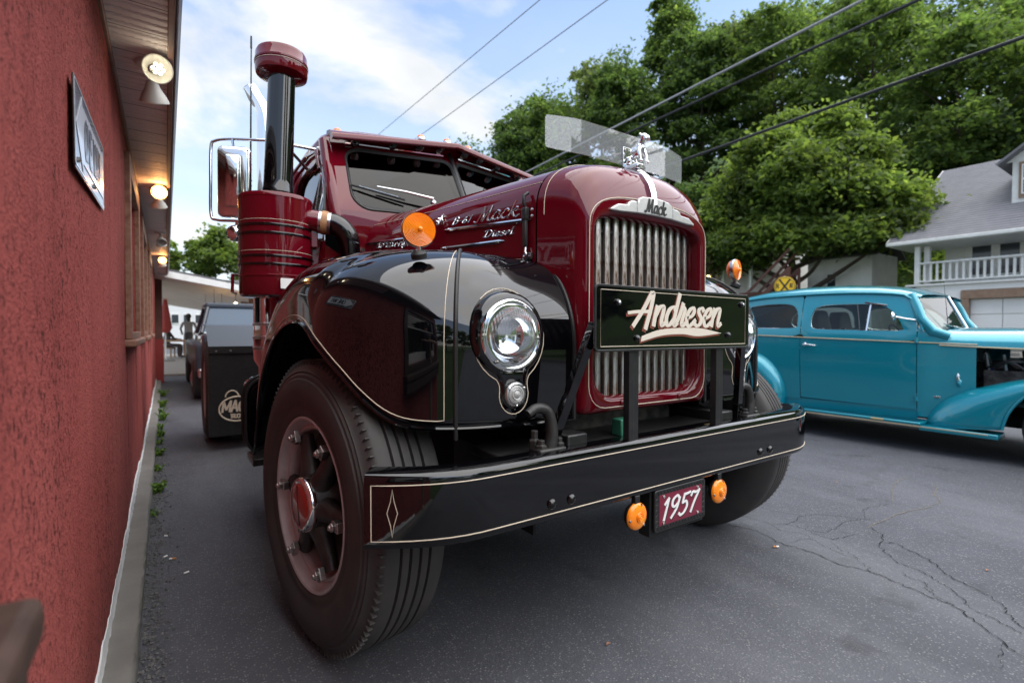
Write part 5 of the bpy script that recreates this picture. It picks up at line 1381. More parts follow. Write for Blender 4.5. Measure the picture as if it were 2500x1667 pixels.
# cowl, hood, nose
def nsec(y, hw, zs, zt, p=2.5):
    L_ = [(-hw*cos(pi/2*k/12)**(2/p), zs+(zt-zs)*sin(pi/2*k/12)**(2/p)) for k in range(13)]
    return [Vector((x, y, z)) for x, z in L_]+[Vector((-x, y, z)) for x, z in L_[-2::-1]]
cp(MB().loft([nsec(y, lerp_tab(HWC, y)-.002, zs, zt) for y, zs, zt in ((-.13, 1.05, 1.17), (-.2, 1.05, 1.19), (-.285, 1.045, 1.20))], False), 'cowl', smooth=60)
cp(MB().box((-.25, -.30, 1.205), (.22, .10, .012), Matrix.Rotation(R(18), 4, 'X')), 'cowl_vent', 'teal_dark', bev=.004)
hd_ = cp(MB().loft([nsec(y, lerp_tab(HWC, y)+.004, zs, zt) for y, zs, zt in ((-.292, 1.03, 1.203), (-.6, 1.015, 1.20), (-1.0, 1.0, 1.195), (-1.5, .985, 1.18), (-2.0, .965, 1.14), (-2.25, .94, 1.08))], False), 'hood', smooth=60)
for s in (-1, 1):
    MB().tube([Vector((s*(lerp_tab(HWC, y)+.006), y, zs)) for y, zs in ((-.292, 1.03), (-.6, 1.015), (-1.0, 1.0), (-1.5, .985), (-2.0, .965))], .007, 6).build('hood_moulding', 'pin_beige', hd_)
cp(MB().loft([nsec(-2.25, .365, .94, 1.08), nsec(-2.33, .34, .92, 1.05), nsec(-2.42, .27, .55, .95), nsec(-2.42, .22, .42, .60)], False), 'grille_shell', smooth=60)
for k in range(9): cp(MB().bb((-.2, -2.435, .48+.05*k), (.2, -2.425, .492+.05*k)), 'grille_bar', 'chrome')
for s in (-1, 1):
    hl = cp(MB().lathe([(0, .16), (.05, .14), (.085, .06), (.095, 0), (.09, -.02)], (s*.50, -1.95, .93), (0, 1, 0), 28), 'headlight', 'teal', smooth=60)
    MB().lathe([(.095, 0), (.09, .02), (.05, .035), (0, .04)], (s*.50, -1.96, .93), (0, -1, 0), 28).build('lens', 'lamp_glass', hl)
cp(MB().tube(spline([(-.85, -2.45, .46), (-.6, -2.6, .46), (0, -2.64, .46), (.6, -2.6, .46), (.85, -2.45, .46)], 6), .04, 10), 'front_bumper', 'chrome', smooth=60)
cp(MB().tube(spline([(-.8, 2.7, .46), (-.5, 2.82, .46), (0, 2.84, .46), (.5, 2.82, .46), (.8, 2.7, .46)], 6), .04, 10), 'rear_bumper', 'chrome', smooth=60)
# floor, chassis, interior
cp(MB().bb((-.66, -.55, .30), (.66, 2.5, .38)), 'floor_pan', 'dark')
cp(MB().bb((-.45, -2.2, .28), (-.37, 2.6, .38)).bb((.37, -2.2, .28), (.45, 2.6, .38)), 'chassis', 'dark', kind='stuff')
cp(MB().bb((-.66, -.34, .38), (.66, -.30, 1.03)), 'firewall', 'engine_dark')
cp(MB().bb((-.64, -.22, .95), (.64, -.05, 1.13)), 'dashboard', 'teal_dark', bev=.03)
for x, y in ((-.36, .93), (.36, .98)):
    st = cp(MB().loft([[Vector((x+a*k, y+b*.07+dy, z)) for a, b in rrect(-.2, -1, .2, 1, .1, 4)] for k, z, dy in ((.95, .62, -.06), (1.05, .85, -.03), (1.08, 1.05, 0), (.95, 1.22, .02), (.78, 1.33, .03), (.55, 1.395, .035), (.25, 1.41, .04))], True, True, True), 'bucket_seat', 'leather', smooth=60)
    MB().loft([[Vector((x+a*k, y-.42+b, z)) for a, b in rrect(-.22, -.05, .22, .42, .08, 4)] for k, z in ((.95, .48), (1, .56), (.95, .62))], True, True, True).build('cushion', 'leather', st, smooth=50)
    MB().tube([Vector((x-.07, y-.07, z)) for z in (.75, 1.0, 1.2)], .008, 6).build('seat_seam', 'white_wall', st)
cp(MB().bb((-.6, 1.72, .5), (.6, 1.95, 1.16)), 'rear_bench', 'leather', bev=.06, seg=3)
cp(MB().tube([Vector((-.34+.19*cos(t), .14+.07*sin(t), 1.06+.17*sin(t))) for t in [2*pi*k/24 for k in range(24)]], .012, 8, closed=True), 'steering_wheel', 'black_rubber')
# engine in the open bay
en = cp(MB().bb((-.24, -1.7, .50), (.24, -.40, .86)), 'engine_block', 'engine_dark', bev=.03)
for s in (-1, 1):
    MB().bb((s*.10, -1.55, .80), (s*.30, -.55, .90)).build('valve_cover', 'hose_grey', en, bev=.02)
    cp(MB().bb((s*.44, -2.1, .55), (s*.47, -.56, .80)), 'inner_fender', 'engine_dark', bev=.01)
MB().lathe([(.16, 0), (.16, .06), (.10, .08), (0, .085)], (0, -.95, .90), (0, 0, 1), 24).build('air_filter', 'chrome', en, smooth=50)
rnd = random.Random(11)
for k in range(34):
    a = Vector((rnd.uniform(-.52, -.1), rnd.uniform(-1.2, -.52), rnd.uniform(.70, .93))); b = a+Vector((rnd.uniform(-.1, .3), rnd.uniform(-.35, .35), rnd.uniform(-.15, .12)))
    m_ = (a+b)/2+Vector((rnd.uniform(-.1, .05), 0, rnd.uniform(.0, .12)))
    cp(MB().tube(spline([a, m_, b], 6), rnd.choice([.008, .011, .016]), 6), 'engine_hose', rnd.choice(['hose_blue', 'black_rubber', 'black_rubber', 'hose_grey', 'engine_dark']), smooth=60)
for y in (-.60, -.72):
    cp(MB().tube([(-.42, y, .72), (-.46, y+.02, .95)], .014, 8), 'hood_prop', 'hose_grey')
aer = cp(MB().tube([(-.36, -.27, 1.20), (-.36, -.25, 1.42), (-.36, -.23, 1.64)], [.004, .0025, .0015], 6), 'antenna', 'black_rubber')
# ================================================================== porch house on the right
HX = 25.0
hs = thing('porch_house', 'white house with grey roof, railed porch and garage at the right edge', 'house', (HX, 0, 0))
def hp_(a, b, name, mat, parent=None, bev=.01, **k): return MB().bb(a, b).build(name, mat, parent or hs, bev=bev, smooth=0, **k)
# basement storey with garage opening
HB0, HB1 = -9.0, 6.25
bw = MB()
for y0, y1, z0, z1 in ((4.44, HB1, 0, 3.1), (-.6, 4.44, 2.86, 3.1), (HB0, -.6, 0, 3.1)):
    bw.bb((0, y0, z0), (.3, y1, z1))
bw.bb((0, HB1-.3, 0), (8, HB1, 3.1)).build('basement_wall', 'house_white', hs, bev=.0)
hp_((-.06, 4.20, 0), (.1, 4.46, 2.495), 'garage_jamb', 'old_wood')
hp_((-.06, -.62, 2.50), (.1, 4.46, 2.84), 'garage_lintel', 'old_wood')
for k in range(4):
    for j in range(5):
        y1 = 4.19-j*.96; z0 = .02+k*.62
        d = hp_((.16, y1-.94, z0), (.20, y1, z0+.60), 'garage_panel', 'garage_panel', bev=.012)
hp_((.22, -.8, 0), (.26, 4.4, 2.6), 'garage_back', 'garage_panel')
# porch deck, rail, balusters, posts
dk = hp_((-.12, HB0, 3.105), (2.4, HB1+.05, 3.19), 'porch_deck', 'trim_white')
hp_((-.08, -7, 3.27), (.02, 5.83, 3.34), 'bottom_rail', 'trim_white')
hp_((-.10, -7, 4.03), (.04, 5.83, 4.11), 'top_rail', 'trim_white')
b0 = None
for k in range(46):
    y = 5.66-.212*k
    if b0 is None: b0 = MB().bb((-.03, -.0425, 3.34), (.025, .0425, 4.03)).build('baluster', 'trim_white', hs, smooth=0, bev=.006, loc=(-.03+.03, y, 0))
    else:
        o = b0.copy(); COL.objects.link(o); o.location = (0, y, 0)
for y in (5.90, 1.2, -3.5):
    hp_((-.10, y-.09, 3.2), (.08, y+.09, 4.80), 'porch_post', 'trim_white')
    hp_((.20, y-.35, 3.2), (.40, y-.15, 4.80), 'porch_post', 'trim_white')
# front wall of the upper floor with lap siding: every board a piece
UXw = 2.2
w1 = [(4.02, 4.66), (3.15, 3.76)]
boards = []
zc_ = 3.2
sid = None
def sboard(y0, y1, z):
    global sid
    m_ = MB().prism([(0, 0), (.030, 0), (.008, .135), (0, .135)], (0, 0, 0), (-1, 0, 0), (0, 0, 1), (0, y1-y0, 0))
    m_.build('siding_board', 'siding', hs, smooth=0, loc=(UXw, y0, z))
for k in range(13):
    z = 3.2+.135*k
    sboard(4.85, 5.55, z); sboard(.2, 2.95, z)
hp_((UXw+.001, HB0, 3.19), (8, 5.55, 5.0), 'upper_wall', 'siding', bev=0)
hp_((UXw-.04, 2.95, 3.2), (UXw+.0, 4.86, 4.95), 'window_surround', 'trim_white')
for (a, b) in ((4.02, 4.62), (3.15, 3.74)):
    wn = hp_((UXw-.07, a-.05, 3.55), (UXw-.041, b+.05, 4.90), 'window', 'trim_white')
    MB().bb((UXw-.076, a, 3.62), (UXw-.072, b, 4.84)).build('pane', 'far_glass', wn, smooth=0)
    MB().bb((UXw-.085, a, 4.22), (UXw-.077, b, 4.27)).build('sash_bar', 'trim_white', wn, smooth=0)
# roof: eave along the porch, ridge parallel to the street
EZ, EX = 4.93, -.55
slope = .62
RX = 6.6
def roofz(x): return EZ+.12+(x-EX)*slope
YL = 6.85
rf = MB().add([(EX, YL, roofz(EX)), (EX, HB0, roofz(EX)), (RX, HB0, roofz(RX)), (RX, YL, roofz(RX)), (RX*2-EX, HB0, roofz(EX)), (RX*2-EX, YL, roofz(EX))], [(0, 1, 2, 3), (3, 2, 4, 5)]).build('roof', 'shingle', hs, smooth=0)
rf.modifiers.new('s', 'SOLIDIFY').thickness = .10
# shingle courses as thin proud strips
sc_ = MB()
n_c = 36
for k in range(n_c):
    x0 = EX+(RX-EX)*k/n_c; x1 = EX+(RX-EX)*(k+1)/n_c
    sc_.add([(x0-.01, YL+.01, roofz(x0)+.018), (x0-.01, HB0, roofz(x0)+.018), (x1, HB0, roofz(x1)+.004), (x1, YL+.01, roofz(x1)+.004), (x0-.01, YL+.01, roofz(x0)), (x0-.01, HB0, roofz(x0))], [(0, 1, 2, 3), (0, 4, 5, 1)])
sc_.build('shingle_courses', 'shingle', rf, smooth=0, kind='stuff')
hp_((EX-.09, HB0, EZ-.06), (EX+.01, YL+.02, EZ+.10), 'gutter', 'trim_white', bev=.03)
hp_((EX+.02, HB0, EZ-.07), (UXw, YL-.05, EZ-.03), 'porch_ceiling', 'trim_white', bev=0)
MB().add([(EX, YL+.02, EZ-.05), (EX, YL+.02, roofz(EX)+.02), (RX, YL+.02, roofz(RX)+.02), (RX, YL+.02, roofz(RX)-.2)], [(0, 1, 2, 3)]).build('rake_board', 'trim_white', hs, smooth=0).modifiers.new('s', 'SOLIDIFY').thickness = .05
MB().add([(UXw, 5.5, 4.9), (RX*2-UXw, 5.5, 4.9), (RX, 5.5, roofz(RX)-.1)], [(0, 1, 2)]).build('gable_wall', 'siding', hs, smooth=0)
# dormer
DX = 1.55; DY = 3.32
dm = MB().bb((DX, -1.2, 6.2), (5.5, DY, 8.05)).build('dormer', 'trim_white', hs, smooth=0, bev=.01)
dr_ = MB().add([(DX-.5, DY+.42, 7.95), (DX-.5, 1.06, 10.0), (6.5, 1.06, 10.0), (6.5, DY+.42, 7.95), (DX-.5, -1.6, 7.95), (6.5, -1.6, 7.95)], [(0, 1, 2, 3), (1, 4, 5, 2)]).build('dormer_roof', 'shingle', hs, smooth=0)
dr_.modifiers.new('s', 'SOLIDIFY').thickness = .10
MB().add([(DX-.02, DY+.25, 8.0), (DX-.02, -1.4, 8.0), (DX-.02, 1.06, 9.85)], [(0, 1, 2)]).build('dormer_gable', 'trim_white', hs, smooth=0)
hp_((DX-.06, 1.6, 6.52), (DX-.01, DY-.20, 7.95), 'dormer_casing', 'old_wood')
dw = hp_((DX-.09, 1.7, 6.66), (DX-.065, DY-.28, 7.85), 'dormer_window', 'trim_white')
for y0, y1, z0, z1 in ((2.42, 2.98, 7.30, 7.80), (1.76, 2.36, 7.30, 7.80), (2.42, 2.98, 6.72, 7.22), (1.76, 2.36, 6.72, 7.22)):
    MB().bb((DX-.098, y0, z0), (DX-.094, y1, z1)).build('pane', 'far_glass', dw, smooth=0)

# ================================================================== white house behind the tree, shed, stairs
wh = thing('farther_house', 'white two-storey house half hidden behind the big leafy tree', 'house', (28, 17, 0))
def wp_(a, b, name, mat, parent=None, bev=.01, **k): return MB().bb(a, b).build(name, mat, parent or wh, bev=bev, smooth=0, **k)
wp_((0, -3.2, 0), (7, 6, 8.0), 'wall', 'house_white', bev=0)
r_ = MB().add([(-.5, -3.6, 7.9), (-.5, 6.5, 7.9), (3.5, 6.5, 10.3), (3.5, -3.6, 10.3), (7.5, -3.6, 7.9), (7.5, 6.5, 7.9)], [(0, 1, 2, 3), (3, 2, 5, 4)]).build('roof', 'shingle_dark', wh, smooth=0)
r_.modifiers.new('s', 'SOLIDIFY').thickness = .12
wp_((-.52, -3.6, 7.78), (-.42, 6.5, 7.96), 'eave_board', 'old_wood')
MB().add([(-2.2, -3.3, 5.7), (-2.2, 6, 5.7), (0, 6, 6.5), (0, -3.3, 6.5)], [(0, 1, 2, 3)]).build('porch_roof', 'shingle_dark', wh, smooth=0).modifiers.new('s', 'SOLIDIFY').thickness = .1
for y in (-3.1, -1.4, .6, 2.6): wp_((-2.15, y-.08, 3.2), (-1.99, y+.08, 5.7), 'porch_post', 'trim_white')
wp_((-2.3, -3.3, 3.0), (0, 6, 3.2), 'porch_floor', 'trim_white')
wp_((-.08, .3, 3.2), (-.01, 1.4, 5.3), 'door', 'trim_white'); 
dd = wp_((-.11, .48, 3.9), (-.081, 1.22, 5.15), 'door_glass', 'far_glass')
for y in (-2.4, 2.4):
    wv_ = wp_((-.08, y-.5, 6.7), (-.02, y+.5, 7.7), 'window', 'trim_white'); MB().bb((-.10, y-.4, 6.8), (-.085, y+.4, 7.6)).build('pane', 'far_glass', wv_, smooth=0)
pl0 = thing('porch_lamp', 'small glowing porch lamp on the white house behind the tree', 'lamp', (27.8, 17.9, 4.75))
MB().lathe([(.02, -.12), (.08, -.06), (.09, .04), (.03, .1), (0, .12)], (0, 0, 0), UZ, 14).build('bulb', 'bulb_string', pl0)
sh = thing('garden_shed', 'white clapboard shed with small window under the big tree', 'shed', (27.0, 9.6, 0))
for k in range(22):
    MB().prism([(0, 0), (.03, 0), (.008, .16), (0, .16)], (0, -1.3, 1.6+.16*k), (-1, 0, 0), (0, 0, 1), (0, 3.0, 0)).build('siding_board', 'siding', sh, smooth=0)
MB().bb((.002, -1.3, 0), (3.2, 1.7, 5.1)).build('wall', 'siding', sh, smooth=0)
MB().add([(-.3, -1.6, 5.0), (-.3, 2.0, 5.0), (1.6, 2.0, 6.2), (1.6, -1.6, 6.2), (3.5, -1.6, 5.0), (3.5, 2.0, 5.0)], [(0, 1, 2, 3), (3, 2, 5, 4)]).build('roof', 'shingle_dark', sh, smooth=0).modifiers.new('s', 'SOLIDIFY').thickness = .1
sw = MB().bb((-.07, .25, 3.3), (-.032, .75, 4.2)).build('window', 'trim_white', sh, smooth=0); MB().bb((-.085, .31, 3.36), (-.072, .69, 4.14)).build('pane', 'far_glass', sw, smooth=0)
# brown stairs climbing to a landing
stc = thing('outdoor_stairs', 'dark brown wooden stairs with handrail beneath the big tree', 'stairs', (23.2, 11.9, 0))
for k in range(13):
    MB().bb((0, .9-.17*k*1.1, 1.6+.19*k), (1.0, 1.2-.17*k*1.1, 1.64+.19*k)).build('tread', 'barn_red', stc, smooth=0)
for x in (0, .96):
    MB().tube([(x, 1.3, 1.5), (x, -1.5, 4.2)], .06, 6, sq=(.12, .03)).build('stringer', 'barn_red', stc, smooth=0)
    MB().tube([(x, 1.3, 2.5), (x, -1.5, 5.15)], .05, 6, sq=(.06, .03)).build('handrail', 'barn_red', stc, smooth=0)
for x, y in ((0, -1.5), (.96, -1.5)): MB().bb((x-.05, y-.05, 0), (x+.05, y+.05, 4.3)).build('post', 'barn_red', stc, smooth=0)
MB().bb((.3, -1.4, 1.0), (.5, 1.3, 3.2)).build('under_boarding', 'barn_red', stc, smooth=0)
# stone steps and bank seen through the car windows
st2 = thing('garden_steps', 'pale concrete garden steps seen through the car windows', 'steps', (16.5, 2.1, 0))
for k in range(7):
    MB().bb((k*.32, -.7, 0), (k*.32+.34, .7, .25+.12*k)).build('step', 'concrete', st2, smooth=0, bev=.02)

# ================================================================== railroad crossing sign
rs = thing('crossing_sign', 'round yellow railroad crossing warning sign on a post', 'sign', (18.77, 8.37, -.22), R(-65))
MB().cyl((0, 0, 0), (0, 0, 3.6), .035).build('post', 'galv', rs)
MB().lathe([(0, -.012), (.37, -.012), (.38, 0), (.37, .012), (0, .012)], (0, -.05, 3.19), (0, -1, 0), 40).build('disc', 'rail_yellow', rs, smooth=30)
e = MB(); e.box((0, -.068, 3.19), (.66, .006, .06), Matrix.Rotation(R(55), 4, 'Y')).box((0, -.070, 3.19), (.66, .006, .06), Matrix.Rotation(R(-55), 4, 'Y'))
lettering(e, 'R', (-.24, -.064, 3.12), UX, UZ, NY, .16, .035, BL, slant=0, depth=.004, thin=1); lettering(e, 'R', (.24, -.064, 3.12), UX, UZ, NY, .16, .035, BL, slant=0, depth=.004, thin=1)
e.build('sign_print', 'sign_black', rs, smooth=0)
e = MB().tube([Vector((.345*cos(a), -.066, 3.19+.345*sin(a))) for a in [2*pi*k/40 for k in range(40)]], .010, 6, closed=True); e.build('sign_border', 'sign_black', rs)

# ================================================================== overhead wires
def wire(p0, p1, r, mat, label, e0=1.5, e1=1.0, sag=.25):
    p0, p1 = Vector(p0), Vector(p1); d = p1-p0
    P_ = []
    for k in range(41):
        t = -e0+(1+e0+e1)*k/40; u = (k/40)*2-1
        P_.append(p0+d*t+Vector((0, 0, 0)))
    o = MB().tube(P_, r, 6).build('utility_wire', mat, None, smooth=60)
    return tag(o, label, 'wire', 'overhead utility wires')
wire((9, 26.8, 12.89), (9, 11.8, 12.45), .017, 'wire_grey', 'thin upper power line at the left of the two thin lines', 2, 3)
wire((9, 21.3, 10.95), (9, 8.6, 10.74), .017, 'wire_grey', 'thin lower power line just right of the other thin line', 2, 3)
wire((8, 10.9, 6.28), (8, 1.7, 6.68), .029, 'wire_grey', 'thick pale grey utility cable, uppermost of the three thick ones', 6, 3)
wire((8, 10.5, 6.05), (8, .95, 6.28), .029, 'wire_dark', 'thick black utility cable just below the pale one', 6, 3)
wire((8, 5.2, 5.0), (8, -.2, 5.155), .029, 'wire_dark', 'lowest thick black cable crossing the right side of the trees', 1.2, 4)

# ================================================================== trees
def leaves(P, size, seed, up_bias=.35, elong=1.7):
    """numpy leaf quads (bent rhombus) at the points P"""
    rng = np.random.default_rng(seed); n = len(P)
    nrm = rng.normal(size=(n, 3)); nrm[:, 2] = np.abs(nrm[:, 2])+up_bias; nrm /= np.linalg.norm(nrm, axis=1)[:, None]
    a = rng.normal(size=(n, 3)); a -= nrm*np.sum(a*nrm, 1)[:, None]; a /= np.linalg.norm(a, axis=1)[:, None]
    b = np.cross(nrm, a)
    s = size*rng.uniform(.6, 1.35, n)[:, None]
    fold = nrm*s*.22
    V = np.stack([P-a*s*elong*.5, P-b*s*.5+fold, P+a*s*elong*.5, P+b*s*.5+fold], 1).reshape(-1, 3)
    return V
def leaf_mesh(name, V, mat, parent):
    me = bpy.data.meshes.new(name); n = len(V)//4
    me.vertices.add(len(V)); me.vertices.foreach_set('co', V.astype(np.float32).ravel())
    me.loops.add(len(V)); me.loops.foreach_set('vertex_index', np.arange(len(V), dtype=np.int32))
    me.polygons.add(n); me.polygons.foreach_set('loop_start', np.arange(0, len(V), 4, dtype=np.int32))
    me.polygons.foreach_set('loop_total', np.full(n, 4, dtype=np.int32))
    me.update(calc_edges=True); me.validate()
    return link(name, me, mat, parent)
def crown_points(lobes, n, seed, shell=.45, clump=14, spread=.16):
    """clumped points in the outer shell of several lobes"""
    rng = np.random.default_rng(seed); out = []
    vol = np.array([l[3]*l[4]*l[5] for l in lobes])**.75; vol = vol/vol.sum()
    for l, f in zip(lobes, vol):
        m = max(3, int(n*f/clump)); c = np.array(l[:3]); r = np.array(l[3:6])
        d = rng.normal(size=(m, 3)); d /= np.linalg.norm(d, axis=1)[:, None]
        d[:, 2] = np.where(d[:, 2] < -.55, -d[:, 2]*.6, d[:, 2])
        rad = (shell+(1-shell)*rng.random(m)**.55)*rng.uniform(.88, 1.12, m)
        cc = c+d*r*rad[:, None]
        k = np.repeat(cc, clump, 0); sp = spread*r.mean()
        out.append(k+rng.normal(size=k.shape)*sp*np.array([1, 1, .55]))
        # feathery sprays that break up the outline
        m2 = max(2, int(m*.55)); d2 = rng.normal(size=(m2, 3)); d2 /= np.linalg.norm(d2, axis=1)[:, None]; d2[:, 2] = np.abs(d2[:, 2])*.8-.15
        tt = np.linspace(.80, 1, 9)[None, :, None]*rng.uniform(1.08, 1.42, (m2, 1, 1))
        sp3 = c+d2[:, None, :]*r*tt; sp3[:, :, 2] -= (tt[:, :, 0]-.8)**2*r[2]*.5
        out.append(sp3.reshape(-1, 3)+rng.normal(size=(m2*9, 3))*r.mean()*.045)
    return np.concatenate(out)
def tree(name, label, base, h, w_, seed, mat, n, leaf_s, lobes=None, nl=11, trunk_r=None, group=None, low=.28, cat='tree', spread=.16):
    rng = random.Random(seed); t = thing(name, label, cat, base, 0, group)
    tr = trunk_r or h*.018
    if lobes is None:
        lobes = [(0, 0, h*.72, w_*.55, w_*.55, h*.26)]
        for k in range(nl):
            a = k*2.4+rng.uniform(-.4, .4); f = (k+.5)/nl; z = h*(low+(.94-low)*f); q = w_*(.62*sqrt(max(.05, 1-((f-.35)/.75)**2)))*rng.uniform(.75, 1.1)
            rr_ = w_*rng.uniform(.24, .38)*(1.1-.4*f)
            lobes.append((q*cos(a), q*sin(a), z, rr_*1.15, rr_*1.15, rr_*rng.uniform(.7, .95)))
    # trunk and limbs
    mb = MB(); lean = Vector((rng.uniform(-.04, .04)*h, rng.uniform(-.04, .04)*h, 0))
    top = h*.80
    tp_ = [Vector((0, 0, -.3))+lean*0, Vector((0, 0, h*.12))+lean*.1, Vector((rng.uniform(-.1, .1), rng.uniform(-.1, .1), h*.35))+lean*.4, Vector((0, 0, top))+lean]
    sp_ = spline(tp_, 6); m = len(sp_)
    mb.tube(sp_, [tr*(1.35 if i == 0 else 1)*(1-.85*i/(m-1)) for i in range(m)], 9)
    for l in lobes[1:]:
        c = Vector(l[:3]); z0 = max(h*.15, min(top*.9, c.z-.45*sqrt(c.x**2+c.y**2)-h*.06)); f = z0/top
        st_ = Vector((lean.x*f, lean.y*f, z0)); r0 = tr*(1-.8*f)*.55
        md_ = st_.lerp(c, .5)+Vector((0, 0, -.04*h*rng.random())); pth = spline([st_, md_, c], 5)
        mb.tube(pth, [r0*(1-.8*i/(len(pth)-1)) for i in range(len(pth))], 6)
    mb.build('trunk', 'bark', t, smooth=60)
    P_ = crown_points(lobes, n, seed, spread=spread)
    leaf_mesh('crown', leaves(P_, leaf_s, seed+1), mat, t)
    return t
def hz(x, y):
    return hill((x-27)/190, (y+140)/420)[2] if x > 27 else 0
# the big leafy tree behind the sedan
tree('maple_tree', 'big bushy bright green tree standing between the two white houses', (26.6, 11.8, 0), 13.2, 7.0, 21, 'leaf_c', 60000, .17,
     lobes=[(0, 0, 8.4, 2.8, 3.2, 3.0), (-1.5, 2.6, 7.6, 1.8, 1.8, 1.5), (-1.2, -2.2, 8.0, 2.0, 2.0, 1.7), (.3, -4.1, 7.2, 1.6, 1.7, 1.5), (0, 3.9, 6.4, 1.8, 2.0, 1.5), (-1.5, .6, 10.6, 1.7, 1.7, 1.3),
            (.5, -1.4, 11.7, 1.5, 1.5, 1.2), (.2, -2.9, 9.9, 1.4, 1.4, 1.1), (-.4, 3.4, 8.4, 1.3, 1.3, 1.0), (.2, .6, 12.4, 1.1, 1.1, .9), (-1.8, .8, 6.0, 2.2, 2.8, 1.4), (-1.2, -2.4, 5.7, 1.9, 2.2, 1.2), (-.6, 3.2, 5.2, 1.5, 1.6, 1.0), (.8, 2.0, 10.4, 1.8, 1.8, 1.4), (-.4, -4.6, 5.6, 1.3, 1.4, 1.2), (-2.0, -1.0, 9.0, 1.8, 1.8, 1.5), (-1.0, 1.8, 8.9, 2.0, 2.0, 1.6)], trunk_r=.42, spread=.2)
tree('bare_shrub', 'dry brownish shrub with bare twigs beside the big bushy tree', (24.2, 18.3, 0), 8.6, 3.2, 33, 'leaf_dry', 5200, .16, nl=9, low=.45, trunk_r=.12)
# forest on the hillside
FT = [  # x, y, height, width, mat, leaf size, count
 (29.5, 54, 25.5, 5.2, 'leaf_b', .34, 9000, 'dark rounded tree at the left end of the wooded slope'),
 (38, 51, 26, 6.4, 'leaf_a', .36, 12000, 'mid green tree second from the left end of the wooded slope'),
 (36, 44, 25.5, 6.0, 'leaf_a', .34, 11000, 'full green tree low on the slope left of the wind deflector'),
 (44, 44, 25, 6.4, 'leaf_d', .36, 12000, 'tall greyish green tree above the wind deflector'),
 (40, 37, 23.5, 5.6, 'leaf_b', .33, 11000, 'dark green tree directly behind the wind deflector'),
 (50, 38, 27.5, 4.6, 'leaf_a', .36, 12000, 'tallest pointed tree standing up out of the skyline'),
 (46, 31, 20, 6.2, 'leaf_b', .34, 12000, 'dark tree in the middle of the slope behind the cables'),
 (56, 33, 20, 6.6, 'leaf_d', .36, 12000, 'loose topped tree right of the tallest pointed tree'),
 (50, 25, 18.5, 6.4, 'leaf_a', .32, 8500, 'broad green tree above the big bushy tree'),
 (61, 27, 19, 7.0, 'leaf_a', .34, 4200, 'high tree on the ridge below the cables at upper right'),
 (56, 19, 16, 6.6, 'leaf_b', .34, 4200, 'dark tree on the slope above the bright bushy tree right side'),
 (66, 20, 15, 7.0, 'leaf_d', .36, 3000, 'thin crowned tree letting bright sky through at upper right'),
 (47, 16, 17, 6.0, 'leaf_a', .30, 8500, 'dense green tree left above the porch house roof'),
 (60, 12, 12, 7.0, 'leaf_b', .34, 3800, 'dark ridge tree near the top right with sky gaps'),
 (44, 9, 14.5, 5.6, 'leaf_a', .28, 10500, 'green tree rising directly behind the porch house roof'),
 (52, 7, 11.5, 6.6, 'leaf_a', .32, 5000, 'green tree behind the porch house dormer'),
 (64, 3, 9, 7.2, 'leaf_d', .36, 3000, 'loose tree on the ridge at the top right corner'),
 (46, 1, 10, 6.0, 'leaf_b', .30, 11000, 'dark tree at the right edge behind the dormer'),
 (36, 24, 10, 4.2, 'leaf_b', .26, 9000, 'low dark tree filling the foot of the slope behind the white house'),
 (38, 14, 11, 4.2, 'leaf_a', .26, 9000, 'small green tree at the foot of the slope beside the shed'),
 (33.5, 48, 25.5, 5.6, 'leaf_b', .34, 10000, 'dark tree rising just behind the truck cab visor'),
]
for k, (x, y, h, w_, mt, ls, n, lab) in enumerate(FT):
    tree('forest_tree', lab, (x, y, hz(x, y)-.3), h, w_, 100+k, mt, int(n*1.35), ls*.80, nl=15, group='trees on the wooded slope', low=.18)
# shrubs and undergrowth on the bank
rng = np.random.default_rng(5)
pts = []
for k in range(5200):
    x = 28.5+rng.random()*26; y = -6+rng.random()*62
    pts.append((x, y, hz(x, y)+.2+abs(rng.normal())*.9))
P_ = np.repeat(np.array(pts), 7, 0); P_ = P_+rng.normal(size=P_.shape)*.33
o = leaf_mesh('undergrowth', leaves(P_, .26, 9), 'leaf_c', None); o['kind'] = 'stuff'; o['label'] = 'green undergrowth covering the bank below the trees'
# far trees down the street, left
for k, (x, y, h, w_, lab) in enumerate([(-3.2, 72, 12.5, 4.6, 'far rounded tree just right of the red building roofline'), (3.5, 68, 13.5, 5.2, 'far green tree behind the air cleaner'), (10.5, 74, 14, 5.6, 'far tree hidden mostly behind the truck cab'), (-8, 78, 13, 5, 'far pale tree beside the end of the soffit')]):
    tree('street_tree', lab, (x, y, 0), h, w_, 300+k, 'leaf_c', 7000, .34, nl=11, group='far trees down the street', low=.15)
# trees and a hedge line along the road behind the photographer (they show in the paint)
for k, (x, y, h, w_) in enumerate([(-9, -34, 13, 5), (-3.5, -46, 12, 4.6), (13.5, -30, 14, 5.2), (15, -46, 16, 6), (17, -19, 12, 4.6), (4, -78, 15, 6)]):
    tree('roadside_tree', 'roadside tree %s, seen only mirrored in the paint' % ['beside the lot', 'past the lot', 'by the far kerb', 'beyond the far kerb', 'nearest the far kerb', 'at the end of the road'][k], (x, y, 0), h, w_, 400+k, 'leaf_a', 7000, .32, nl=10, group='trees mirrored in the paint', low=.15)
# ================================================================== things on the wall
ow = thing('one_way_sign', 'shiny black and white ONE WAY sign bolted to the red wall', 'sign', (WX+.006, .035, 1.675), 0)
ow.rotation_euler = (0, 0, 0)
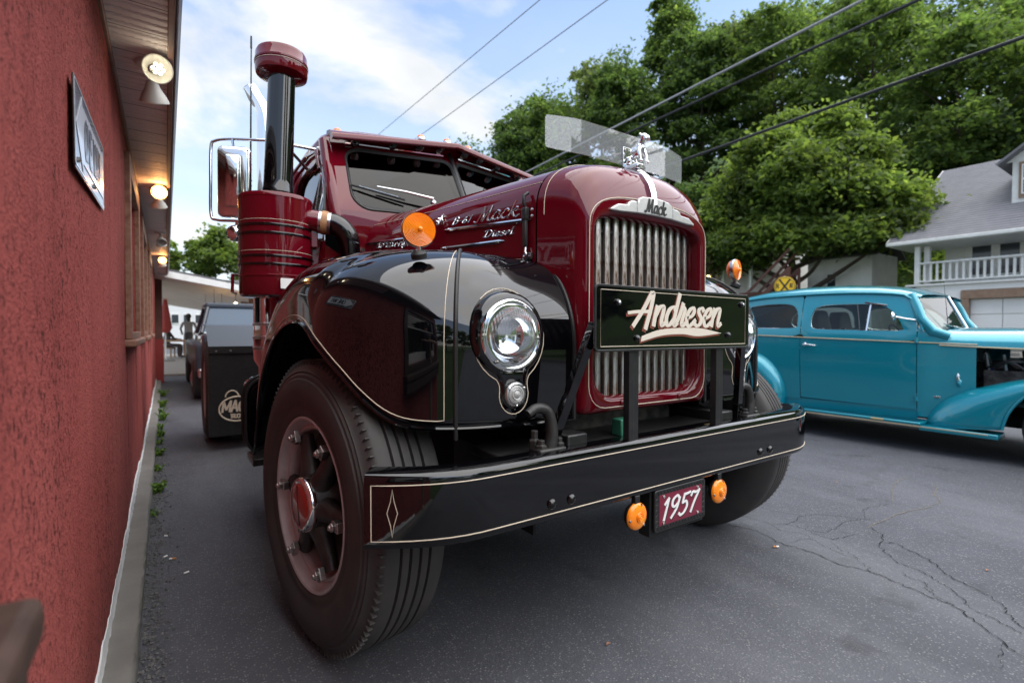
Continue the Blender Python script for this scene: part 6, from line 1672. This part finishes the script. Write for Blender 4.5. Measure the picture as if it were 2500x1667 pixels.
# sign plane: along +Y (text runs away from the camera), tilted slightly
tl = MB(); W_, H_ = .345, .112
tilt = Matrix.Rotation(R(2.0), 4, 'X')
pl = MB().prism(rrect(-W_, -H_, W_, H_, .012), (0, 0, 0), (0, 1, 0), UZ, (.004, 0, 0)); pl.xf(tilt); pl.build('plate', 'oneway_black', ow, smooth=0, bev=.001)
ar = [(-.318, 0), (-.235, .082), (-.235, .052), (.24, .052), (.295, 0.0), (.24, -.052), (-.235, -.052), (-.235, -.082)]
ar = [(-.322, 0), (-.205, .098), (-.205, .074), (.318, .074), (.318, -.074), (-.205, -.074), (-.205, -.098)]
mb = MB().prism(ar, (.0042, 0, 0), (0, 1, 0), UZ, (.0012, 0, 0)); mb.xf(tilt); mb.build('arrow', 'oneway_white', ow, smooth=0)
mb = MB(); lettering(mb, 'ONE WAY', (.0054, .03, -.048), (0, 1, 0), UZ, (1, 0, 0), .096, .017, BL, slant=0, depth=.0012, squeeze=.98, thin=.95); mb.xf(tilt); mb.build('lettering', 'oneway_black', ow, smooth=0)
mb = MB().frame(rrect(-W_+.006, -H_+.006, W_-.006, H_-.006, .010), rrect(-W_+.011, -H_+.011, W_-.011, H_-.011, .008), (.0042, 0, 0), (0, 1, 0), UZ, (.0008, 0, 0)); mb.xf(tilt); mb.build('border', 'oneway_white', ow, smooth=0)
for y, z in ((-.29, -.085), (.0, .088), (.05, -.085), (.29, .088)):
    mb = MB().lathe([(.007, 0), (.007, .004), (0, .006)], (.004, y, z), (1, 0, 0), 10); mb.xf(tilt); mb.build('bolt', 'bolt_steel', ow)

# floodlights under the soffit
def flood(y, label, d1, d2, lit1, lit2):
    f = thing('floodlight', label, 'light', (-1.655, y, ZT), 0, 'floodlights under the soffit')
    MB().lathe([(.052, 0), (.055, -.006), (.048, -.014), (.02, -.018), (0, -.018)], (0, 0, 0), UZ, 28).build('base_plate', 'lamp_body', f, smooth=40)
    for d, lit in ((d1, lit1), (d2, lit2)):
        d = Vector(d).normalized(); p = Vector((d.x*.03, d.y*.035, -.02))
        MB().tube([p+Vector((0, 0, .004)), p+Vector((0, 0, -.012))+d*.01, p+d*.03+Vector((0, 0, -.016))], .012, 10).build('socket', 'lamp_body', f, smooth=60)
        o = p+d*.028+Vector((0, 0, -.016))
        sh_ = MB().lathe([(.018, 0), (.024, .012), (.030, .03), (.046, .058), (.0545, .078), (.0555, .086), (.052, .087)], o, d, 32).build('shade', 'lamp_body', f, smooth=50)
        MB().lathe([(.052, .083), (.035, .090), (0, .093)], o, d, 28).build('lens', 'lamp_glass' if lit in (None, 'led_white') else lit, sh_, smooth=60)
        if lit == 'led_white':
            for q in range(7):
                a = q*2*pi/6; rr_ = 0 if q == 6 else .018
                ux_ = Vector((0, 0, 1)).cross(d).normalized(); uy_ = d.cross(ux_)
                c = o+d*.0925+(ux_*cos(a)+uy_*sin(a))*rr_
                MB().lathe([(.0065, 0), (.005, .003), (0, .004)], c, d, 10).build('led', 'led_white', sh_)
        if lit:
            pd = bpy.data.lights.new('lamp_glow', 'POINT'); pd.energy = .45 if lit == 'bulb_warm' else .04; pd.color = (1, .55, .22) if lit == 'bulb_warm' else (1, .85, .62); pd.shadow_soft_size = .03
            po = bpy.data.objects.new('lamp_glow', pd); COL.objects.link(po); po.parent = f; po.location = o+d*.14
    return f
flood(.77, 'twin white floodlight nearest the camera with a lit LED head', (.22, -1, -.35), (.12, .45, -1), 'led_white', None)
flood(3.07, 'twin floodlight above the first window glowing orange', (.1, -1, -.25), (.1, .5, -1), 'bulb_warm', None)
flood(5.32, 'unlit twin floodlight third along the soffit', (.1, -.6, -.8), (.1, .5, -1), None, None)
flood(7.6, 'farthest twin floodlight along the soffit glowing orange', (.1, -1, -.4), (.1, .5, -1), 'bulb_warm', None)

# ================================================================== covered patio beyond the wall
cn = thing('patio_canopy', 'low sloping canopy roof at the far end of the red building', 'canopy', (-1.8, 10.6, 0))
cz = lambda x: 2.33-.165*(x+1.59)
def slab(x0, x1, y0, y1, d0, d1, name, mat):
    MB().add([(x0+1.8, y0-10.6, cz(x0)+d0), (x1+1.8, y0-10.6, cz(x1)+d0), (x1+1.8, y1-10.6, cz(x1)+d0), (x0+1.8, y1-10.6, cz(x0)+d0),
              (x0+1.8, y0-10.6, cz(x0)+d1), (x1+1.8, y0-10.6, cz(x1)+d1), (x1+1.8, y1-10.6, cz(x1)+d1), (x0+1.8, y1-10.6, cz(x0)+d1)],
             [(0, 3, 2, 1), (4, 5, 6, 7), (0, 1, 5, 4), (1, 2, 6, 5), (2, 3, 7, 6), (3, 0, 4, 7)]).build(name, mat, cn, smooth=0)
slab(-2.2, .35, 10.62, 24, -.10, -.02, 'ceiling', 'soffit')
slab(-2.2, .4, 10.55, 24, -.018, .08, 'roof', 'shingle_dark')
slab(-2.2, .4, 10.50, 10.545, -.10, .03, 'fascia', 'trim_white')
slab(.36, .41, 10.55, 24, -.14, .03, 'side_fascia', 'trim_white')
for y in (11.2, 14, 17, 20, 23.4):
    MB().bb((2.05, y-10.6-.05, 0), (2.15, y-10.6+.05, 1.98)).build('post', 'old_wood', cn, smooth=0)
for k in range(7):
    MB().bb((1.9, 1.5+k*1.6, 1.62), (2.12, 1.56+k*1.6, 1.94)).build('slat', 'old_wood', cn, smooth=0)
MB().bb((-.15, .8, 0), (.13, .95, 2.3)).build('porch_corner', 'barn_red', cn, smooth=0)
MB().bb((-.15, .78, 0), (.15, 1.2, .95)).build('porch_wainscot', 'bright_red_wall', cn, smooth=0)
pf = sheet('patio', -6, .6, 13.3, 26, .05, 'patio_concrete')
MB().bb((-6, 13.24, -.02), (.6, 13.299, .05)).build('patio_edge', 'patio_concrete', None, kind='structure')
for k, (x, y, z) in enumerate([(-.70, 11.3, 1.71), (-.30, 11, 1.742), (-.75, 13.4, 1.53), (-.48, 12.2, 1.70)]):
    b = thing('string_bulb', ['round glowing bulb hanging left under the patio canopy', 'glowing bulb nearest the air cleaner under the canopy', 'lower glowing bulb in front of the far glass', 'small glowing bulb between the two canopy bulbs'][k], 'bulb', (x, y, z), 0, 'glowing bulbs under the canopy')
    MB().lathe([(0, -.05), (.03, -.042), (.045, -.015), (.042, .012), (.022, .036), (.016, .05)], (0, 0, 0), UZ, 16).build('globe', 'bulb_string', b, smooth=60)
    MB().cyl((0, 0, .045), (0, 0, .085), .017, n=10).build('cap', 'sign_black', b)
    MB().cyl((0, 0, .08), (0, 0, cz(x)-.09-z), .004, n=6).build('cord', 'sign_black', b)
# picnic table
pt_ = thing('picnic_table', 'low brown wooden table on the patio in front of the seated person', 'table', (-1.25, 21.2, .05))
MB().bb((-.45, -.35, .66), (.45, .35, .72)).build('tabletop', 'tan_wood', pt_, smooth=0)
for x in (-.38, .38):
    for y in (-.28, .28): MB().bb((x-.03, y-.03, 0), (x+.03, y+.03, .66)).build('leg', 'tan_wood', pt_, smooth=0)
um = thing('patio_umbrella', 'closed red patio umbrella at the edge of the canopy', 'umbrella', (-1.62, 19.5, .05))
MB().lathe([(.0, 2.35), (.05, 2.2), (.16, 1.5), (.19, 1.2), (.14, 1.05), (.05, 1.0)], (0, 0, 0), UZ, 12).build('canopy', 'bright_red', um, smooth=60)
MB().cyl((0, 0, 0), (0, 0, 2.4), .022).build('pole', 'trim_white', um); MB().lathe([(.28, 0), (.26, .06), (.04, .08)], (0, 0, 0), UZ, 20, True).build('base', 'concrete', um)
fb = thing('far_building', 'white building with dark windows beyond the patio', 'building', (0, 46, 0))
MB().bb((-9, 0, 0), (5, 6, 4.2)).build('wall', 'far_white', fb, smooth=0)
MB().add([(-9.4, -.4, 4.2), (5.4, -.4, 4.2), (5.4, 3, 5.6), (-9.4, 3, 5.6)], [(0, 1, 2, 3)]).build('roof', 'shingle_dark', fb, smooth=0)
for x in (-1.75, -1.0, -.2, .6):
    for z in (2.0,):
        wv_ = MB().bb((x-.3, -.06, z-.35), (x+.3, -.01, z+.45)).build('window', 'trim_white', fb, smooth=0); MB().bb((x-.23, -.08, z-.28), (x+.23, -.065, z+.38)).build('pane', 'far_glass', wv_, smooth=0)

# ================================================================== pickup parked behind the truck
pk = thing('parked_pickup', 'older dark pickup parked behind the semi truck', 'pickup', (-.35, 7.2, 0))
def kp(a, b, name, mat, par=None, bev=.03): return MB().bb(a, b).build(name, mat, par or pk, bev=bev, seg=3)
kp((-.88, .15, .45), (.88, 4.9, .95), 'body', 'smoke_grey', bev=.08)
kp((-.80, .0, .62), (.80, 1.35, 1.10), 'hood', 'pickup_paint', bev=.09)
kp((-.86, -.12, .42), (.86, .02, .56), 'bumper', 'dull_chrome')
for s in (-1, 1):
    MB().lathe([(.17, 0), (.25, .01), (.33, -.02), (.345, -.1), (.33, -.2), (.2, -.21)], (s*.90, .85, .345), (s, 0, 0), 36).build('wheel', 'rubber', pk, smooth=50)
    MB().lathe([(.18, -.01), (.12, .01), (.05, .03), (0, .03)], (s*.90, .85, .345), (s, 0, 0), 28).build('hub_cap', 'dull_chrome', pk, smooth=50)
    MB().lathe([(.17, 0), (.25, .01), (.33, -.02), (.345, -.1), (.33, -.2), (.2, -.21)], (s*.90, 3.9, .345), (s, 0, 0), 36).build('wheel', 'rubber', pk, smooth=50)
    MB().lathe([(.08, 0), (.085, .02), (.05, .04), (0, .045)], (s*.62, 0, .82), NY, 20).build('headlight', 'lamp_glass', pk)
    MB().tube([(s*.74, 1.30, 1.10), (s*.62, 1.62, 1.56), (s*.62, 2.7, 1.60), (s*.74, 2.85, 1.10)], .035, 8).build('pillar', 'pickup_paint', pk)
MB().add([(-.70, 1.32, 1.12), (.70, 1.32, 1.12), (.60, 1.62, 1.56), (-.60, 1.62, 1.56)], [(0, 1, 2, 3)]).build('windshield', 'pickup_glass', pk, smooth=0)
kp((-.66, 1.6, 1.555), (.66, 2.75, 1.66), 'roof', 'smoke_grey', bev=.04)
kp((-.78, 1.4, .9), (.78, 2.8, 1.10), 'cab', 'pickup_paint')
# ================================================================== people
def figure(name, label, loc, rz, joints, edges, radii, mat, extras=(), cat='person'):
    """continuous skinned body; extras = (name, mat, builder)"""
    t = thing(name, label, cat, loc, rz)
    me = bpy.data.meshes.new('body'); me.from_pydata([joints[k] for k in joints], [(list(joints).index(a), list(joints).index(b)) for a, b in edges], [])
    o = link('body', me, mat, t)
    m = o.modifiers.new('skin', 'SKIN'); m.use_smooth_shade = True
    for k, sv in zip(joints, me.skin_vertices[0].data):
        r_ = radii[k]; sv.radius = r_ if isinstance(r_, tuple) else (r_, r_)
        sv.use_root = (k == 'pelvis')
    sub = o.modifiers.new('sub', 'SUBSURF'); sub.levels = 1; sub.render_levels = 2
    for nm, mt, fn in extras:
        mb = MB(); fn(mb); mb.build(nm, mt, t, smooth=60)
    return t
def stand(arms):
    J = {'pelvis': (0, 0, .93), 'belly': (0, 0, 1.08), 'chest': (0, -.01, 1.30), 'neck0': (0, .01, 1.46), 'neck': (0, 0, 1.53), 'head': (0, -.02, 1.62), 'crown': (0, -.01, 1.72)}
    E_ = [('pelvis', 'belly'), ('belly', 'chest'), ('chest', 'neck0'), ('neck0', 'neck'), ('neck', 'head'), ('head', 'crown')]
    Rr = {'pelvis': (.15, .11), 'belly': (.145, .105), 'chest': (.165, .11), 'neck0': (.07, .06), 'neck': .055, 'head': (.078, .092), 'crown': (.055, .065)}
    for s, q in ((-1, 'l'), (1, 'r')):
        J.update({'hip'+q: (s*.09, 0, .88), 'knee'+q: (s*.11, -.01, .50), 'ank'+q: (s*.12, .02, .09), 'toe'+q: (s*.13, -.13, .035)})
        E_ += [('pelvis', 'hip'+q), ('hip'+q, 'knee'+q), ('knee'+q, 'ank'+q), ('ank'+q, 'toe'+q)]
        Rr.update({'hip'+q: .095, 'knee'+q: .065, 'ank'+q: .045, 'toe'+q: (.04, .032)})
        el, ha = arms[0 if s < 0 else 1]
        J.update({'sh'+q: (s*.19, .0, 1.40), 'el'+q: el, 'wr'+q: ha}); E_ += [('chest', 'sh'+q), ('sh'+q, 'el'+q), ('el'+q, 'wr'+q)]
        Rr.update({'sh'+q: .06, 'el'+q: .045, 'wr'+q: .032})
    return J, E_, Rr
def hand(mb, c, d, side, sc=1):
    """palm, four fingers and a thumb from the wrist c along d"""
    c, d = Vector(c), Vector(d).normalized(); u = d.cross(Vector((0, 0, 1))); u = u.normalized() if u.length > .1 else Vector((1, 0, 0)); v = u.cross(d)
    mb.tube([c, c+d*.05*sc, c+d*.085*sc], [.026*sc, .036*sc, .030*sc], 8)
    for k in range(4):
        b = c+d*.08*sc+u*(k-1.5)*.018*sc; l_ = (.06, .075, .07, .052)[k]*sc
        mb.tube([b, b+d*l_*.5-v*.006*sc, b+d*l_*.85-v*.03*sc], [.009*sc, .0085*sc, .007*sc], 6)
    b = c+d*.025*sc+u*side*.03*sc
    mb.tube([b, b+d*.03*sc+u*side*.022*sc, b+d*.055*sc+u*side*.02*sc-v*.012*sc], [.011*sc, .010*sc, .008*sc], 6)
# standing guest on the patio, back to the camera
arms = [((-.27, .02, 1.14), (-.22, -.16, 1.02)), ((.27, .02, 1.14), (.22, -.16, 1.02))]
J, E_, Rr = stand(arms)
figure('person', 'standing person with dark hair in grey top and dark shorts on the patio', (-.86, 22, .05), R(180), J, E_, Rr, 'shirt_grey', [
    ('hair', 'hair_dark', lambda mb: (ell(mb, (0, .03, 1.66), (.098, .105, .11)), ell(mb, (0, .07, 1.55), (.07, .05, .10)))),
    ('face', 'skin', lambda mb: (ell(mb, (0, -.055, 1.62), (.068, .065, .095)), ell(mb, (0, -.125, 1.615), (.012, .014, .018)))),
    ('shorts', 'shorts_dark', lambda mb: (mb.lathe([(.13, .62), (.155, .75), (.175, .90), (.16, 1.02)], (0, 0, 0), UZ, 20, sc=(.8, 1.15)))),
    ('legs', 'skin', lambda mb: [mb.tube([(s*.105, -.005, .68), (s*.11, -.012, .50), (s*.117, .005, .32), (s*.12, .02, .10)], [.086, .068, .066, .048], 12) for s in (-1, 1)]),
    ('hands', 'skin', lambda mb: (hand(mb, (-.22, -.16, 1.02), (.1, -.6, -.5), 1), hand(mb, (.22, -.16, 1.02), (-.1, -.6, -.5), -1)))])
# seated guest
J = {'pelvis': (0, 0, .52), 'belly': (0, .0, .68), 'chest': (0, -.04, .90), 'neck0': (0, -.04, 1.05), 'neck': (0, -.06, 1.12), 'head': (0, -.09, 1.21), 'crown': (0, -.08, 1.31)}
E_ = [('pelvis', 'belly'), ('belly', 'chest'), ('chest', 'neck0'), ('neck0', 'neck'), ('neck', 'head'), ('head', 'crown')]
Rr = {'pelvis': (.15, .12), 'belly': (.14, .11), 'chest': (.16, .11), 'neck0': (.07, .06), 'neck': .055, 'head': (.078, .092), 'crown': (.055, .065)}
for s, q in ((-1, 'l'), (1, 'r')):
    J.update({'hip'+q: (s*.09, -.04, .50), 'knee'+q: (s*.12, -.46, .50), 'ank'+q: (s*.12, -.44, .09), 'toe'+q: (s*.12, -.60, .035), 'sh'+q: (s*.19, -.03, .99), 'el'+q: (s*.25, -.16, .76), 'wr'+q: (s*.14, -.38, .74)})
    E_ += [('pelvis', 'hip'+q), ('hip'+q, 'knee'+q), ('knee'+q, 'ank'+q), ('ank'+q, 'toe'+q), ('chest', 'sh'+q), ('sh'+q, 'el'+q), ('el'+q, 'wr'+q)]
    Rr.update({'hip'+q: .095, 'knee'+q: .068, 'ank'+q: .045, 'toe'+q: (.04, .032), 'sh'+q: .06, 'el'+q: .045, 'wr'+q: .032})
figure('person', 'seated person in dark clothes at the patio table', (-1.58, 22.1, .05), R(70), J, E_, Rr, 'shirt_dark', [
    ('hair', 'hair_dark', lambda mb: (ell(mb, (0, -.05, 1.25), (.098, .105, .11)),)),
    ('face', 'skin', lambda mb: (ell(mb, (0, -.125, 1.21), (.068, .065, .095)), ell(mb, (0, -.195, 1.205), (.012, .014, .018)))),
    ('hands', 'skin', lambda mb: (hand(mb, (-.14, -.38, .74), (.3, -.8, -.1), 1), hand(mb, (.14, -.38, .74), (-.3, -.8, -.1), -1)))])
ch = thing('patio_chair', 'brown chair under the seated person', 'chair', (-1.58, 22.1, .05), R(70))
MB().bb((-.22, -.24, .36), (.22, .22, .41)).build('seat', 'tan_wood', ch, smooth=0); MB().bb((-.22, .2, .4), (.22, .24, .86)).build('backrest', 'tan_wood', ch, smooth=0)
for x in (-.19, .19):
    for y in (-.2, .2): MB().bb((x-.02, y-.02, 0), (x+.02, y+.02, .36)).build('leg', 'tan_wood', ch, smooth=0)
# the photographer, behind the lens, mirrored in the fender
arms = [((-.27, -.06, 1.16), (-.10, -.27, 1.20)), ((.27, -.06, 1.16), (.10, -.27, 1.20))]
J, E_, Rr = stand(arms)
pd_ = Vector((fw.x, fw.y, 0)).normalized()
ploc = Vector((CAMLOC.x, CAMLOC.y, 0))-pd_*.52
figure('person', 'photographer in dark shirt, cap and khaki trousers, mirrored in the black fender', (ploc.x, ploc.y, 0), atan2(pd_.y, pd_.x)+pi/2, J, E_, Rr, 'khaki', [
    ('shirt', 'shirt_navy', lambda mb: (mb.lathe([(.15, .90), (.165, 1.0), (.165, 1.12), (.18, 1.30), (.165, 1.42), (.07, 1.49)], (0, 0, 0), UZ, 24, sc=(.72, 1.12)),
        [mb.tube([(s*.17, 0, 1.41), (s*.25, -.03, 1.28), (s*.272, -.06, 1.15)], [.07, .062, .056], 10) for s in (-1, 1)])),
    ('cap', 'shirt_navy', lambda mb: (ell(mb, (0, -.01, 1.69), (.098, .11, .085)), mb.box((0, -.15, 1.675), (.15, .12, .012)))),
    ('face', 'skin', lambda mb: (ell(mb, (0, -.05, 1.61), (.07, .072, .10)), ell(mb, (0, -.125, 1.61), (.013, .015, .02)))),
    ('forearms', 'skin', lambda mb: [mb.tube([(s*.272, -.06, 1.155), (s*.19, -.17, 1.17), (s*.10, -.27, 1.20)], [.048, .043, .034], 10) for s in (-1, 1)]),
    ('hands', 'skin', lambda mb: (hand(mb, (-.10, -.27, 1.20), (.6, -.7, .05), 1), hand(mb, (.10, -.27, 1.20), (-.6, -.7, .05), -1)))])

# ================================================================== small things on the asphalt
def weed(x, y, n, h, seed, label):
    rg = random.Random(seed); V = []
    mb = MB()
    for k in range(n):
        a = rg.uniform(0, 2*pi); l_ = h*rg.uniform(.5, 1.1); out = rg.uniform(.3, .9); wd = rg.uniform(.006, .013)
        d = Vector((cos(a), sin(a), 0)); sd_ = Vector((-sin(a), cos(a), 0)); b = Vector((rg.uniform(-.03, .03), rg.uniform(-.06, .06), 0))
        p1 = b+d*l_*out*.4+Vector((0, 0, l_*.5)); p2 = b+d*l_*out*.8+Vector((0, 0, l_*.75)); p3 = b+d*l_*out*1.15+Vector((0, 0, l_*.6))
        mb.add([b-sd_*wd*.3, b+sd_*wd*.3, p1+sd_*wd, p1-sd_*wd, p2+sd_*wd*1.1, p2-sd_*wd*1.1, p3], [(0, 1, 2, 3), (3, 2, 4, 5), (5, 4, 6)])
    o = mb.build('weed', 'weed', None, smooth=60, loc=(x, y, 0)); tag(o, label, 'weed', 'weeds along the footing')
weed(-1.672, 2.45, 46, .085, 1, 'leafy green weed nearest the camera at the foot of the wall')
weed(-1.672, 3.72, 44, .08, 2, 'green weed second from the camera along the footing')
weed(-1.668, 4.70, 30, .10, 3, 'green weed third from the camera along the footing')
weed(-1.660, 5.90, 34, .13, 4, 'bright weed fourth from the camera along the footing')
weed(-1.660, 7.2, 30, .13, 5, 'weed fifth from the camera along the footing')
weed(-1.660, 8.7, 34, .15, 6, 'farthest tuft of weeds along the footing')
for k, (x, y, n_, h_) in enumerate([(-1.685, 1.9, 14, .05), (-1.675, 3.1, 18, .06), (-1.68, 4.25, 16, .07), (-1.672, 5.2, 20, .09), (-1.675, 6.5, 22, .10)]):
    weed(x, y, n_, h_, 20+k, 'small sprig of weed at the wall foot, %s of the five small ones' % ['nearest', 'second', 'third', 'fourth', 'farthest'][k])
def butt(x, y, rz, l_, label, tip=True):
    t = thing('cigarette_butt', label, 'litter', (x, y, .004), rz, 'cigarette butts on the asphalt')
    MB().cyl((0, 0, .0042), (l_*.45, 0, .0042), .0042, n=10).build('paper', 'white_paint', t)
    if tip: MB().cyl((l_*.452, 0, .0042), (l_, 0, .0042), .0042, n=10).build('filter', 'strap_orange', t)
butt(1.075, -.545, R(150), .032, 'orange tipped cigarette butt on the open asphalt at right')
butt(-1.55, .889, R(25), .05, 'white cigarette butt between the footing and the front tyre', False)
butt(-1.63, 1.146, R(40), .045, 'white cigarette butt lying nearest the footing', False)
butt(-1.605, 1.11, R(-20), .03, 'short pale cigarette butt beside the one nearest the footing')
butt(-1.626, 1.465, R(-30), .035, 'farthest white cigarette butt by the footing', False)
# loose gravel collected along the footing, and a few leaves
rg = random.Random(3); gm = MB()
for k in range(1700):
    y = -.9+rg.random()**1.3*5.0; x = -1.695+abs(rg.gauss(0, .045)); r_ = rg.uniform(.002, .009)
    if x > -1.45: continue
    i0 = len(gm.v)
    gm.add([(r_, 0, .1*r_), (-.6*r_, .8*r_, .1*r_), (-.5*r_, -.9*r_, .1*r_), (.1*r_, .1*r_, r_*rg.uniform(.7, 1.2)), (.5*r_, .7*r_, .5*r_), (-.9*r_, 0, .5*r_)], [(0, 4, 3), (4, 1, 3), (1, 5, 3), (5, 2, 3), (2, 0, 3), (0, 1, 4), (1, 2, 5)])
    gm.xf(Matrix.Translation((x, y, .001)) @ Matrix.Rotation(rg.uniform(0, 6.28), 4, 'Z'), i0)
g_ = gm.build('gravel', 'gravel', None, smooth=0); g_['kind'] = 'stuff'; g_['label'] = 'loose grey gravel along the foot of the wall'
for k, (x, y, lab) in enumerate([(1.65, -1.25, 'dark dead leaf on the asphalt at lower right'), (-.28, -.62, 'small dark scrap of leaf in front of the tyre'), (2.6, -.2, 'tiny pale scrap on the asphalt beyond the cracks')]):
    o = MB().add([(-.012, 0, .002), (0, -.007, .006), (.013, 0, .003), (0, .008, .007)], [(0, 1, 2, 3)]).build('dead_leaf', 'brown_trim', None, smooth=0, loc=(x, y, .003)); tag(o, lab, 'leaf')
